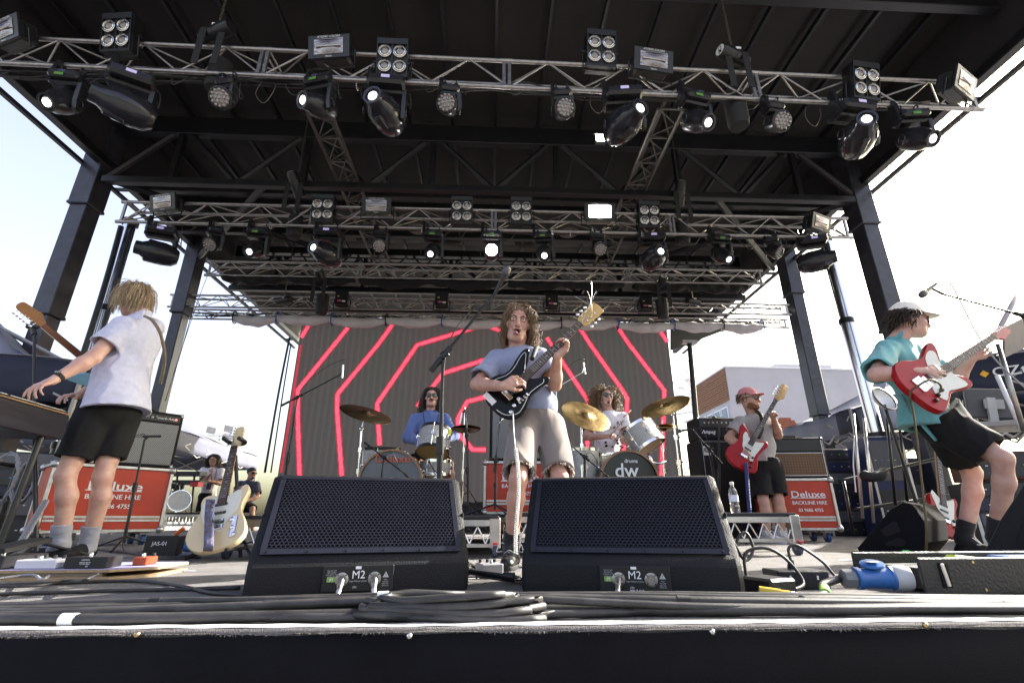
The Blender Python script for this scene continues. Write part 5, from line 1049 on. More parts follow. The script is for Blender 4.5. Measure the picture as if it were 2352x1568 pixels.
# coiled white lead from the black guitar
jack = WM[G1.name] @ V((-.03, -.13, 0)); jack = at(1178, 944, 2.82); dn = [jack, at(1180, 990, 2.72), at(1184, 1030, 2.66)]; cp = []
z0, z1_ = at(1184, 1030, 2.66), at(1190, 1272, 2.60)
for i in range(520):
    t_ = i / 519; c = z0.lerp(z1_, t_) + V((.012 * math.sin(t_ * 5), 0, 0)); a = i * .62; cp.append(c + V((.0085 * math.cos(a), .0085 * math.sin(a), 0)))
cable('coiled_lead', bez(dn, 6) + cp, .0032, pm('white_lead', (.68, .66, .62), .45), 'white coiled guitar lead hanging in front of the singer', 'guitar lead', n=5, sub=1)
# red guitar at the right
gb, gn = at(2128, 876, 2.84), at(2284, 772, 2.98)
G2 = guitar('red guitar with cream pickguard held by the leaning guitarist', gb, gn, V((-.12, -.97, .18)), 'offset', GRED, guard=PEARL, gshape=[(.0, -.13), (.07, -.10), (.13, -.115), (.22, -.125), (.21, -.05), (.20, .03), (.25, .10), (.22, .125), (.15, .10), (.10, .045), (.03, -.01), (-.02, -.07)], headst='six', headm=GRED, flip=1, body_s=1.12, extras='p2', headtext=None)
MB().box((-.045, .005, -.002), (.075, .10, .010), bev=.004).build('bridge_cover', CHR, G2); text('lettering', 'JAG', .02, BLKM, G2, Matrix.Translation((.5, .0, -.5))) if False else None
lead = [WM[G2.name] @ V((-.01, -.09, .012)), at(2160, 884, 2.78), at(2138, 872, 2.74), at(2110, 885, 2.76), at(2090, 905, 2.82), at(2100, 960, 2.88), at(2112, 1060, 2.9), at(2122, 1150, 2.9), at(2128, 1230, 2.88), fl(2120, 1290) + V((0, 0, .01)), fl(2070, 1280) + V((0, 0, .01)), fl(1990, 1272) + V((0, 0, .01)), fl(1960, 1268) + V((0, 0, .01)), fl(2000, 1264) + V((0, 0, .01))]
cable('guitar_lead', lead, .006, pm('olive_lead', (.10, .075, .035), .6, 0, .3, 60), 'olive braided guitar lead looping from the red guitar to the floor', 'guitar lead')
strp = bez([WM[G2.name] @ V((-.14, .02, -.03)), at(2070, 880, 3.0), at(2048, 830, 3.02), at(2060, 785, 3.1)], 6); 
# the keyboard player's guitar, neck resting on a stand clip
gb, gn = at(277, 893, 3.80), at(98, 746, 3.30)
G3 = guitar('pale blue guitar with brown headstock slung on the keyboard player', gb, gn, V((-.62, .74, .25)), 'offset', GBLUE, headst='six', neckm=MAHOG, headm=pm('headstock_brown', (.24, .115, .05), .35, 0, .25, 8, stretch=(1, 1, 4)), flip=-1)
# ================================================================ drummers, bass player, crew
def simple_head(t, H, nk, skin, sc, hairm=None, n=0, length=.2, region=None, hk=None, brow=(.02, .014, .01), vox=.005): pass
RISER = .285
# drummer in the blue shirt
J = dict(head=at(991, 912, 6.0), neck=at(989, 942, 6.04), chest=at(988, 972, 6.05), pel=at(984, 1052, 6.08), shL=at(955, 964, 6.02), shR=at(1022, 964, 6.02), elL=at(936, 1004, 5.95), elR=at(1042, 1000, 5.92), wrL=at(966, 1014, 5.72), wrR=at(1018, 1010, 5.70), hipL=at(966, 1058, 6.05), hipR=at(1002, 1058, 6.05), knL=at(942, 1062, 5.62), knR=at(1030, 1066, 5.62), anL=at(940, 1140, 5.6), anR=at(1040, 1145, 5.55))
J['neck'] = J['head'].lerp(J['neck'], 1.22); chk('drummerL', J); P4 = thing('person', 'drummer in blue buttoned shirt and sunglasses behind the left drum kit', 'person', V((J['pel'].x, 6.0, RISER)))
b = body(J, .98, .008); hand(b, J['wrL'], (.5, -.8, -.1), (.2, .1, -1), 1, .9, .03); hand(b, J['wrR'], (-.5, -.8, -.1), (-.2, .1, -1), -1, .9, .03)
H4 = _hf(V(J['head']), V((.12, -.98, -.05)), V((.0, -.05, 1))); np_obj('body', [b.mesh(), head_sdf(H4, J['neck'], 1., .005, mouth=.006).mesh()], SKIN, P4)
shirt(P4, J, fabric('blue_shirt', (.095, .145, .36), .7, .3, 160), at(984, 1046, 6.05), (0, 0, -1), (.95, .95), .07, .03, (.008, 20, 4), collar=True, long_sleeve=True, vox=.008)
shorts(P4, J, MATS['black_cotton'], at(984, 1036, 6.06), (0, 0, 1), (.8, .8), (.10, .09, .09), vox=.009)
hair_strands(H4, 700, .30, 3, 1., region=lambda d, rg: d.z > -.3 and not (d.y > .45 and d.z < .6) and not (d.y > .1 and abs(d.x) < .5 and d.z < .3), gravity=1.0, r0=.0034, part=.9, seg=10, lift=-.02).build('hair', DARKH, P4, smooth=True, world=True); scalp(H4, 1.02, MATS['dark_under'], P4, .0, y0=.04)
sunglasses(H4, 1.05, P4); face_bits(H4, P4, 1., .006, brow=(.015, .01, .008), eyes=False); MB().tube([H4 @ V((-.03, .095, -.055)), H4 @ V((-.014, .110, -.044)), H4 @ V((0, .114, -.042)), H4 @ V((.014, .110, -.044)), H4 @ V((.03, .095, -.055))], .0055, 6).build('moustache', DARKH, P4, world=True)
MB().tube(bez([at(972, 948, 5.93), at(974, 965, 5.90), at(977, 976, 5.90)], 4), .004, 5).build('lanyard', BLKM, P4, world=True); MB().tube(bez([at(1008, 950, 5.93), at(1004, 965, 5.90), at(1000, 978, 5.90)], 4), .004, 5).build('lanyard', BLKM, P4, world=True)
# drummer in the white t-shirt
J = dict(head=at(1391, 912, 6.0), neck=at(1398, 943, 6.04), chest=at(1400, 974, 6.05), pel=at(1392, 1048, 6.08), shL=at(1370, 963, 6.02), shR=at(1430, 960, 6.02), elL=at(1342, 1003, 5.90), elR=at(1440, 995, 5.96), wrL=at(1393, 1002, 5.70), wrR=at(1428, 1010, 5.72), hipL=at(1374, 1054, 6.05), hipR=at(1410, 1054, 6.05), knL=at(1352, 1060, 5.62), knR=at(1440, 1062, 5.62), anL=at(1350, 1140, 5.6), anR=at(1440, 1140, 5.6))
J['neck'] = J['head'].lerp(J['neck'], 1.18); chk('drummerR', J); P5 = thing('person', 'curly-haired drummer in white printed t-shirt behind the right drum kit', 'person', V((J['pel'].x, 6.0, RISER)))
b = body(J, .98, .008); hand(b, J['wrL'], at(1410, 997, 5.64) - V(J['wrL']), (.1, .5, -.8), -1, .9, .03); hand(b, J['wrR'], (-.05, -.8, -.3), (.6, .1, -.6), 1, .8, .03)
H5 = _hf(V(J['head']), V((.16, -.97, -.03)), V((.06, -.03, 1))); np_obj('body', [b.mesh(), head_sdf(H5, J['neck'], 1., .005).mesh()], SKIN, P5)
WT = fabric('white_cotton', (.72, .68, .73), .88, .3, 160); so5 = shirt(P5, J, WT, at(1392, 1046, 6.05), (0, 0, -1), (.72, .72), .088, .035, (.007, 20, 6), vox=.008)
text('lettering', 'RY', .07, BLKM, so5, Matrix.Translation(WM[P5.name].inverted() @ at(1424, 972, 5.885)) @ Matrix.Rotation(R(90), 4, 'X'), True)
rg = random.Random(2)
for k in range(16): MB().box(at(1398 + rg.uniform(-14, 32), 978 + rg.uniform(-6, 52), 5.90), (rg.uniform(.004, .03), .05, rg.uniform(.004, .03)), rot=(0, rg.uniform(0, 3), 0)).build('shirt_print', BLKM, so5, world=True)
shorts(P5, J, fabric('olive_shorts', (.06, .055, .045), .9), at(1392, 1036, 6.06), (0, 0, 1), (.7, .7), (.10, .09, .095), vox=.009)
hair_strands(H5, 800, lambda d, rg: .22 + .12 * rg.random(), 6, 1., region=lambda d, rg: d.z > -.5 and not (d.y > .45 and d.z < .6) and not (d.y > .1 and abs(d.x) < .5 and d.z < .3), gravity=.5, curl=.016, wind=(.05, 0, 0), r0=.0032, part=.9, lift=.03, pile=1.5, seg=14).build('hair', BROWNH, P5, smooth=True, world=True); scalp(H5, 1.02, MATS['brown_under'], P5, .0, y0=.04)
sunglasses(H5, 1.05, P5, round_=2.0, w=.024, h=.024); face_bits(H5, P5, 1., brow=(.015, .01, .008), eyes=False); MB().ell((0, .098, -.085), (.016, .012, .014), H5).build('beard', DARKH, P5, world=True)
WOOD = pm('drumstick_wood', (.45, .28, .13), .5, 0, .15)
for lb, a, b_ in (('drumstick in the left hand of the white-shirted drummer', at(1398, 1004, 5.66), at(1432, 965, 5.3)), ('drumstick raised behind the right tom', at(1432, 958, 5.72), at(1449, 942, 5.72))): tag(MB().cyl(a, b_, .0075, .005, n=8).ell(b_, (.006, .006, .008), None, 8, 6).build('drumstick', WOOD, smooth=True, world=True), lb, 'drumstick', 'drumsticks')
# bass player in the pink cap
J = dict(head=at(1720, 918, 5.4), neck=at(1728, 946, 5.44), chest=at(1738, 980, 5.45), pel=at(1757, 1068, 5.45), shL=at(1702, 970, 5.40), shR=at(1764, 966, 5.50), elL=at(1674, 1005, 5.36), elR=at(1788, 1000, 5.46), wrL=at(1703, 1030, 5.16), wrR=at(1776, 958, 5.26), hipL=at(1740, 1078, 5.43), hipR=at(1774, 1076, 5.47), knL=at(1754, 1152, 5.36), knR=at(1788, 1150, 5.40), anL=at(1760, 1226, 5.42), anR=at(1793, 1224, 5.46))
J['neck'] = J['head'].lerp(J['neck'], 1.35); chk('bass', J); P6 = thing('person', 'bass player in pink cap, grey t-shirt and black shorts', 'person', V((J['pel'].x, 5.42, 0)))
b = body(J, .98, .007); hand(b, J['wrL'], at(1712, 1042, 5.10) - V(J['wrL']), (.4, .8, 0), -1, .55, .04, 1.); hand(b, J['wrR'], at(1772, 944, 5.20) - V(J['wrR']), (-.5, -.6, .3), 1, .85, .03)
for S in 'LR': foot(b, J['an' + S], V(J['an' + S]) + V((.05, -.14, -.06)))
H6 = _hf(V(J['head']), V((.62, -.77, -.05)), V((.04, -.04, 1))); np_obj('body', [b.mesh(), head_sdf(H6, J['neck'], 1.02, .005).mesh()], SKIN2, P6)
shirt(P6, J, fabric('grey_marl', (.30, .275, .27), .9, .3, 160), at(1752, 1062, 5.44), (-.06, 0, -1), (.7, .6), .088, .035, (.007, 20, 11), vox=.0075)
shorts(P6, J, MATS['black_cotton'], at(1754, 1052, 5.44), (0, 0, 1), (.84, .82), (.108, .10, .105), vox=.008)
for S in 'LR': a = V(J['an' + S]); d = V((.35, -.95, 0)).normalized(); shoe(P6, (a.x, a.y, 0), V((a.x, a.y, 0)) + d * .16, fabric('white_canvas', (.6, .58, .56), .8), SOLEW, 0, .07, laces=TAPE_W); sock(P6, J['kn' + S], a, a + d * .2, fabric('pale_sock', (.5, .5, .5), .9), .85, (.043, .043))
PINK = fabric('pink_canvas', (.52, .19, .20), .9, .3, 200); cap(H6, 1.05, P6, PINK, .07, flat=.012); hair_strands(H6, 120, .05, 5, 1.03, region=lambda d, rg: d.z < .35 and d.y < .35 and d.z > -.45, gravity=.4, r0=.005).build('hair', BROWNH, P6, smooth=True, world=True)
sunglasses(H6, 1.05, P6); face_bits(H6, P6, 1.02, brow=(.04, .025, .015), eyes=False)
bs = SDF(.006); [bs.ell(H6 @ V(c), r_, H6, .02) for c, r_ in (((0, .066, -.090), (.047, .042, .036)), ((-.044, .03, -.072), (.026, .05, .04)), ((.044, .03, -.072), (.026, .05, .04)))]; bs.wrinkle(.003, 130, 2); np_obj('beard', [bs.mesh()], pm('ginger_beard', (.16, .075, .035), .8, 0, .4, 90, .6, 260), P6)
MB().tube(bez([at(1738, 944, 5.36), at(1748, 955, 5.30), at(1750, 985, 5.26), at(1742, 1005, 5.24)], 5), .022, 6).build('bass_strap', BLKM, P6, smooth=True, world=True)
# crew in the wings
J = dict(head=at(491, 1056, 11.5), neck=at(489, 1073, 11.55), chest=at(487, 1090, 11.55), pel=at(476, 1138, 11.5), shL=at(467, 1080, 11.5), shR=at(509, 1082, 11.5), elL=at(468, 1106, 11.4), elR=at(506, 1110, 11.4), wrL=at(486, 1086, 11.25), wrR=at(478, 1104, 11.2), hipL=at(468, 1143, 11.5), hipR=at(484, 1143, 11.5), knL=at(460, 1180, 11.45), knR=at(478, 1180, 11.45), anL=at(454, 1214, 11.5), anR=at(472, 1214, 11.5))
J['neck'] = J['head'].lerp(J['neck'], 1.15); chk('crew', J); P7 = thing('person', 'long-haired crew member in white t-shirt holding chin behind the cream guitar', 'person', V((J['pel'].x, 11.5, 0)))
b = body(J, .95, .012); hand(b, J['wrL'], at(488, 1072, 11.22) - V(J['wrL']), (.3, .9, 0), 1, .9, .03); hand(b, J['wrR'], (-1, .1, 0), (0, 1, 0), 1, .4, .03)
H7 = _hf(V(J['head']), V((.05, -.98, -.15)), V((0, -.1, 1))); np_obj('body', [b.mesh(), head_sdf(H7, J['neck'], 1., .007).mesh()], SKIN2, P7)
shirt(P7, J, WT, at(477, 1140, 11.5), (0, 0, -1), (.75, .75), .085, .035, (.007, 20, 2), vox=.011); shorts(P7, J, MATS['black_cotton'], at(477, 1132, 11.5), (0, 0, 1), (.85, .85), (.10, .09, .10), vox=.012)
hair_strands(H7, 400, .34, 4, 1., region=lambda d, rg: d.z > -.3 and not (d.y > .45 and d.z < .6) and not (d.y > .1 and abs(d.x) < .5 and d.z < .3), gravity=1.0, r0=.005, part=.9, lift=-.02).build('hair', DARKH, P7, smooth=True, world=True); scalp(H7, 1.03, MATS['dark_under'], P7, y0=.04); face_bits(H7, P7, 1., brow=(.015, .01, .008))
MB().tube(bez([at(481, 1078, 11.36), at(486, 1095, 11.30), at(488, 1112, 11.30), at(494, 1095, 11.30), at(498, 1078, 11.36)], 4), .008, 5).build('lanyard', BLKM, P7, world=True); MB().box(at(480, 1117, 11.28), (.09, .01, .12)).build('pass_card', pm('pass_purple', (.12, .08, .16), .5), P7, world=True)
for S in 'LR': a = V(J['an' + S]); shoe(P7, (a.x, a.y, 0), V((a.x, a.y - .16, 0)), SUEDE, SOLEW, 0, .07)
J = dict(head=at(578, 1087, 11.3), neck=at(573, 1104, 11.35), chest=at(570, 1120, 11.35), pel=at(562, 1162, 11.4), shL=at(553, 1111, 11.35), shR=at(589, 1112, 11.3), elL=at(541, 1128, 11.2), elR=at(592, 1140, 11.2), wrL=at(556, 1118, 11.0), wrR=at(566, 1150, 11.0), hipL=at(553, 1166, 11.4), hipR=at(572, 1166, 11.4), knL=at(546, 1166, 10.9), knR=at(580, 1168, 10.9), anL=at(546, 1214, 10.9), anR=at(580, 1214, 10.9))
chk('crew2', J); P8 = thing('person', 'seated crew member in dark patterned shirt and beanie looking right', 'person', V((J['pel'].x, 11.3, 0)))
b = body(J, .95, .012); hand(b, J['wrL'], (.6, -.6, -.3), (0, .3, -1), 1, .5, .03); hand(b, J['wrR'], (-1, -.2, 0), (0, 0, -1), -1, .5, .03)
H8 = _hf(V(J['head']), V((.85, -.5, -.05)), V((.05, 0, 1))); np_obj('body', [b.mesh(), head_sdf(H8, J['neck'], 1., .007).mesh()], SKIN2, P8)
shirt(P8, J, fabric('dark_pattern', (.05, .05, .085), .9, .2, 100, .8, 60), at(562, 1160, 11.4), (0, 0, -1), (.75, .75), .085, .035, (.007, 20, 2), vox=.012); shorts(P8, J, MATS['black_cotton'], at(562, 1154, 11.4), (0, 0, 1), (.95, .95), (.10, .09, .09), vox=.012)
bs = SDF(.008); bs.ell(H8 @ V((0, -.02, .045)), (.088, .108, .095), H8); bs.plane(H8 @ V((0, 0, .03)), H8.to_3x3() @ V((0, .35, -1))); np_obj('beanie', [bs.mesh()], fabric('dark_knit', (.03, .025, .03), .95, .6, 120), P8); sunglasses(H8, 1.05, P8)
bs = SDF(.008); bs.ell(H8 @ V((0, .06, -.085)), (.045, .045, .04), H8); np_obj('beard', [bs.mesh()], MATS['dark_under'], P8)
# ================================================================ the bass
gb, gn = at(1709, 1046, 5.10), at(1783, 917, 5.16)
guitar('red bass guitar with white pickguard held by the bass player', gb, gn, V((-.15, -.97, .15)), 'offset', GRED, guard=PEARL, fret=FRETB, headm=pm('bass_head_maple', (.48, .28, .09), .35, 0, .2, 10, coat=.3), headst='six', nstr=4, flip=1, extras='', body_s=1.05)
# ================================================================ floor monitors at the front
random.seed(21)
WBOX = pm('wedge_paint', (.009, .009, .011), .5, 0, .2, 6, .35, 260, spec=.22, scuff=((.10, .085, .07), 14, .70)); GRILLE = pm('grille_blue_black', (.014, .015, .024), .35, .1, .15, 6)
def floor_wedge(label, loc, rz, W_=.72, panel_x=-.015, serial=None, right_plug=True):
    t = thing('floor_monitor', label, 'monitor speaker', loc, (0, 0, rz), 'monitor wedges with hexagon grilles'); hw = W_ / 2
    prof = [(0.012, 0), (-.004, .012), (-.008, .05), (-.004, .095), (.012, .122), (.258, .398), (.275, .404), (.33, .402), (.345, .39), (.49, .13), (.485, .0)]
    n = len(prof); m = MB(); vs = []
    for (x, k) in ((-hw, 1), (-hw + .016, 0), (hw - .016, 0), (hw, 1)):
        for (y, z) in prof: c = V((.25, .18)); q = V((y, z)); q = c + (q - c) * (.955 if k else 1); vs.append((x, q.x, max(q.y, .0)))
    fs = []
    for r_ in range(3):
        for i in range(n): j = (i + 1) % n; fs.append((r_ * n + i, (r_ + 1) * n + i, (r_ + 1) * n + j, r_ * n + j))
    fs += [tuple(range(n)), tuple(range(3 * n, 4 * n))[::-1]]; m.add(vs, fs).build('cabinet', WBOX, t, smooth=25)
    a, b_ = V((0, .016, .130)), V((0, .250, .392)); u = (b_ - a).normalized(); nrm = V((0, -u.z, u.y)); Ls = (b_ - a).length; F = frame(a + nrm * .004, (1, 0, 0), z=nrm) ; F = Matrix(((1, u.x, nrm.x, F[0][3]), (0, u.y, nrm.y, F[1][3]), (0, u.z, nrm.z, F[2][3]), (0, 0, 0, 1)))
    gw = hw - .030; MB().box((0, Ls / 2, -.0045), (2 * gw, Ls - .01, .003), M=F).build('grille_foam', pm('foam_black', (.006, .006, .008), .95), t)
    g = MB(); p = .0142; row = 0; y = .030; ro = p / math.sqrt(3)
    while y < Ls - .012:
        x = -gw + .022 + (p / 2 if row % 2 else 0)
        while x < gw - .020:
            vs = []; 
            for k in range(6): an = math.pi / 6 + k * math.pi / 3; vs.append(F @ V((x + ro * math.cos(an), y + ro * math.sin(an), .0022)))
            for k in range(6): an = math.pi / 6 + k * math.pi / 3; vs.append(F @ V((x + ro * .80 * math.cos(an), y + ro * .80 * math.sin(an), .0022)))
            for k in range(6): an = math.pi / 6 + k * math.pi / 3; vs.append(F @ V((x + ro * .80 * math.cos(an), y + ro * .80 * math.sin(an), -.0026)))
            g.add(vs, [(k, (k + 1) % 6, 6 + (k + 1) % 6, 6 + k) for k in range(6)] + [(6 + k, 6 + (k + 1) % 6, 12 + (k + 1) % 6, 12 + k) for k in range(6)]); x += p
        y += p * .866; row += 1
    g.build('grille_mesh', GRILLE, t, kind='stuff')
    MB().box((0, .0105, .0012), (2 * gw, .021, .004), M=F).box((0, Ls - .006, .0012), (2 * gw, .012, .004), M=F).box((-gw + .007, Ls / 2, .0012), (.018, Ls - .03, .0041), M=F).box((gw - .007, Ls / 2, .0012), (.018, Ls - .03, .0041), M=F).build('grille_frame', GRILLE, t)
    for i in range(6): MB().lathe([(.0045, 0), (.0045, .0022), (.002, .0028)], F @ Matrix.Translation((-gw + .02 + i * (2 * gw - .04) / 5, .009, .003)), 10).build('screw', BLKMETAL, t)
    pn = MB().box((panel_x, -.0105, .058), (.228, .006, .078), bev=.002).build('connector_panel', pm('panel_black', (.006, .006, .007), .5), t); T = lambda x, z: frame((panel_x + x, -.0145, z), (1, 0, 0), z=(0, -1, 0))
    text('lettering', 'M2', .034, WHITE, pn, T(.0, .068), True); text('lettering', 'Stage Monitor System', .0065, GREY_TXT, pn, T(.0, .050), True)
    for i in range(4): text('lettering', ('Use only with', 'd&b amplifier', 'controller in M2', 'configuration')[i], .0052, GREY_TXT, pn, T(-.085, .083 - i * .006))
    text('lettering', 'd&b', .009, GREY_TXT, pn, T(-.01, .032))
    if serial: text('lettering', serial, .011, WHITE, pn, T(.005, .022))
    gs = MB().box((panel_x - .085, -.0146, .056), (.027, .002, .014)).build('sticker', pm('green_sticker', (.20, .36, .06), .5), pn); text('lettering', 'JPJ', .012, WHITE, gs, frame((panel_x - .085, -.0162, .056), (1, 0, 0), z=(0, -1, 0)))
    MB().box((panel_x - .002, -.0146, .090), (.018, .002, .008)).build('sticker', TAPE_W, pn)
    MB().prism([(-.010, -.009), (.010, -.009), (0, .009)], 0, .0008, T(.088, .068)).build('warning_sign', GREY_TXT, pn); text('lettering', '!', .014, BLKM, pn, T(.088, .066) @ Matrix.Translation((0, 0, .0015)), True)
    for i in range(4): text('lettering', ('Read', 'manual &', 'safety instr.', 'before use')[i], .005, GREY_TXT, pn, T(.088, .052 - i * .006))
    for s_, plug in ((-1, True), (1, right_plug)):
        c = V((panel_x + s_ * .052, -.0135, .056)); Mx = frame(c, (1, 0, 0), z=(0, -1, 0)); sk_ = MB().lathe([(.021, 0), (.021, .003), (.016, .004), (.015, .008), (.012, .008), (.011, .003)], Mx, 24).build('socket', ALUD, pn, smooth=35)
        for k in range(4): an = math.pi / 4 + k * math.pi / 2; MB().cyl(Mx @ V((.018 * math.cos(an), .018 * math.sin(an), .002)), Mx @ V((.018 * math.cos(an), .018 * math.sin(an), .0045)), .0022, n=8).build('screw', BLKMETAL, sk_)
        if plug:
            d = V((s_ * .04 - .05, -.75, -.55)).normalized(); MB().cyl(c, c + d * .03, .0105, n=16).cyl(c + d * .03, c + d * .052, .0085, n=16).cyl(c + d * .052, c + d * .066, .0095, .007, n=16).build('plug', ALU, sk_, smooth=40)
        else:
            for k in range(4): an = k * math.pi / 2 + .4; MB().cyl(Mx @ V((.006 * math.cos(an), .006 * math.sin(an), .003)), Mx @ V((.006 * math.cos(an), .006 * math.sin(an), .007)), .0014, n=6).build('pin', ALU, sk_)
    for s_ in (-1, 1):
        for (y, z, w_, h_) in ((.18, .24, .10, .05), (.20, .12, .12, .06)): MB().box((s_ * (hw - .001), y, z), (.004, w_, h_), bev=.002).build('side_recess', BLKM, t)
    return t
floor_wedge('monitor wedge at the front, left of the singer, two leads plugged in', (-.420, 1.825, 0), R(14))
floor_wedge('monitor wedge at the front, right of the singer, scraped, one lead plugged in', (.464, 1.770, 0), R(-13.7), serial='MELB 013', right_plug=False, panel_x=.02)
def side_wedge(label, pts, Y, depth, slots, mat=WBOX, turn=0.):
    c0 = at(sum(x for x, y in pts) / len(pts), 1230, Y); n_ = Matrix.Rotation(turn, 3, 'Z') @ V((-c0.x, -c0.y, 0)).normalized(); X = V((-n_.y, n_.x, 0)); o = V((c0.x, c0.y, 0)); M = frame(o, X, z=(0, 0, 1)); t = thing('side_monitor', label, 'monitor speaker', M=M)
    def on(x, y): d = ray(x, y); k = (o - V((0, 0, CAMH))).dot(n_) / d.dot(n_); p = V((0, 0, CAMH)) + d * k; return ((p - o).dot(X), max(0., p.z))
    def ccw(q): return q if sum(q[i][0] * q[(i + 1) % len(q)][1] - q[(i + 1) % len(q)][0] * q[i][1] for i in range(len(q))) > 0 else q[::-1]
    MB().prism(ccw([on(*p) for p in pts]), -depth, 0, frame((0, 0, 0), (1, 0, 0), z=(0, -1, 0)), .012).build('cabinet', mat, t, smooth=25)
    for s_ in slots: MB().prism(ccw([on(*p) for p in s_]), .0005, .004, frame((0, -.001, 0), (1, 0, 0), z=(0, -1, 0)), .002).build('handle_recess', pm('recess_dark', (.004, .004, .005), .9), t)
    return t
WBOX2 = pm('wedge_matte', (.010, .010, .012), .9, 0, .2, 6, .2, 200, spec=.05)
t = side_wedge('monitor wedge side-on with green tape beneath the guitarist at the right', [(1968, 1258), (1974, 1268), (2105, 1272), (2128, 1245), (2122, 1195), (2096, 1158), (2075, 1152), (2046, 1168)], 3.35, .62, [[(2022, 1218), (2052, 1196), (2062, 1200), (2070, 1220), (2036, 1232)], [(2033, 1246), (2066, 1233), (2082, 1244), (2077, 1254), (2040, 1255)]], turn=R(-14), mat=WBOX2)
gt = MB().box((.02, -.006, .028), (.035, .004, .045)).build('green_tape', pm('neon_green', (.10, .75, .15), .6), t)
side_wedge('dark monitor wedge cut by the right edge of the picture', [(2248, 1305), (2258, 1272), (2300, 1190), (2360, 1100), (2460, 1080), (2480, 1310)], 2.45, .6, [[(2335, 1240), (2350, 1200), (2420, 1190), (2420, 1270), (2350, 1285)]])
# ================================================================ risers
RTOP = pm('riser_top', (.03, .03, .032), .9, 0, .3, 8, .3, 200)
def riser(label, x0, x1, y0, y1, zt):
    t = thing('drum_riser', label, 'riser', ((x0 + x1) / 2, (y0 + y1) / 2, 0), group='wheeled drum risers')
    MB().box(((x0 + x1) / 2, (y0 + y1) / 2, zt - .012), (x1 - x0, y1 - y0, .024), bev=.003).build('top_board', RTOP, t, world=True)
    for (ya) in (y0, y1 - .04):
        MB().box(((x0 + x1) / 2, ya + .02, zt - .047), (x1 - x0, .04, .045), bev=.004).build('side_rail', ALU, t, world=True); MB().box(((x0 + x1) / 2, ya + .02, zt - .185), (x1 - x0, .03, .022)).build('side_rail', ALU, t, world=True)
        n = int((x1 - x0) / .105)
        for i in range(n):
            a = x0 + .03 + (x1 - x0 - .06) * i / n; b_ = x0 + .03 + (x1 - x0 - .06) * (i + 1) / n; m_ = (a + b_) / 2
            MB().cyl((a, ya + .02, zt - .07), (m_, ya + .02, zt - .176), .0055, n=6).build('lattice_bar', ALU, t, world=True); MB().cyl((m_, ya + .02, zt - .176), (b_, ya + .02, zt - .07), .0055, n=6).build('lattice_bar', ALU, t, world=True)
    for xx in (x0 + .02, x1 - .02):
        MB().box((xx, (y0 + y1) / 2, zt - .049), (.04, y1 - y0 - .1, .045)).build('side_rail', ALU, t, world=True)
        for yy in (y0 + .03, y1 - .03):
            MB().box((xx, yy - (.002 if yy < (y0 + y1) / 2 else -.002), zt - .11), (.07, .07, .19), bev=.006).build('corner_post', ALU, t, world=True)
            c = MB().tube([(xx, yy - .025 + .0, .045 + 0 * k) for k in (0, 1)], .001, 3); w_ = MB().cyl((xx - .014, yy, .047), (xx + .014, yy, .047), .047, n=20).build('caster', pm('blue_grey_wheel', (.05, .07, .11), .5), t, smooth=40, world=True)
            MB().cyl((xx - .016, yy, .047), (xx + .016, yy, .047), .016, n=12).build('hub', ALUD, w_, world=True); MB().box((xx, yy, .098), (.045, .07, .012)).box((xx - .019, yy, .075), (.004, .03, .05)).box((xx + .019, yy, .075), (.004, .03, .05)).build('fork', ALUD, w_, world=True); MB().box((xx, yy - .05, .088), (.03, .04, .012)).build('brake', pm('red_brake', (.5, .03, .04), .5), w_, world=True)
    return t
riser('riser under the left drum kit with lattice edge and red caster brakes', -1.70, .06, 3.45, 6.6, .262); riser('riser under the right drum kit with lattice edge and blue casters', .13, 2.20, 3.62, 6.6, .283)
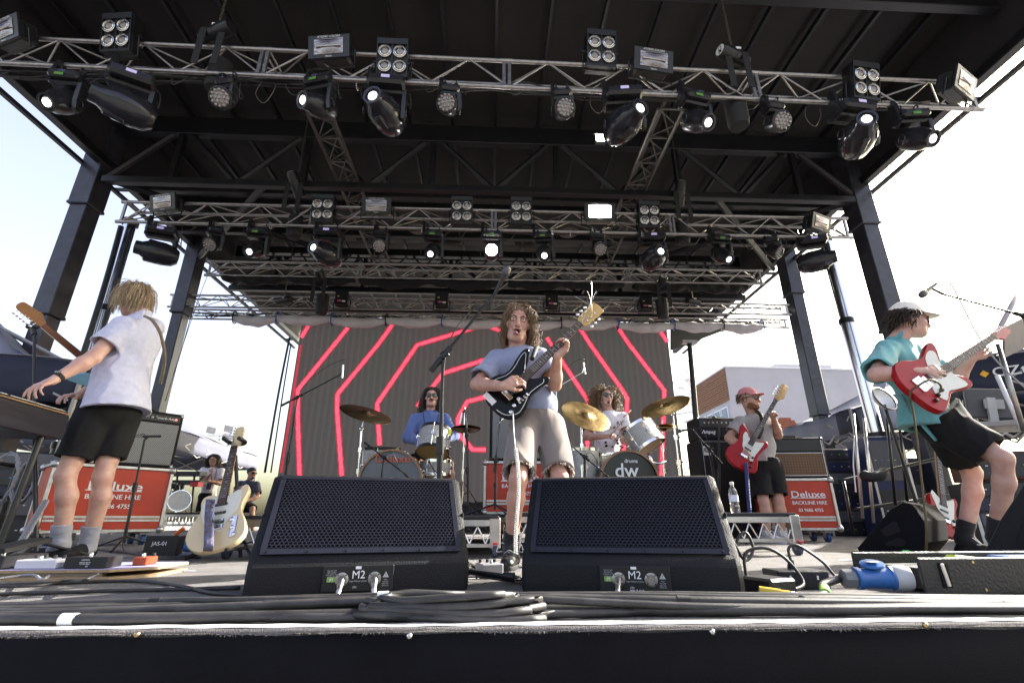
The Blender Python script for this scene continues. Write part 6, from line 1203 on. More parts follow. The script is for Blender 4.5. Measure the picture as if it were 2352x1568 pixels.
# ================================================================ flight cases and amplifiers
REDP = pm('flight_case_red', (.44, .040, .016), .42, 0, .18, 4, .05, 60, scuff=((.5, .22, .16), 9, .69)); CORN = pm('case_corner', (.45, .44, .43), .4, .9, .25, 30); EDGE = pm('case_edge', (.55, .54, .52), .42, .9, .18, 20)
def flight_case(label, M, w, d, h, wheels=True, textx=0., tsc=1.):
    t = thing('flight_case', label, 'flight case', M=M, group='red flight cases of the backline'); z0 = .12 if wheels else 0.
    MB().box((0, d / 2, z0 + h / 2), (w - .03, d - .03, h - .03), bev=.004).build('panel_body', REDP, t)
    for z in (z0 + .014, z0 + h - .014):
        for y in (.014, d - .014): MB().box((0, y, z), (w - .06, .028, .028), bev=.004).build('edge_strip', EDGE, t)
        for x in (-w / 2 + .014, w / 2 - .014): MB().box((x, d / 2, z), (.028, d - .06, .028), bev=.004).build('edge_strip', EDGE, t)
    for x in (-w / 2 + .014, w / 2 - .014):
        for y in (.014, d - .014):
            MB().box((x, y, z0 + h / 2), (.028, .028, h - .06), bev=.004).build('edge_strip', EDGE, t)
            for z in (z0 + .02, z0 + h - .02): MB().ell((x, y, z), (.036, .036, .036), None, 14, 8).build('ball_corner', CORN, t, smooth=True)
    for z in (z0 + .105, z0 + .135): MB().box((0, .011, z), (w - .07, .006, .022), bev=.002).build('edge_strip', EDGE, t)
    for k in range(5): MB().cyl((-w / 2 + .06 + k * (w - .12) / 4, -.002, z0 + .02), (-w / 2 + .06 + k * (w - .12) / 4, .003, z0 + .02), .006, n=8).build('rivet', CORN, t)
    for s_, (tx, sz, zz, sx) in zip(('Deluxe', 'BACKLINE HIRE', '03 9686 4755'), ((0, .115, .68, 1.35), (0, .062, .52, 1.05), (0, .058, .38, 1.0))): text('lettering', s_, sz * tsc, WHITE, t, frame((textx, .0125, z0 + h * zz), (1, 0, 0), z=(0, -1, 0)), True, sx=sx)
    MB().box((textx - .005 * tsc, .0125, z0 + h * .615), (.46 * tsc, .002, .008 * tsc)).build('lettering', WHITE, t)
    if wheels:
        for x in (-w / 2 + .12, w / 2 - .12):
            for y in (.1, d - .1):
                wv = MB().cyl((x - .018, y, .05), (x + .018, y, .05), .05, n=18).build('caster', pm('blue_wheel', (.02, .06, .20), .5), t, smooth=40); MB().box((x, y, .108), (.08, .09, .022)).box((x - .024, y, .08), (.005, .05, .07)).box((x + .024, y, .08), (.005, .05, .07)).build('fork', ALUD, wv)
    return t
GRS = None
def weave_mat(name, c1, c2, scale, rot=0.):
    m = bpy.data.materials.new(name); m.use_nodes = True; N, L = m.node_tree.nodes, m.node_tree.links; b = N['Principled BSDF']; tc = N.new('ShaderNodeTexCoord'); mp = N.new('ShaderNodeMapping'); mp.inputs['Rotation'].default_value = (0, rot, 0); L.new(tc.outputs['Object'], mp.inputs[0]); ck = N.new('ShaderNodeTexChecker'); ck.inputs['Scale'].default_value = scale; ck.inputs[1].default_value = (*c1, 1); ck.inputs[2].default_value = (*c2, 1); L.new(mp.outputs[0], ck.inputs['Vector']); L.new(ck.outputs[0], b.inputs['Base Color']); b.inputs['Roughness'].default_value = .75; return m
SILV = weave_mat('silver_grille', (.30, .30, .29), (.09, .09, .09), 110); TOLEX = pm('black_tolex', (.012, .012, .014), .65, 0, .2, 20, .3, 220, spec=.25, scuff=((.08, .07, .06), 16, .71))
def amp(label, M, w, d, h, grille=SILV, panel=.09, top_panel=True, piping=None, script=None, name='guitar_amplifier', lamp=False, split=0):
    t = thing(name, label, 'amplifier', M=M)
    MB().box((0, d / 2, h / 2), (w, d, h), bev=.014).build('cabinet', TOLEX, t, smooth=30)
    gh = h - .06 - (panel if top_panel else 0); MB().box((0, -.001, .03 + gh / 2), (w - .06, .012, gh), bev=.003).build('speaker_cloth', grille, t)
    if piping:
        for z in (.03, .03 + gh): MB().cyl((-w / 2 + .03, -.008, z), (w / 2 - .03, -.008, z), .004, n=6).build('piping', piping, t)
        for x in (-w / 2 + .03, w / 2 - .03): MB().cyl((x, -.008, .03), (x, -.008, h - .03), .004, n=6).build('piping', piping, t)
    if top_panel:
        pn = MB().box((0, -.002, h - .02 - panel / 2), (w - .06, .012, panel - .02), bev=.003).build('control_panel', pm('amp_panel', (.012, .012, .014), .35), t)
        if lamp:
            for k in range(8): MB().lathe([(.011, 0), (.009, .016)], frame((-w / 2 + .08 + k * .05, -.008, h - .02 - panel / 2), (1, 0, 0), z=(0, -1, 0)), 10).build('knob', BLK, pn)
            MB().ell((w / 2 - .07, -.012, h - .02 - panel / 2), (.011, .008, .011), None, 10, 6).build('pilot_lamp', glow('red_pilot', (1, .06, .06), .8), pn)
    if script: text('lettering', script[0], script[1], WHITE, t, frame(script[2], (1, 0, 0), z=(0, -1, 0)), script[3] if len(script) > 3 else False, shear=.25)
    for x in (-1, 1):
        for z in (.02, h - .02): MB().box((x * (w / 2 - .016), .014, z), (.04, .036, .044), bev=.012).build('corner_cap', CORN if lamp else BLK, t, smooth=40)
    MB().tube([(-.10, d / 2, h), (-.09, d / 2, h + .028), (.09, d / 2, h + .028), (.10, d / 2, h)], .010, 6).build('handle', BLK, t)
    return t
A, B = V((-3.86, 4.62, 0)), V((-3.24, 5.30, 0)); ang = math.atan2(B.y - A.y, B.x - A.x); FL = Matrix.Translation((A + B) / 2) @ Matrix.Rotation(ang, 4, 'Z')
flight_case('red flight case under the amplifier behind the keyboard player', FL, .94, .55, .60, tsc=.95, textx=.02)
amp('black guitar amplifier with silver grille on the left red case', FL @ Matrix.Translation((.12, .06, .725)), .68, .26, .56, lamp=True, script=('Twin Reverb-Amp', .036, (.13, -.0135, .495), False))
case_c = Matrix.Translation((.32, 5.5, .262)); flight_case('red flight case standing between the two drum kits', Matrix.Translation((.33, 5.45, .283)), .80, .5, .55, wheels=False, tsc=.9)
amp('black speaker cabinet with grey cloth on the red case between the drum kits', Matrix.Translation((.30, 5.5, .836)), .62, .3, .62, top_panel=False, grille=weave_mat('grey_cloth', (.24, .24, .24), (.12, .12, .12), 120))
flight_case('red flight case beside the bass player at the right', Matrix.Translation((3.44, 5.5, 0)) @ Matrix.Rotation(R(-6), 4, 'Z'), .72, .5, .545, tsc=.82, textx=.08)
VOXG = weave_mat('brown_diamond_cloth', (.16, .09, .045), (.11, .06, .03), 46, R(45)); t = amp('small black combo amplifier with brown diamond cloth on the right red case', Matrix.Translation((3.50, 5.55, .667)) @ Matrix.Rotation(R(-6), 4, 'Z'), .66, .26, .46, grille=VOXG, panel=.15, piping=TAPE_W)
amp('tall black bass cabinet behind the bass player', Matrix.Translation((2.90, 5.95, 0)), .68, .42, 1.16, top_panel=False, grille=pm('black_cloth', (.012, .012, .013), .9), name='bass_cabinet', piping=pm('grey_piping', (.3, .3, .3), .6))
bc = [o for o in bpy.data.objects if o.name == 'bass_cabinet'][0]; MB().box((-.26, -.010, 1.02), (.085, .004, .11)).build('badge', WHITE, bc)
for r_ in (.03, .017): MB().tube([(-.262 + r_ * math.cos(a), -.0135, 1.03 + r_ * math.sin(a)) for a in [k * math.pi / 8 for k in range(16)]], .0045, 5, close=True).build('badge_ring', BLKM, bc)
hd = amp('black bass amplifier head on top of the tall cabinet', Matrix.Translation((2.90, 5.97, 1.165)), .66, .34, .27, panel=.12, grille=MATS['black_cloth'], name='amplifier_head', script=('Ampeg', .06, (-.20, -.012, .085), True)); MB().box((-.20, -.0085, .085), (.2, .003, .06)).build('badge', BLKM, hd)
for k in range(7): MB().lathe([(.010, 0), (.008, .016)], frame((-.24 + k * .055, -.008, .20), (1, 0, 0), z=(0, -1, 0)), 10).build('knob', ALU, hd)
MB().box((0, -.008, .20), (.58, .004, .07)).build('control_strip', pm('dark_strip', (.03, .03, .032), .3), hd)
# ================================================================ drums
SPARK = pm('silver_sparkle', (.42, .41, .38), .28, .7, .6, 260, .6, 320); HOOPW = pm('wood_hoop', (.22, .10, .035), .35, 0, .25, 14, coat=.3); HEADC = pm('coated_head', (.50, .44, .30), .5, 0, .1); HEADY = pm('amber_head', (.66, .44, .16), .35, 0, .15, 5); HEADK = pm('black_head', (.010, .010, .012), .15, 0, .1); HEADG = pm('grey_head', (.11, .12, .14), .25, 0, .2, 3)
def drum(t, name, c, axis, r, h, shell=SPARK, hoop=CHROME, head1=HEADC, head2=HEADC, lugs=8, up=(0, 0, 1), wide=.012):
    ax = V(axis).normalized(); x = V((1, 0, 0)) if abs(ax.x) < .9 else V((0, 1, 0)); M = frame(c, x, z=ax)
    o = MB().lathe([(r, -h / 2), (r, h / 2)], M, 40, cap=False).build(name, shell, t, smooth=True, world=True)
    for s_, hm in ((-1, head1), (1, head2)):
        MB().lathe([(r * .985, s_ * (h / 2 + .004)), (.001, s_ * (h / 2 + .005))] if s_ > 0 else [(.001, -(h / 2 + .005)), (r * .985, -(h / 2 + .004))], M, 40, cap=False).build('drum_head', hm, o, smooth=True, world=True)
        z = s_ * h / 2; MB().lathe([(r * 1.0, z - wide * 1.5), (r * 1.035, z - wide * 1.5), (r * 1.035, z + wide * 1.1), (r * .97, z + wide * 1.1)], M, 40, cap=False).build('hoop', hoop, o, smooth=35, world=True)
    for k in range(lugs):
        a = 2 * math.pi * (k + .5) / lugs; d = V((math.cos(a), math.sin(a), 0)); MB().cyl(M @ (d * r * 1.045 + V((0, 0, -h / 2))), M @ (d * r * 1.045 + V((0, 0, h / 2))), .0045, n=6).cyl(M @ (d * r), M @ (d * (r + .025)), .020, n=12).build('lug', CHROME if shell is not None else BLK, o, smooth=40, world=True)
    return o
BRONZE = pm('cymbal_bronze', (.36, .24, .09), .35, 1., .25, 10, .25, 40); BRONZED = pm('cymbal_dark', (.10, .065, .035), .42, .9, .3, 8, .25, 40)
def cymbal(t, c, nrm, r, mat=BRONZE):
    M = frame(c, V((1, 0, 0)), z=V(nrm)); return MB().lathe([(.004, .030), (.02, .029), (.045, .018), (.055, .008), (r * .5, .004), (r * .97, -.012), (r, -.015), (r * .97, -.0135), (r * .5, .001), (.055, .004)], M, 44, cap=False).build('cymbal', mat, t, smooth=True, world=True)
def stand(t, base, top, arm=None, r=.012, mat=CHROME, tri=.28, name='cymbal_stand'):
    base, top = V(base), V(top); m = MB().cyl(base + V((0, 0, .12)), base.lerp(top, .5), r * 1.25, n=12).cyl(base.lerp(top, .5), top, r * .9, n=12)
    for f_ in (.25, .5, .75): p = base.lerp(top, f_); m.cyl(p - V((0, 0, .025)), p + V((0, 0, .025)), r * 2, n=10).cyl(p, p + V((.045, -.02, 0)), r * .8, n=6)
    for k in range(3):
        a = k * 2.094 + .5; f_ = base + V((math.cos(a) * tri, math.sin(a) * tri, .008)); m.cyl(base + V((0, 0, .36)), f_, r * .7, n=6).cyl(base + V((0, 0, .12)), base + (f_ - base) * .55 + V((0, 0, .14)), r * .6, n=6)
    o = m.build(name, mat, t, smooth=40, world=True)
    if arm: MB().cyl(top, arm, r * .7, n=10).ell(top, (r * 2, r * 2, r * 2), None, 10, 6).build('arm', mat, o, smooth=40, world=True)
    return o
DK = thing('drum_kit', 'left drum kit, silver sparkle tom over a grey bass drum', 'drum kit', (-.95, 5.3, .262)); Z = .262
drum(DK, 'bass_drum', (-.985, 5.25, .262 + .318), (0, -1, .02), .305, .40, SPARK, HOOPW, HEADC, HEADG, 8, wide=.022)
text('lettering', 'Deluxe', .10, pm('orange_print', (.50, .10, .04), .6), DK, Matrix.Translation(WM[DK.name].inverted() @ V((-.975, 5.036, .80))) @ Matrix.Rotation(R(90), 4, 'X'), True, sx=1.2)
drum(DK, 'tom_drum', at(997, 1014, 5.30), (.05, .36, .9), .172, .25, SPARK, BLKMETAL, HEADY, HEADC, 6); drum(DK, 'tom_drum', at(875, 1068, 5.62), (0, -.1, 1), .20, .36, SPARK, BLKMETAL, HEADC, HEADC, 6); drum(DK, 'snare_drum', at(1000, 1075, 5.55), (0, 0, 1), .178, .14, SPARK, CHROME, HEADC, HEADC, 8)
cymbal(DK, at(841, 948, 5.3), (.32, -.38, .88), .285, BRONZED); stand(DK, (at(826, 1090, 5.3).x, 5.3, .262), at(830, 985, 5.3), at(841, 952, 5.3))
for dz in (0, .03): cymbal(DK, at(1070, 988, 5.45) + V((0, 0, dz)), (.03, -.12, 1 if dz else -1), .165, BRONZED)
stand(DK, (at(1063, 1090, 5.45).x, 5.45, .262), at(1066, 985, 5.45), at(1068, 935, 5.45), r=.010)
MB().tube([at(985, 1060, 5.2), at(995, 1080, 5.15), at(1005, 1090, 5.1), at(1000, 1120, 5.1)], .016, 8).tube([at(1010, 1062, 5.2), at(1015, 1085, 5.15), at(995, 1100, 5.1)], .013, 8).build('tom_mount', CHROME, DK, smooth=True, world=True)
MB().box(at(1033, 992, 5.16), (.03, .01, .06)).build('yellow_tape', pm('neon_yellow', (.75, .8, .05), .5), DK, world=True)
KR = thing('drum_kit', 'right drum kit, black bass drum head with white logo', 'drum kit', (1.45, 5.3, .283))
drum(KR, 'bass_drum', (1.425, 5.32, .283 + .315), (.02, -1, .02), .30, .40, SPARK, HOOPW, HEADC, HEADK, 8, wide=.022)
text('lettering', 'dw', .20, WHITE, KR, Matrix.Translation(WM[KR.name].inverted() @ V((1.40, 5.105, .70))) @ Matrix.Rotation(R(90), 4, 'X'), True); text('lettering', 'drums', .055, WHITE, KR, Matrix.Translation(WM[KR.name].inverted() @ V((1.455, 5.105, .80))) @ Matrix.Rotation(R(90), 4, 'X'), True)
drum(KR, 'tom_drum', at(1477, 1003, 5.35), (-.40, .28, .82), .180, .25, SPARK, CHROME, pm('tan_head', (.42, .25, .12), .4), HEADC, 6); drum(KR, 'floor_tom', at(1340, 1074, 5.35), (0, -.05, 1), .165, .38, SPARK, CHROME, HEADC, HEADC, 6); drum(KR, 'snare_drum', at(1405, 1060, 5.6), (0, 0, 1), .178, .14, SPARK, CHROME, HEADC, HEADC, 8)
cymbal(KR, at(1346, 952, 5.2), (.25, -.66, .70), .28); stand(KR, (at(1335, 1090, 5.2).x, 5.2, .283), at(1335, 975, 5.2), at(1345, 956, 5.2))
cymbal(KR, at(1527, 930, 5.2), (-.40, -.40, .82), .275); stand(KR, (at(1562, 1090, 5.2).x, 5.2, .283), at(1545, 950, 5.2), at(1528, 935, 5.2))
for dz in (0, .03): cymbal(KR, at(1522, 985, 5.7) + V((0, 0, dz)), (.02, -.12, 1 if dz else -1), .165)
stand(KR, (at(1520, 1090, 5.7).x, 5.7, .283), at(1521, 985, 5.7), at(1521, 965, 5.7), r=.010)
MB().tube([at(1490, 1040, 5.2), at(1497, 1062, 5.2), at(1512, 1064, 5.2), at(1530, 1060, 5.2)], .016, 8).tube([at(1497, 1062, 5.2), at(1502, 1095, 5.2)], .012, 8).build('tom_mount', CHROME, KR, smooth=True, world=True)
for nm, x, lb in (('drum_stool', -.76, 'round drum stool under the blue-shirted drummer'), ('drum_stool', 1.50, 'round drum stool under the white-shirted drummer')):
    zz = .262 if x < 0 else .283; t = thing(nm, lb, 'stool', (x, 6.08, zz), group='drum stools'); MB().lathe([(.14, .38), (.165, .39), (.165, .44), (.14, .455)], None, 24).build('seat', BLK, t, smooth=40); stand(t, (x, 6.08, zz), (x, 6.08, zz + .38), None, .014, CHROME, .24, 'stool_base')
# ================================================================ microphone stands
MICM = pm('mic_black', (.015, .015, .017), .4, 0, .2, 20); MICS = pm('mic_mesh', (.10, .10, .105), .4, .7, .4, 200, .6, 300)
def mic(t, p, d, L=.16, r=.017, ball=True, mat=MICM, tail=.06):
    p = V(p); d = V(d).normalized(); M = frame(p, d.orthogonal(), z=d)
    o = MB().lathe([(r * .55, 0), (r * .6, L * .2), (r * .85, L * .72), (r * .9, L * .75)] if ball else [(r * .6, 0), (r * .6, L)], M, 14).build('microphone', mat, t, smooth=40, world=True)
    if ball: MB().lathe([(r * .95, L * .72), (r * 1.35, L * .80), (r * 1.4, L * .92), (r * 1.1, L * 1.02), (r * .4, L * 1.07)], M, 14).build('grille', MICS, o, smooth=True, world=True)
    return o
def mic_stand(label, base, top, boom=None, mic_at=None, mic_dir=None, base_kind='tripod', r=.010, ball=True, mat=BLKMETAL, lead=True, micmat=None, L=.16, boom_back=.12):
    base, top = V(base), V(top); t = thing('microphone_stand', label, 'microphone stand', base)
    MB().cyl(base + V((0, 0, .06)), base.lerp(top, .55), r * 1.15, n=10).cyl(base.lerp(top, .5), top, r * .8, n=10).cyl(base.lerp(top, .52), base.lerp(top, .60), r * 1.9, n=10).build('pole', mat, t, smooth=40, world=True)
    if base_kind == 'tripod':
        for k in range(3): a = k * 2.094 + .9; MB().cyl(base + V((0, 0, .11)), base + V((math.cos(a) * .30, math.sin(a) * .30, .012)), r * .8, n=8).build('leg', mat, t, world=True)
    else: MB().lathe([(.13, 0), (.13, .012), (.05, .03), (.02, .05)], Matrix.Translation(base), 24).build('base', mat, t, smooth=40, world=True)
    end = top
    if boom:
        b1 = V(boom); d = (b1 - top).normalized(); MB().cyl(top - d * boom_back, b1, r * .7, n=10).cyl(top - d * boom_back, top - d * (boom_back - .09), r * 1.3, n=10).cyl(top - d * .05, top + d * .06, r * 1.4, n=10).build('boom', mat, t, smooth=40, world=True); MB().ell(top, (r * 2, r * 2, r * 2.3), None, 10, 8).cyl(top, top + V((.03, -.03, 0)), r * .8, n=8).build('clutch', mat, t, smooth=True, world=True); end = b1
    if mic_at:
        m_ = mic(t, mic_at, mic_dir, L, ball=ball, mat=micmat or MICM); MB().cyl(end, V(mic_at) + V(mic_dir).normalized() * L * .35, r * .9, n=8).build('clip', mat, t, world=True)
        if lead:
            q = V(mic_at); dn = -V(mic_dir).normalized() * .06; MB().tube(bez([q, q + dn, (q + dn).lerp(top, .5) + V((0, 0, .03 if not boom else .09)), top + V((.012, -.012, 0)), top.lerp(base, .5) + V((.014, -.016, 0)), base + V((.02, -.03, .03)), base + V((.25, -.12, .01))], 6), .0035, 5).build('lead', RUBBER, t, smooth=True, world=True)
    return t
mic_stand('tall boom stand at the centre with the vocal microphone', (at(1012, 1090, 2.42).x, 2.42, 0), at(1018, 818, 2.42), at(1138, 672, 2.40), at(1136, 676, 2.40), at(1156, 636, 2.36) - at(1136, 676, 2.40), r=.011, lead=True, boom_back=.10)
p0 = fl(290, 1240); mic_stand('short boom stand with a microphone in front of the left amplifier', (at(287, 1236, 4.3).x, 4.3, 0), at(332, 1010, 4.3), None, at(327, 1002, 4.32), (.75, .5, .1), L=.13, ball=False)
mic_stand('overhead boom stand with a pencil microphone left of the left drum kit', (at(655, 1090, 5.2).x, 5.2, 0), at(683, 912, 5.2), at(782, 860, 5.2), at(788, 838, 5.2), (.05, 0, -1), ball=False, micmat=ALU, L=.15, boom_back=.18)
mic_stand('overhead boom stand with a pencil microphone behind the singer', (at(1277, 1090, 5.9).x, 5.9, .283), at(1278, 890, 5.9), at(1338, 855, 5.9), at(1340, 833, 5.9), (.1, 0, -1), ball=False, micmat=ALU, mat=CHROME, L=.15, boom_back=.05)
mic_stand('low boom stand at the left bass drum', (at(880, 1090, 4.9).x, 4.75, .262), at(882, 1050, 4.75), at(930, 1088, 4.75), at(930, 1088, 4.75), (.6, .3, -.5), boom_back=.24, ball=False); mic_stand('low boom stand at the right bass drum', (at(1340, 1090, 4.75).x, 4.75, .283), at(1342, 1048, 4.75), at(1392, 1090, 4.75), at(1392, 1090, 4.75), (.6, .3, -.5), boom_back=.28, ball=False)
mic_stand('short boom stand with a microphone before the middle cabinet', (at(1137, 1170, 4.9).x, 4.9, .262), at(1138, 1060, 4.9), at(1150, 965, 4.92), at(1149, 968, 4.92), (.1, .6, .3), boom_back=.10, L=.12)
mic_stand('boom stand with a microphone between right kit and bass cabinet', (at(1640, 1090, 5.3).x, 5.3, 0), at(1628, 1030, 5.3), at(1590, 985, 5.3), at(1590, 985, 5.3), (-.8, .1, -.1), boom_back=.2); mic_stand('stand with a clamp microphone in front of the bass head', (at(1634, 1120, 5.5).x, 5.5, 0), at(1650, 975, 5.5), None, at(1655, 962, 5.5), (-.9, -.2, .1), L=.1)
mic_stand('hi-hat microphone stand of the left kit', (at(1078, 1090, 5.25).x, 5.25, .262), at(1072, 1000, 5.25), at(1068, 940, 5.25), at(1062, 948, 5.25), (-.2, 0, -1), ball=False, L=.12, micmat=ALU)
mic_stand('boom stand with a vocal microphone above the guitarist at the right', (at(2440, 1200, 2.75).x, 2.75, 0), at(2352, 725, 2.75), at(2168, 676, 2.75), at(2150, 652, 2.75), at(2110, 683, 2.72) - at(2150, 652, 2.75), r=.010, L=.18, lead=False, boom_back=.1)
cable('microphone_lead', [at(2150, 652, 2.75), at(2166, 641, 2.75), at(2182, 650, 2.75), at(2205, 690, 2.75), at(2240, 760, 2.74), at(2290, 830, 2.72), at(2365, 900, 2.7)], .0045, pm('grey_lead', (.25, .25, .25), .5), 'thin grey microphone lead drooping across the sky at the right', 'cable')
t = mic_stand('thin stand whose clip holds up the brown headstock at the left', (at(110, 1180, 3.28).x, 3.28, 0), at(79, 764, 3.28), None, r=.011); MB().box(at(75, 750, 3.28), (.09, .03, .03), bev=.01).cyl(at(79, 768, 3.28), at(75, 750, 3.28), .016, n=10).build('neck_clip', BLK, t, world=True)
# ================================================================ keyboard, left
K0, K1 = V((-2.65, 3.17, .86)), V((-2.52, 1.95, .86)); KM = frame(K0, K1 - K0, z=(0, 0, 1)); LK = (K1 - K0).length       # x along the keys towards the camera; -y?
KW = pm('dark_wood_panel', (.012, .011, .019), .35, 0, .5, 5, .1, 30, stretch=(.3, 8, 8)); kb = thing('keyboard', 'dark wooden electric piano with white keys at the left edge', 'keyboard', M=KM)
sgn = -1 if (KM @ V((0, 1, 0)) - K0).x > 0 else 1        # away from the player is towards -X of the stage
MB().box((LK / 2, sgn * .17, -.085), (LK, .34, .15), bev=.006).build('case', KW, kb); MB().box((LK / 2, sgn * .008, -.004), (LK, .012, .007), bev=.002).build('front_rail', pm('bare_wood', (.30, .17, .07), .5, 0, .2, 14, stretch=(.3, 6, 6)), kb); MB().box((LK / 2, sgn * .025, -.004), (LK, .014, .036)).build('key_slip', BLKM, kb)
wk = MB().box((0, 0, 0), (.0222, .145, .02), bev=.002).build('white_key', pm('key_white', (.70, .69, .66), .25), kb); wk.location = (.02, sgn * .10, .010)
for k in range(1, 58): c = inst(wk, kb); c.location = (.02 + k * .0236, sgn * .10, .010 - (.006 if k in (18, 21) else 0))
bk = MB().box((0, 0, 0), (.012, .09, .016), bev=.002).build('black_key', BLK, kb); first = True
for k in range(57):
    if k % 7 in (2, 6): continue
    c = bk if first else inst(bk, kb); first = False; c.location = (.032 + k * .0236, sgn * .135, .025)
MB().box((LK / 2, sgn * .27, .03), (LK, .12, .06), bev=.01).build('control_panel', BLKM, kb)
for k in range(10): MB().lathe([(.010, .06), (.008, .078)], Matrix.Translation((.06 + k * .09, sgn * .26, 0)), 10).build('knob', CHROME, kb)
for xx in (.12, 1.2):
    for yy in (.04, .30): MB().cyl((xx, sgn * yy, -.16), (xx + (.05 if xx < .5 else -.05), sgn * yy, -.86), .017, n=10).build('leg', BLKMETAL, kb)
MB().cyl((.14, sgn * .17, -.5), (1.2, sgn * .17, -.5), .012, n=8).build('stretcher', BLKMETAL, kb)
MB().lathe([(.001, 0), (.05, .004), (.075, .02), (.08, .03)], Matrix.Translation(KM.inverted() @ at(0, 905, 2.72)) @ Matrix.Rotation(R(70), 4, 'Y'), 20).build('chrome_horn', CHROME, kb, smooth=True) if False else None
# ================================================================ pedalboard, left
LILTOP = pm('lilac_board', (.36, .33, .50), .6, 0, .15, 9); PB = frame((-2.30, 2.30, 0), (1, .06, 0), z=(0, 0, 1)); pb = thing('pedal_board', 'plywood pedalboard with lilac top at the front left', 'pedalboard', M=PB)
MB().prism([(0, 0), (.70, 0), (.83, .12), (.83, .38), (0, .38)], .0, .012, None).prism([(0, 0), (.70, 0), (.83, .12), (.83, .38), (0, .38)], .030, .040, None).build('plywood_board', pm('ply_layers', (.36, .25, .14), .7, 0, .35, 30, .2, 40, stretch=(1, 1, 10)), pb)
MB().box((.35, .02, .021), (.64, .03, .018)).build('spacer', PLY, pb); MB().prism([(.002, .002), (.698, .002), (.827, .121), (.827, .378), (.002, .378)], .0402, .042, None).build('felt_top', LILTOP, pb)
def pedal(label, M, size, mat, knobs=3, words=None, wm=WHITE, wz=.5):
    t = thing('effects_pedal', label, 'effects pedal', M=M); w, d, h = size; MB().box((0, d / 2, h / 2), size, bev=.004).build('box', mat, t)
    for k in range(knobs): MB().lathe([(.008, 0), (.007, .014)], Matrix.Translation((-w * .35 + k * w * .7 / max(1, knobs - 1), d * .75, h)), 10).build('knob', BLK, t)
    MB().lathe([(.008, 0), (.008, .008), (.006, .014)], Matrix.Translation((0, d * .25, h)), 10).build('foot_switch', CHROME, t, smooth=40)
    if words:
        for i, (s_, sz, x, z) in enumerate(words): text('lettering', s_, sz, wm, t, frame((x, -.0008, z), (1, 0, 0), z=(0, -1, 0)), True)
    return t
pp = lambda px, py: PB.inverted() @ fl(px, py, .042); 
pedal('black power supply box with caution print on the pedalboard', PB @ Matrix.Translation((.575, .03, .0425)), (.17, .11, .045), BLK, 0, [('CAUTION', .007, .0, .034), ('WARNING: RISK OF', .005, .0, .024), ('ELECTRIC SHOCK', .005, 0, .018), ('CE', .008, .01, .009)])
pedal('white pedal with black knobs on the pedalboard', PB @ Matrix.Translation((.38, .03, .0425)), (.16, .10, .036), pm('pedal_white', (.62, .62, .66), .4), 4); pedal('small orange pedal at the back right of the pedalboard', PB @ Matrix.Translation((.72, .16, .0425)), (.06, .09, .035), pm('pedal_orange', (.32, .055, .02), .4), 2)
cb = pedal('black wah pedal with white lettering at the left end of the pedalboard', PB @ Matrix.Translation((.20, .03, .0425)), (.11, .24, .05), BLK, 0, [('cry baby', .024, 0, .026)]); MB().prism([(-.005, 0), (.245, 0), (.245, .02), (-.005, .02)], -.05, .05, frame((0, 0, .062), (0, 1, 0), z=(1, 0, 0)) @ Matrix.Rotation(R(8), 4, 'Z')).build('treadle', BLKM, cb)
zz0, zz1 = at(38, 1262, 2.5), at(105, 1150, 2.75); cp = []
for i in range(260):
    t_ = i / 259; c = zz0.lerp(zz1, t_); a = i * .75; cp.append(c + V((.014 * math.cos(a), .014 * math.sin(a) * .6, .010 * math.sin(a))))
cable('coiled_lead', cp, .0048, pm('grey_coil', (.22, .215, .22), .5), 'grey coiled lead rising from the wah pedal at the left', 'guitar lead', n=5, sub=1)
cable('guitar_lead', [fl(-60, 1350) + V((0, 0, .02)), fl(60, 1338) + V((0, 0, .03)), fl(95, 1330, .05), fl(112, 1322, .06)], .005, pm('pale_grey_lead', (.3, .3, .32), .5), 'pale grey lead plugged into the white pedal', 'cable'); cable('power_lead', [fl(-40, 1352) + V((0, 0, .01)), fl(80, 1352) + V((0, 0, .01)), fl(150, 1345) + V((0, 0, .02)), fl(190, 1332, .05), fl(225, 1318, .06)], .0045, RUBBER, 'black power lead plugged into the power supply box', 'cable')
# ================================================================ cream guitar on a stand
gb, gn = at(497, 1210, 3.20), at(538, 1024, 3.48)
G4 = guitar('cream guitar with white pickguard standing with its woven strap', gb, gn, V((.05, -.95, .25)), 'single', GCREAM, guard=PEARL, headst='tele', body_s=1.06, headm=pm('maple_pale', (.60, .48, .28), .35), fret=FRETB, flip=1, extras='chk', gshape=[(-.03, -.02), (.02, .06), (.10, .10), (.18, .10), (.20, .04), (.20, -.03), (.23, -.08), (.20, -.10), (.10, -.09), (.02, -.04)])
MB().box((-.05, .03, -.003), (.07, .05, .006), bev=.008).build('vibrato_plate', CHR, G4); MB().box((-.01, -.095, -.003), (.14, .03, .005), bev=.012).build('control_plate', CHR, G4); MB().box((.045, 0, -.002), (.02, .07, .01), bev=.004).build('pickup', CHR, G4)
WOV = pm('woven_strap', (.06, .09, .16), .8, 0, .9, 40, .3, 120, dirt=(.12, .05, .03)); MB().grid(lambda u, v: bez([at(484, 1146, 3.22), at(481, 1180, 3.17), at(480, 1230, 3.10), at(478, 1262, 3.08), fl(468, 1280) + V((0, 0, .02)), fl(440, 1282) + V((0, 0, .02)), fl(415, 1280) + V((0, 0, .015))], 8)[min(47, int(u * 47))] + V((-.028 + .056 * v, .0, .02 * v * (u > .7))), 47, 3).build('strap', WOV, G4, smooth=True, world=True, solid=.003)
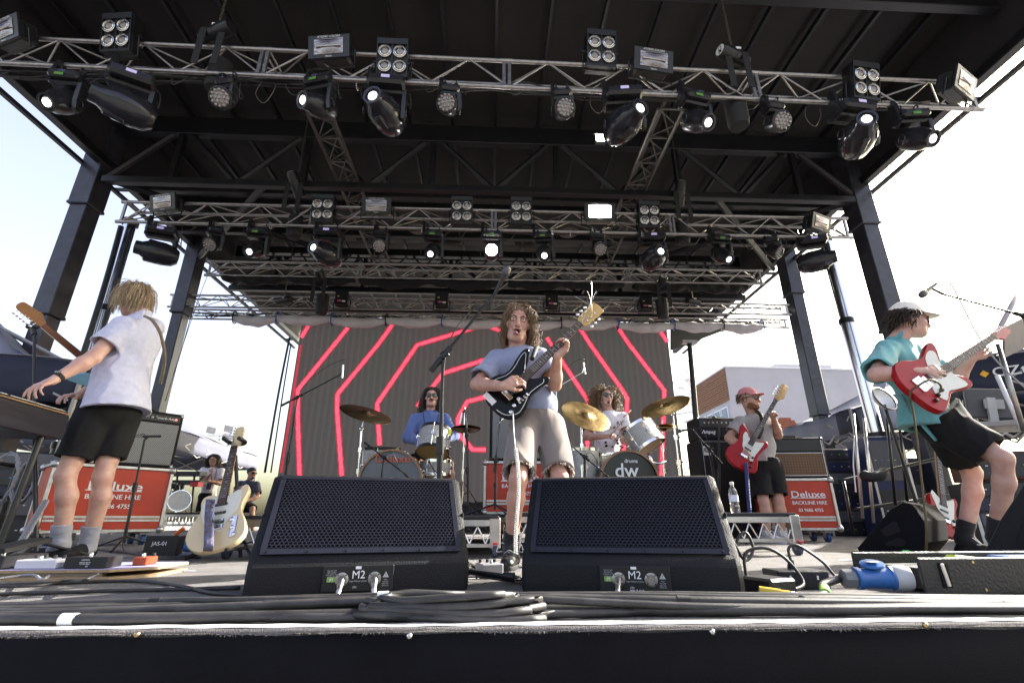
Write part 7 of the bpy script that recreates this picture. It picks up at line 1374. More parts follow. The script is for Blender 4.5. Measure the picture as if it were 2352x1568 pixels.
gs = thing('guitar_stand', 'black guitar stand with padded yoke holding the cream guitar', 'guitar stand', (gb.x, 3.5, 0)); MB().cyl((gb.x - .02, 3.62, .0), gn + V((-.03, .10, -.05)), .012, n=8).build('pole', BLKMETAL, gs, world=True)
MB().tube(bez([gn + V((-.05, -.06, .045)), gn + V((-.055, .03, .03)), gn + V((0, .06, .02)), gn + V((.055, .03, .03)), gn + V((.05, -.06, .045))], 5), .014, 8).build('yoke', BLK, gs, smooth=True, world=True)
for s_ in (-1, 1): MB().cyl((gb.x, 3.55, .12), (gb.x + s_ * .2, 3.3, .012), .010, n=8).cyl((gb.x + s_ * .1, 3.42, .07), (gb.x + s_ * .1, 3.16, .07), .010, n=8).build('leg', BLKMETAL, gs, world=True)
# second guitar behind the guitarist at the right
guitar('white and red guitar standing behind the legs of the right guitarist', at(2172, 1195, 4.3), at(2152, 1020, 4.5), V((.1, -.95, .2)), 'single', GRED, guard=PEARL, headst='tele', flip=1)
# ================================================================ buildings behind
random.seed(31)
RENDER_G = pm('grey_render', (.44, .43, .46), .85, 0, .08, .6, .1, 8); CLAD = pm('timber_cladding', (.20, .085, .035), .6, 0, .3, 3, .2, 20, stretch=(.3, .3, 6)); WFRAME = pm('white_frame', (.72, .72, .74), .5); GLASSW = pm('window_glass', (.10, .16, .24), .06, 0, .2, .7, spec=.8)
C0, C1, C2 = at(1665, 843, 30), at(1596, 884, 35), at(1990, 854, 30.4); zt = C0.z; C1.z = C2.z = zt; G0 = -1.4
bd = thing('grey_building', 'grey rendered building with timber cladding and stair windows at the right', 'building', (C0.x, C0.y, G0))
def wallq(a, b, z0, z1, nm, mat, off=0., th=.3, par=bd):
    a, b = V(a), V(b); d = (b - a); d.z = 0; L_ = d.length; d.normalize(); n_ = V((d.y, -d.x, 0)); n_ = n_ if n_.dot(a) < 0 else -n_; M = frame(V((a.x, a.y, z0)) + n_ * off, d, z=(0, 0, 1)); s_ = 1 if (M.to_3x3() @ V((0, 1, 0))).dot(n_) < 0 else -1
    return MB().box((L_ / 2, s_ * th / 2, (z1 - z0) / 2), (L_, th, z1 - z0), M=M).build(nm, mat, par, world=True)
wallq(C0, C2, G0, zt, 'wall', RENDER_G); wallq(C1, C0, G0, zt - .02, 'wall', RENDER_G); wallq(C0, C2, zt, zt + .12, 'parapet', WFRAME, .05, .4); wallq(C1, C0, zt - .02, zt + .1, 'parapet', WFRAME, .05, .4)
for k in range(14): wallq(C1, C0, zt - .16 - k * .155, zt - .03 - k * .155, 'plank', CLAD, .06 + .008 * (k % 3), .05)
for k in range(10): wallq(C1, C0, zt - 5.6 - k * .155, zt - 5.47 - k * .155, 'plank', CLAD, .06 + .008 * (k % 3), .05)
d_ = (C0 - C1); 
for k in range(4):
    a = C1 + d_ * (.08 + k * .22); b_ = C1 + d_ * (.08 + (k + 1) * .22 - .03); w = wallq(a, b_, zt - 5.1, zt - 2.5, 'window', WFRAME, .08, .08); a2 = C1 + d_ * (.10 + k * .22); b2 = C1 + d_ * (.08 + (k + 1) * .22 - .05); wallq(a2, b2, zt - 5.0, zt - 2.6, 'pane', GLASSW, .10, .03, par=w)
MB().box((C0.x + 6, C0.y + 2, zt + .35), (4, 2, .5), bev=.03).build('roof_plant', RENDER_G, bd, world=True)
st = thing('spiral_stair', 'pale metal stair climbing the left end of the grey building', 'stairs', at(1580, 1090, 27)); sc_ = at(1586, 905, 27)
for k in range(22):
    z = -1.2 + k * .42; a = k * .5; MB().box((sc_.x + .5 * math.cos(a), 27 + .5 * math.sin(a), z), (1.0, .3, .05), rot=(0, 0, a)).build('tread', WFRAME, st, world=True)
MB().cyl((sc_.x, 27, -1.4), (sc_.x, 27, 8.4), .06, n=8).build('pole', WFRAME, st, world=True)
MB().tube([(sc_.x + .95 * math.cos(k * .25), 27 + .95 * math.sin(k * .25), -.3 + k * .21) for k in range(44)], .03, 5).build('handrail', WFRAME, st, world=True)
for k in range(40): MB().cyl((sc_.x + .95 * math.cos(k * .25), 27 + .95 * math.sin(k * .25), -1.2 + k * .21), (sc_.x + .95 * math.cos(k * .25), 27 + .95 * math.sin(k * .25), -.3 + k * .21), .012, n=4).build('baluster', WFRAME, st, world=True)
BRICK = pm('brick_red', (.28, .10, .06), .9, 0, .35, 30, .3, 60); ch = thing('brick_gable', 'red brick gable behind the white marquee at the right', 'wall', at(1802, 1100, 22))
p = at(1802, 962, 22)
for j in range(14):
    wd = min(2.4, .5 + j * .22); nb = max(1, int(wd / .24))
    for i in range(nb): MB().box((p.x - wd / 2 + (i + .5) * wd / nb + (.06 if j % 2 else 0), 22, p.z - j * .11), (wd / nb - .012, .2, .098)).build('brick', BRICK, ch, world=True)
MB().box((p.x, 22.06, (p.z - 1.5 - 1.4) / 2), (2.3, .18, p.z - 1.5 + 1.4)).build('backing_wall', BRICK, ch, world=True)
# low brick wall glimpsed behind the gear at the right
bw = thing('brick_wall', 'low red brick wall glimpsed behind the gear at the right', 'wall', (9.5, 13, -1.4)); bk_ = MB().box((0, 0, 0), (.228, .1, .066)).build('brick', BRICK, bw); first = True
for j in range(26):
    for i in range(11):
        c = bk_ if first else inst(bk_, bw); first = False; c.location = (-1.3 + i * .24 + (.12 if j % 2 else 0), 0, .04 + j * .078)
MB().box((0, .06, 1.0), (2.8, .1, 2.0)).build('mortar', pm('mortar', (.35, .32, .30), .9), bw)
# ================================================================ marquees
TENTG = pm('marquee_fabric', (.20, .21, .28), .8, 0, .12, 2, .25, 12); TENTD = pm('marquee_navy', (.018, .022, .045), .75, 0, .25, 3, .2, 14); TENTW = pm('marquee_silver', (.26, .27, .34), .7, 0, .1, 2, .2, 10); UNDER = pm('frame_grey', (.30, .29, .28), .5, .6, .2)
def marquee(label, c, w, d, ze, zp, val, rz, mat=TENTG, vmat=None, z0=-1.4, legs=True, brand=None, sag=.25):
    t = thing('marquee', label, 'marquee', (c[0], c[1], z0), (0, 0, rz)); vmat = vmat or mat; e = ze - z0; p_ = zp - z0; cs = [(-w / 2, -d / 2), (w / 2, -d / 2), (w / 2, d / 2), (-w / 2, d / 2)]
    for k in range(4):
        a, b_ = V((*cs[k], e)), V((*cs[(k + 1) % 4], e)); ap = V((0, 0, p_))
        MB().grid(lambda u, v: (a.lerp(b_, u)).lerp(ap, v) + V((0, 0, -sag * math.sin(math.pi * v) * .6 + .04 * math.sin(u * 9 + v * 5) * (1 - v))), 12, 10).build('roof_panel', mat, t, smooth=True, solid=.01)
        nn = (b_ - a).normalized(); nrm = V((nn.y, -nn.x, 0)); MB().grid(lambda u, v: a.lerp(b_, u) + nrm * (.02 + .015 * math.sin(u * 31)) + V((0, 0, -val * v - .03 * v * math.sin(u * math.pi))), 26, 3).build('valance', vmat, t, smooth=True, solid=.008)
        if legs: MB().cyl((*cs[k], 0), (*cs[k], e), .03, n=6).build('leg', UNDER, t)
        n = 4
        for i in range(n):
            q0, q1 = a.lerp(b_, i / n), a.lerp(b_, (i + 1) / n); MB().cyl(q0 + V((0, 0, -.08)), q1 + V((0, 0, -.50)), .018, n=5).build('scissor_bar', UNDER, t); MB().cyl(q0 + V((0, 0, -.50)), q1 + V((0, 0, -.08)), .018, n=5).build('scissor_bar', UNDER, t)
        MB().cyl(V((*cs[k], e - .1)), ap - V((0, 0, .15)), .022, n=5).build('rafter', UNDER, t)
    return t
a, b_ = fl(395, 984, 2.2), fl(594, 1050, 2.2); dv = b_ - a; rz = math.atan2(dv.y, dv.x); w = dv.length; mid = (a + b_) / 2; nb = V((-math.sin(rz), math.cos(rz), 0)); nb = nb if nb.x < 0 else -nb
dd = 3.6; c = mid + nb * dd / 2; marquee('pale grey marquee behind the crew at the left', c, w, dd, 2.2, 3.15, .42, rz, mat=pm('marquee_fabric_shaded', (.085, .09, .125), .85, 0, .12, 2, .25, 12))  # fabric darkened and blued here so the sunlit roof looks shaded
a, b_ = fl(1799, 986, 2.1), fl(2010, 930, 2.1); dv = b_ - a; rz = math.atan2(dv.y, dv.x); w = dv.length; mid = (a + b_) / 2; nb = V((-math.sin(rz), math.cos(rz), 0)); nb = nb if nb.y > 0 else -nb; marquee('pale grey marquee behind the rear roof leg at the right', mid + nb * 1.7, w, 3.4, 2.1, 3.1, .4, rz)
p = at(1990, 940, 8.6); marquee('navy marquee with dark valance behind the chrome ram at the right', (p.x + 1.4, 9.6), 3.2, 2.6, p.z - .02, p.z + .75, .38, R(-8), mat=TENTW, vmat=TENTD)
p = at(2196, 830, 5.4); rz = R(-38); mid = p + V((math.cos(rz), math.sin(rz), 0)) * 1.5; c = mid + V((-math.sin(rz), math.cos(rz), 0)) * 1.3; mq = marquee('navy shade tent with white and yellow print at the right edge', c, 3.0, 2.6, p.z, p.z + .8, .42, rz, mat=TENTW, vmat=TENTD); ez = p.z + 1.4 - .2
text('lettering', 'OZtrail', .15, WHITE, mq, frame((-.98, -1.345, ez), (1, 0, 0), z=(0, -1, 0)), True, sx=1.1); MB().box((-1.30, -1.345, ez), (.06, .01, .06), rot=(0, .785, 0)).build('logo_mark', pm('logo_yellow', (.8, .42, .03), .5), mq)
p = at(30, 850, 6.0); marquee('grey marquee behind the keyboard at the left edge', (p.x - 1.3, 6.6), 3.6, 2.6, p.z + .1, p.z + 1.1, .5, R(20), mat=TENTG, vmat=TENTD, sag=.5)
# ================================================================ flood light mast far left
fm = thing('flood_mast', 'flood lights on a pale mast behind the cream headstock', 'flood lights', at(505, 1090, 24)); pt = at(505, 1000, 24); MB().cyl((pt.x, 24, -1.4), (pt.x, 24, pt.z), .05, n=6).build('mast', WFRAME, fm, world=True); MB().cyl(pt + V((-.9, 0, 0)), pt + V((.9, 0, 0)), .035, n=6).build('cross_arm', WFRAME, fm, world=True)
for x, y in ((487, 987), (527, 984), (523, 1005)): q = at(x, y, 24); MB().box(q, (.45, .2, .34), rot=(.4, .2, .2), bev=.03).build('flood_lamp', pm('flood_glass', (.5, .5, .52), .2, .5, .2, 4), fm, world=True)
# ================================================================ gear in the wings
DARKG = pm('gear_dark', (.02, .02, .024), .5, 0, .4, 9); BLUEC = pm('case_navy', (.02, .03, .09), .5, 0, .2, 5)
def rack(label, p, w, d, h, rows, mat=DARKG, rz=0, name='equipment_rack', cat='equipment rack'):
    t = thing(name, label, cat, (p[0], p[1], p[2]), (0, 0, rz)); MB().box((0, d / 2, h / 2), (w, d, h), bev=.01).build('case', mat, t)
    for s_ in (-1, 1): MB().box((s_ * (w / 2 - .015), -.004, h / 2), (.03, .012, h)).build('edge_strip', EDGE, t)
    for k in range(rows):
        z = h * (k + .5) / rows; u = MB().box((0, -.006, z), (w - .08, .01, h / rows * .82), bev=.003).build('rack_unit', pm('unit_%d' % (k % 3), ((.03, .03, .035), (.10, .10, .11), (.02, .02, .05))[k % 3], .4), t)
        for j in range(5): MB().box((-w * .34 + j * w * .17, -.014, z), (.02, .008, .012)).build('indicator', pm('unit_led_%d' % (j % 3), ((.6, .6, .6), (.05, .3, .6), (.2, .6, .15))[j % 3], .4), u)
    return t
rack('tall rack of electronics left of the rear leg at the right', (at(1958, 1090, 7.2).x, 7.4, 0), .7, .6, 1.25, 7); rack('rack of electronics under the pale marquee at the right', (at(1915, 1090, 7.6).x, 8.0, 0), .6, .6, 1.15, 6)
rack('blue road case standing beside the black ram at the right', (at(2075, 1090, 6.6).x, 6.8, 0), .5, .5, 1.35, 2, BLUEC, R(-10)); rack('black road case behind the red guitar stand at the right', (at(2135, 1120, 6.8).x + .1, 7.2, 0), .8, .6, 1.1, 3); rack('brown road case with silver edge at the right edge', (at(2350, 1040, 4.6).x + .3, 4.9, .62), .9, .5, .28, 1, pm('case_brown', (.10, .035, .025), .5), R(-25)); rack('black rack with dotted front under the brown case', (at(2350, 1100, 4.6).x + .35, 4.95, 0), .9, .5, .6, 4, DARKG, R(-25))
tv = thing('monitor_screen', 'back of a flat monitor on a bracket at the right edge', 'monitor', at(2288, 965, 4.9)); MB().box((0, 0, .18), (.42, .05, .32), rot=(0, .12, R(-25)), bev=.01).build('panel', pm('tv_back', (.07, .07, .075), .5), tv); MB().box((-.06, -.05, .1), (.07, .04, .26), rot=(0, .12, R(-25))).build('bracket', pm('bracket_grey', (.4, .4, .4), .5), tv); MB().box((-.03, -.06, .16), (.16, .03, .1), rot=(0, .12, R(-25))).build('box', pm('bracket_grey2', (.33, .33, .33), .5), tv); MB().box((.05, .05, -.06), (.7, .5, .06), rot=(0, 0, R(-25)), bev=.01).build('desk', pm('desk_grey', (.3, .28, .27), .5), tv)
MB().cyl((0, .1, -.09), (0, .1, -at(2288, 965, 4.9).z), .03, n=8).build('leg', BLKMETAL, tv)
lp = thing('round_lamp', 'round silver reflector lamp beside the teal shirt', 'lamp', at(2030, 950, 5.0)); q = Matrix.Translation((0, 0, .14)) @ Matrix.Rotation(R(70), 4, 'X') @ Matrix.Rotation(R(15), 4, 'Y'); MB().lathe([(.02, -.02), (.08, -.015), (.125, .02), (.135, .05)], q, 24, cap=False).build('reflector', pm('reflector_pale', (.75, .75, .74), .35, .1, .1, 5), lp, smooth=True); MB().tube([q @ V((.137 * math.cos(k * math.pi / 12), .137 * math.sin(k * math.pi / 12), .05)) for k in range(24)], .008, 6, close=True).build('rim', BLK, lp); MB().cyl((.03, 0, .1), (.12, .0, -at(2030, 950, 5.0).z), .016, n=8).build('pole', BLKMETAL, lp)
for k, (pa, pb, lb) in enumerate(((at(1838 + 90, 1105, 6.2), at(2200, 1042, 6.4), 'upper'), (at(1960, 1170, 6.0), at(2200, 1135, 6.2), 'lower'))): cable('rail_pipe', [pa, pa.lerp(pb, .5), pb], .022, BLKMETAL, f'{lb} black rail pipe across the wing at the right', 'rail', n=8)
for k, (x, y0, y1) in enumerate(((1960, 950, 1190), (1985, 960, 1200), (2035, 940, 1160), (2062, 940, 1150), (1938, 1105, 1225))): pa, pb = at(x, y0, 5.8), at(x + 22, y1, 5.8); cable('tripod_pole', [pa, pb], .016, ALU if k in (0, 1) else BLKMETAL, ('silver pole left of the black ram', 'second silver pole left of the black ram', 'black pole under the round lamp', 'thin black pole right of the round lamp', 'short black post beside the red case at the right')[k], 'pole', n=8, sub=1)
MB0 = MB().ell((0, 0, 0), (.14, .08, .05), None, 16, 8); tag(MB().tube(bez([at(1985, 1090, 5.7), at(1995, 1095, 5.65), at(2020, 1092, 5.65), at(2030, 1085, 5.7)], 4), .06, 8).build('wrapped_bundle', BLKM, smooth=True, world=True), 'black wrapped bundle tied on the rail at the right', 'bundle')
tag(MB().ell(fl(1990, 1228) + V((0, 0, .09)), (.19, .15, .09), None, 20, 10).build('black_bag', BLKM, smooth=True, world=True), 'round black bag on the floor behind the side-on wedge', 'bag')
cable('white_rope', [at(1962, 1000, 5.6), at(1960, 1060, 5.6), at(1962, 1090, 5.6), at(1966, 1130, 5.58)], .007, TAPE_W, 'white rope hanging with loose ends at the right', 'rope', n=5)
# scaffold pole and panel at the top right edge
cable('scaffold_pole', [at(2290, 765, 4.2), at(2356, 640, 4.4)], .024, pm('pale_pole', (.42, .37, .38), .5), 'pale slanting pole at the right edge', 'pole', n=10, sub=1); cable('scaffold_pole', [at(2292, 790, 4.2), at(2352, 990, 4.2)], .02, ALUD, 'upright scaffold pole right of the fretting hand', 'pole', n=10, sub=1); cable('scaffold_pole', [at(2290, 862, 4.6), at(2345, 985, 4.6)], .02, WFRAME, 'white frame pole of the shade tent', 'pole', n=10, sub=1)
tag(MB().grid(lambda u, v: at(2305 + 80 * u, 752 - 40 * u + 70 * v, 4.6 + .3 * u), 6, 4).build('shade_panel', pm('shade_brown', (.20, .17, .16), .8, 0, .2, 3), world=True, solid=.02), 'brown shade panel hanging at the right edge', 'panel')
# ================================================================ wings at the left
rl = thing('cable_rail', 'rail with coiled grey cables hung on it at the left', 'cable rail', (at(40, 1150, 5.2).x, 5.2, 0)); MB().cyl(at(-20, 1062, 5.2), at(110, 1078, 5.6), .02, n=8).build('pipe', BLKMETAL, rl, world=True); MB().cyl(at(45, 1062, 5.3), (at(45, 1062, 5.3).x, 5.3, 0), .025, n=8).build('post', BLKMETAL, rl, world=True); MB().cyl(at(-20, 1140, 5.2), at(60, 1143, 5.4), .018, n=8).build('pipe', BLKMETAL, rl, world=True)
GCOIL = pm('grey_cable', (.26, .26, .28), .55)
for (cx, cy, rx, rz_) in ((12, 1100, .13, .24), (62, 1108, .10, .19)):
    c = at(cx, cy, 5.15); 
    for k in range(7): MB().tube([c + V((rx * (1 + .1 * random.uniform(-1, 1)) * math.cos(a), .03 * random.uniform(-1, 1) * .5 - .03, rz_ * (1 + .08 * random.uniform(-1, 1)) * math.sin(a))) for a in [q_ * math.pi / 10 for q_ in range(20)]], .009, 5, close=True).build('cable_coil', GCOIL, rl, smooth=True, world=True)
rack('dark patch rack behind the keyboard at the left', (at(60, 1060, 5.8).x, 5.9, 0), .9, .5, .95, 5, rz=R(25)); rack('black road case at the far left behind the cable rail', (at(10, 1150, 5.6).x, 5.7, 0), .6, .5, .5, 2, rz=R(25))
# spare drums and keyboards on a low platform behind the left case
wp = thing('crew_platform', 'low silver platform with lattice edge behind the left red case', 'platform', (at(420, 1190, 10.5).x, 10.5, 0)); px0, px1 = at(372, 1190, 10.3).x, at(545, 1190, 10.3).x; MB().box(((px0 + px1) / 2, 11.2, .33), (px1 - px0, 1.6, .04)).build('top_board', BLKM, wp, world=True); MB().box(((px0 + px1) / 2, 10.38, .29), (px1 - px0, .05, .05)).box(((px0 + px1) / 2, 10.38, .12), (px1 - px0, .04, .04)).build('side_rail', ALU, wp, world=True)
for k in range(12): a = px0 + (px1 - px0) * k / 12; b_ = px0 + (px1 - px0) * (k + .5) / 12; MB().cyl((a, 10.38, .27), (b_, 10.38, .13), .008, n=5).cyl((b_, 10.38, .13), (a + (px1 - px0) / 12, 10.38, .27), .008, n=5).build('lattice_bar', ALU, wp, world=True)
for x in (px0, (px0 + px1) / 2, px1): MB().box((x, 10.38, .16), (.06, .06, .32)).build('leg', ALU, wp, world=True)
sd = thing('spare_drums', 'spare black drums with chrome hardware behind the left red case', 'drums', (at(390, 1150, 10.9).x, 10.9, .35)); drum(sd, 'tom_drum', at(385, 1132, 10.9), (.2, 0, 1), .17, .45, DARKG, CHROME, HEADC, HEADC, 6); drum(sd, 'tom_drum', at(402, 1136, 11.0), (-.2, 0, 1), .15, .4, DARKG, CHROME, HEADC, HEADC, 6); drum(sd, 'bass_drum', at(412, 1150, 10.8), (.5, -.8, .1), .2, .12, DARKG, CHROME, pm('clear_head', (.6, .6, .62), .3), pm('clear_head', (.6, .6, .62), .3), 6); stand(sd, (at(393, 1170, 10.8).x, 10.8, .35), at(396, 1075, 10.8), None, .014)
ks = thing('keyboard_rack', 'two tier keyboard stand with black synthesizers behind the left case', 'keyboard', (at(430, 1150, 11.0).x, 11, .35)); 
for y in (1088, 1108): q = at(426, y, 11.0); MB().box(q, (.75, .3, .09), bev=.01).build('synthesizer', DARKG, ks, world=True)
for x in (408, 447): q = at(x, 1088, 11.0); MB().cyl(q, (q.x + .1, 11.0, .35), .02, n=6).build('leg', BLKMETAL, ks, world=True)
q = at(452, 1112, 10.9); MB().box(q, (.16, .2, .09)).build('red_box', pm('red_box', (.5, .03, .03), .5), ks, world=True)
cable('paper_sheet', [at(0, 0, 1), at(1, 0, 1)], .001, WHITE, 'x') if False else None
# fence far behind
fe = thing('crowd_fence', 'pale crowd barrier far behind the left case', 'fence', (-7.5, 16, -1.4)); MB().cyl((-10, 16, -.2), (-4.5, 16, -.2), .025, n=6).build('rail', WFRAME, fe, world=True); MB().cyl((-10, 16, .35), (-4.5, 16, .35), .025, n=6).build('rail', WFRAME, fe, world=True)
for k in range(56): MB().cyl((-10 + k * .1, 16, -1.2), (-10 + k * .1, 16, .35), .012, n=4).build('bar', WFRAME, fe, world=True)
# ropes and drops from the rear truss
for k, (pts, r_) in enumerate(((((402, 722), (392, 760), (372, 910)), .012), (((418, 690), (400, 800), (366, 920)), .010), (((440, 722), (412, 820), (380, 920)), .008), (((478, 630), (455, 690), (398, 860)), .006), (((665, 775), (640, 900), (608, 1085)), .022), (((668, 790), (650, 900), (622, 1085)), .014))):
    cable('hanging_rope', [at(x, y, 9.5) for x, y in pts], r_, HOSE if k != 3 else CHAIN, 'dark line hanging from the rear truss, ' + ('leftmost of those behind the lilac shirt', 'second from left behind the lilac shirt', 'third from left behind the lilac shirt', 'thin one from the third truss', 'thick one left of the video wall', 'thinner one beside the video wall')[k], 'rope', n=5)
sp = thing('screen_pole', 'tall black pole right of the video wall', 'pole', (at(1600, 1090, 9).x, 9, 0)); MB().cyl((at(1604, 1090, 9).x, 9, 0), at(1584, 790, 9), .05, n=10).build('shaft', BLKMETAL, sp, world=True); MB().box(at(1583, 786, 9), (.3, .12, .06)).build('clamp', ALUD, sp, world=True)
tag(MB().grid(lambda u, v: at(1540 + 120 * u, 740 + 45 * v * (1 - u) + 20 * v, 11.5 + .5 * u), 6, 4).build('corner_drape', BLKM, world=True, solid=.03), 'black cloth at the rear roof corner right of the video wall', 'drape')
# ================================================================ cables and boxes at the front of the stage
random.seed(77)
RUNS = {}
def run_cable(y0, r_, seed, label, xa=-2.6, xb=2.7, z=0., wob=.035, mat=None, bump=None, n=9):
    rg = random.Random(seed); pts = []; ph = rg.uniform(0, 6); k = 22
    for i in range(k + 1):
        x = xa + (xb - xa) * i / k; y = y0 + wob * math.sin(x * 1.7 + ph) + .4 * wob * math.sin(x * 4.1 + ph * 2) + rg.gauss(0, .004); zz = r_ + .001 + z * (.6 + .4 * math.sin(x * 2.3 + ph)) 
        if bump: zz += bump[1] * math.exp(-((x - bump[0]) / .35) ** 2); y += bump[2] * math.exp(-((x - bump[0]) / .4) ** 2)
        y += .05 * (abs(x) / 2.0) ** 2
        pts.append((x, y, zz))
    RUNS[seed] = pts; return cable('stage_cable', pts, r_, mat or RUBBER, label, 'cable', 'cables along the front of the stage', n=n, sub=5)
specs = [(1.405, .0135, 1, 'thick black cable nearest the white tape', 0.), (1.435, .0105, 2, 'second black cable from the white tape', 0.), (1.462, .013, 3, 'thick black cable in the middle of the front bundle', 0.), (1.49, .0085, 4, 'thin black cable in the middle of the front bundle', .0), (1.515, .0115, 5, 'black cable behind the middle of the front bundle', 0.), (1.54, .0065, 6, 'thin black cable at the back of the front bundle', 0.),
         (1.42, .0100, 7, 'black cable lying on top at the front of the bundle', .022), (1.455, .0125, 8, 'thick black cable lying on top of the bundle', .024), (1.485, .0090, 9, 'black cable crossing on top of the bundle', .024), (1.51, .0060, 10, 'thin black cable on top near the wedges', .02), (1.565, .0055, 11, 'thinnest black cable close to the wedge fronts', 0.), (1.59, .0075, 12, 'black cable touching the wedge fronts', 0.)]
for (y, r_, sd, lb, z) in specs: run_cable(y, r_, sd, lb, z=z, bump=(.02, .012 if z else .0, .012) if sd % 2 else None)
for k, (a_, b_, c_, lb) in enumerate(((-1.5, -.25, .9, 'long black cable arching before the left wedge'), (-1.2, -.1, 1.2, 'second black cable arching before the wedges'), (-.9, .25, 1.6, 'third black cable arching between the wedges'), (-.7, .5, 1.9, 'black cable arching before the right wedge'), (-.4, .75, 2.2, 'black cable arching right of the yellow connector'))):
    cable('stage_cable', [(a_ - 1.0, 1.44 + .02 * k, .01), (a_, 1.50 + .012 * k, .02), ((a_ + b_) / 2, 1.60 + .008 * k, .022), (b_, 1.63 - .01 * k, .030 + .004 * (k % 2)), ((b_ + c_) / 2, 1.56, .022), (c_, 1.47 + .01 * k, .02), (c_ + 1.0, 1.52, .01)], .0075 + .0015 * (k % 3), RUBBER, lb, 'cable', 'cables along the front of the stage', n=8, sub=7)
run_cable(1.50, .0125, 31, 'thick grey cable running off to the right', xa=.9, xb=2.9, z=.01, mat=pm('pale_cable', (.10, .095, .095), .4, 0, .2, 20)); run_cable(1.60, .0095, 32, 'blue cable right of the right wedge', xa=.85, xb=1.45, mat=pm('blue_cable', (.03, .055, .12), .45), wob=.01)
cl = thing('cable_coil', 'loops of spare cable coiled at the front below the left wedge', 'cable', (-.12, 1.42, 0))
for k in range(4):
    rg = random.Random(k); MB().tube([(-.10 + (.25 - .03 * k) * math.cos(a) + .02 * rg.gauss(0, 1), 1.415 + (.045 - .006 * k) * math.sin(a), .012 + .014 * k + .006 * math.sin(a * 2 + k)) for a in [q * math.pi / 12 for q in range(24)]], .0105, 8, close=True).build('loop', RUBBER, cl, smooth=True, world=True)
for i, (x, sd, w, lb) in enumerate(((-1.03, 1, .035, 'white tape wrap on a cable at the left'), (1.33, 31, .03, 'white tape wrap on the cables at the right'), (.53, 8, .035, 'black tape wrap below the right wedge'), (-.60, 8, .03, 'black tape wrap left of the coiled cable'), (.115, 7, .02, 'black tape wrap between the wedges'), (-.9, 9, .03, 'black tape wrap below the pedalboard'))):
    c = bez(RUNS[sd], 5); q = min(range(len(c) - 1), key=lambda k: abs(c[k].x - x)); d = (c[q + 1] - c[q]).normalized(); r_ = {1: .0135, 31: .0125, 8: .0125, 7: .01, 9: .009}[sd]; tag(MB().cyl(c[q] - d * w / 2, c[q] + d * w / 2, r_ + .0012, n=16).build('tape_wrap', TAPE_W if i < 2 else BLKM, smooth=40, world=True), lb, 'tape', 'tape wraps on the front cables')
tag(MB().cyl((-.29, 1.452, .052), (-.24, 1.448, .054), .0115, n=14).build('cable_label', TAPE_W, smooth=40, world=True), 'white label sleeve on the coiled cable', 'label')
for k, pts in enumerate((((-20, 1350), (120, 1344), (300, 1338), (410, 1350), (480, 1366), (560, 1372)), ((-20, 1392 - 22), (150, 1365), (330, 1360), (550, 1355)))):
    cable('stage_cable', [fl(x, y) + V((0, 0, .008)) for x, y in pts], .0065, RUBBER, ('black cable snaking from the pedalboard to the left wedge', 'black cable lying straight left of the left wedge')[k], 'cable', n=7)
# power box with blue connector, right
BOXB = pm('box_black', (.010, .010, .014), .38, 0, .25, 8, .2, 90); o = V((1.445, 1.735, 0)); pbx = thing('power_box', 'black power distribution box with handle slot at the right edge', 'power box', o, (0, 0, R(3)))
MB().box((.55, .006, .062), (1.1, .012, .115), bev=.004).build('front_panel', BOXB, pbx); MB().box((.55, .30, .062), (1.1, .012, .115), bev=.004).build('back_panel', BOXB, pbx); MB().box((.57, .15, .045), (1.0, .27, .07), bev=.004).build('inner_box', BLKM, pbx)
MB().box((.085, -.002, .066), (.034, .006, .078), bev=.012, rot=None).build('handle_slot', pm('slot_dark', (.004, .004, .004), .9), pbx); MB().box((.082, -.006, .066), (.014, .006, .072), rot=(0, -.1, 0), bev=.003).build('handle', ALU, pbx)
for x, z in ((.22, .02), (.52, .10), (.20, .105)): MB().cyl((x, -.002, z), (x, .002, z), .005, n=8).build('screw', SCREW, pbx)
MB().box((.62, .16, .098), (.30, .10, .03), bev=.01).build('blue_socket', pm('connector_blue', (.03, .12, .36), .35), pbx); MB().box((.30, .12, .1), (.14, .05, .03), rot=(0, .1, .1), bev=.01).build('yellow_label', pm('neon_label', (.62, .75, .08), .5), pbx)
CB = MATS['connector_blue']; cn = thing('power_connector', 'blue and grey industrial power connector plugged into the black box', 'connector', (1.30, 1.80, 0)); a0, a1 = V((1.44, 1.79, .052)), V((1.19, 1.83, .046)); dv = (a1 - a0).normalized(); M = frame(a0, dv.orthogonal(), z=dv)
MB().lathe([(.038, 0), (.040, .005), (.040, .05), (.037, .055)], M, 24).build('grey_collar', pm('connector_grey', (.42, .42, .44), .45), cn, smooth=35, world=True); MB().lathe([(.037, .05), (.040, .06), (.035, .065), (.033, .15), (.036, .155), (.036, .17), (.024, .175)], M, 24).build('blue_shell', CB, cn, smooth=35, world=True); MB().lathe([(.026, .172), (.031, .175), (.031, .21), (.022, .215), (.016, .2155)], M, 8).build('gland_nut', pm('gland_grey', (.16, .16, .17), .5), cn, world=True)
MB().lathe([(.036, 0), (.038, .004), (.036, .009), (.01, .012)], frame(a0.lerp(a1, .42) + V((0, 0, .040)), (1, .2, .15), z=(-.15, -.25, 1)), 24).build('lid', CB, cn, smooth=35, world=True); MB().box(a0.lerp(a1, .42) + V((-.005, -.01, .053)), (.03, .03, .002)).build('label', TAPE_W, cn, world=True)
cable('power_cable', [a1 + V((.03, 0, 0)), V((1.14, 1.80, .03)), V((1.08, 1.70, .018)), V((.98, 1.62, .016)), V((.85, 1.585, .016)), V((.70, 1.56, .016))], .013, pm('cable_sheen', (.03, .03, .032), .3), 'thick black power cable with green tape running to the blue connector', 'cable', n=10)
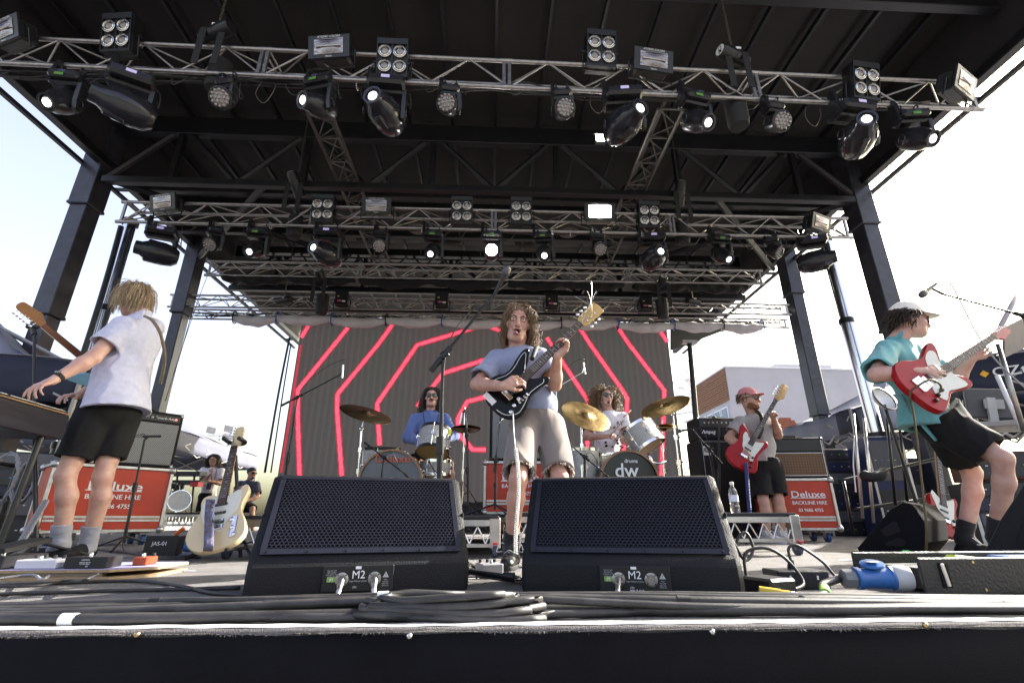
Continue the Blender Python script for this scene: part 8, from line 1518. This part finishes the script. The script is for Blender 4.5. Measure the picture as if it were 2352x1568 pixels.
tag(MB().cyl(V((1.075, 1.69, .02)), V((1.115, 1.755, .026)), .0155, n=14).build('green_tape', pm('lime_tape', (.32, .62, .10), .5), smooth=40, world=True), 'lime green tape around the power cable', 'tape')
tag(MB().cyl((.845, 1.66, .03), (.90, 1.64, .024), .016, n=16).cyl((.90, 1.64, .024), (.925, 1.632, .022), .014, n=16).build('yellow_connector', [pm('connector_yellow', (.50, .34, .03), .4)], smooth=40, world=True), 'yellow cable connector beside the right wedge', 'connector')
cable('braided_sleeve', [(.925, 1.632, .022), (.97, 1.61, .016), (1.02, 1.60, .014)], .014, pm('steel_braid', (.35, .35, .36), .35, .9, .5, 120, .9, 200), 'steel braided cable sleeve behind the yellow connector', 'cable', n=10)
cable('grip_end', [(.905, 1.66, .02), (.93, 1.68, .02), (.95, 1.70, .012)], .004, CHAIN, 'x') if False else None
bx = thing('outlet_box', 'small black outlet box on the floor right of the right wedge', 'power box', (1.16, 1.99, 0), (0, 0, R(-2))); MB().box((0, 0, .032), (.19, .12, .062), bev=.004).build('case', BOXB, bx); 
for x in (-.05, .05): MB().box((x, -.061, .04), (.006, .003, .014)).build('mark', WHITE, bx)
MB().cyl((-.01, 0, .063), (-.005, 0, .095), .014, .010, n=10).build('plug', BLKM, bx)
cable('power_lead', [V((1.155, 1.99, .09)), V((1.16, 2.0, .135)), V((1.20, 2.0, .145)), V((1.27, 1.98, .09)), V((1.31, 1.96, .03)), V((1.38, 1.93, .012)), V((1.44, 1.90, .03)), V((1.50, 1.9, .05))], .0055, RUBBER, 'black lead arching out of the small outlet box', 'cable')
cable('power_lead', [V((.93, 1.9, .02)), V((.95, 1.93, .12)), V((1.03, 1.92, .14)), V((1.09, 1.90, .10)), V((1.11, 1.86, .03)), V((1.03, 1.82, .012)), V((.96, 1.80, .012))], .006, RUBBER, 'black lead looping in front of the outlet box', 'cable'); cable('power_lead', [V((.97, 2.05, .02)), V((.99, 2.07, .15)), V((1.04, 2.08, .19)), V((1.05, 2.06, .13)), V((1.0, 2.04, .09)), V((.95, 2.02, .16)), V((.93, 2.0, .10))], .006, RUBBER, 'black leads tangled beside the right wedge', 'cable')
bx2 = thing('outlet_box', 'black metal box lying half hidden by the right wedge', 'power box', (.98, 1.86, 0), (0, 0, R(20))); MB().box((0, 0, .026), (.12, .14, .05), bev=.008).build('case', BOXB, bx2)
# between the wedges: pedals and leads at the singer's feet
pedal('small silver pedal at the feet of the singer', Matrix.Translation((.02, 2.42, 0)) @ Matrix.Rotation(.3, 4, 'Z'), (.10, .12, .05), pm('pedal_silver', (.42, .42, .45), .35, .4), 3); pedal('black pedal between the two front wedges', Matrix.Translation((-.13, 2.35, 0)), (.10, .12, .045), BLK, 2)
for k in range(4):
    rg = random.Random(k + 50); cable('pedal_lead', [(-.2 + .05 * k, 2.1 + .1 * k, .008), (-.05 + rg.gauss(0, .05), 2.2 + rg.gauss(0, .05), .02), (.08 + rg.gauss(0, .04), 2.25 + rg.gauss(0, .06), .008), (.14, 2.05 + .08 * k, .008)], .004, RUBBER, 'black lead on the floor between the wedges, ' + ('nearest', 'second', 'third', 'farthest')[k] + ' of four', 'cable', 'leads between the wedges', n=6)
tag(MB().cyl((-.16, 2.2, .05), (.06, 2.12, .03), .011, n=10).cyl((.06, 2.12, .03), (.10, 2.105, .028), .018, n=12).build('fallen_boom', BLKMETAL, smooth=40, world=True), 'black boom arm end lying between the wedges', 'stand arm')
# water bottle on the right riser
wb = thing('water_bottle', 'clear plastic water bottle on the right riser', 'bottle', (at(1690, 1178, 3.75).x, 3.75, .284)); CLR = pm('clear_plastic', (.85, .9, .92), .06, 0, 0, trans=.92, ior=1.3); MB().lathe([(.030, 0), (.033, .01), (.033, .05), (.030, .06), (.033, .07), (.033, .13), (.028, .16), (.013, .185), (.013, .20)], None, 20).build('bottle', CLR, wb, smooth=True); MB().lathe([(.015, .198), (.015, .216), (.012, .218)], None, 14).build('cap', WHITE, wb, smooth=40); MB().lathe([(.0338, .075), (.0338, .125)], None, 20, cap=False).build('label', pm('bottle_label', (.65, .68, .75), .5, 0, .3, 20), wb, smooth=True)
# bass lead, coiled blue and white
cp = []; z0, z1_ = at(1713, 1062, 5.05), at(1722, 1178, 5.0)
for i in range(300):
    t_ = i / 299; c = z0.lerp(z1_, t_); a = i * .7; cp.append(c + V((.016 * math.cos(a), .016 * math.sin(a), 0)))
cable('coiled_lead', cp, .006, pm('blue_coil', (.05, .07, .22), .5), 'blue coiled lead hanging from the red bass', 'guitar lead', n=5, sub=1)
# stage box with lettering, left
jb = thing('stage_box', 'small black stage box with white lettering behind the mic stand at the left', 'stage box', (at(362, 1266, 3.6).x, 3.62, 0), (0, 0, R(12))); MB().box((0, .06, .07), (.20, .12, .13), bev=.006).build('case', BOXB, jb); text('lettering', 'JAS-01', .034, WHITE, jb, frame((-.01, -.0008, .085), (1, 0, 0), z=(0, -1, 0)), True)
MB().cyl((.13, .06, .06), (.24, .04, .05), .03, n=14).build('blue_plug', CB, jb, smooth=40); MB().cyl((.05, .06, .14), (.10, .05, .18), .014, n=10).build('orange_plug', pm('plug_orange', (.6, .12, .03), .4), jb, smooth=40)
for k in range(3): cable('stage_cable', [fl(200 + 60 * k, 1262 + 4 * k) + V((0, 0, .01)), fl(330 + 20 * k, 1275 + 5 * k) + V((0, 0, .01)), fl(420 + 20 * k, 1278 + 3 * k) + V((0, 0, .01))], .007, RUBBER, 'black cable on the floor behind the pedalboard, ' + ('left', 'middle', 'right')[k] + ' one of three', 'cable', 'floor cables at the left', n=6)
for i, (px, py, w, d, mt, lb) in enumerate(((1958, 1287, .16, .022, TAPE_W, 'white tape mark on the deck left of the side-on wedge'), (1840, 1268, .07, .02, TAPE_W, 'small white tape mark near the right riser caster'), (420, 1312, .10, .02, TAPE_W, 'white tape mark on the deck left of the left wedge'), (1700, 1300, .05, .02, MATS['lime_tape'], 'lime tape mark on the deck beside the right wedge'))):
    q = fl(px, py); tag(MB().grid(lambda u, v: (q.x + (u - .5) * w, q.y + (v - .5) * d + .01 * u, .0042 + .001 * math.sin(u * 5)), 6, 2).build('floor_tape', mt, world=True, solid=.0006), lb, 'tape', 'tape marks on the deck')
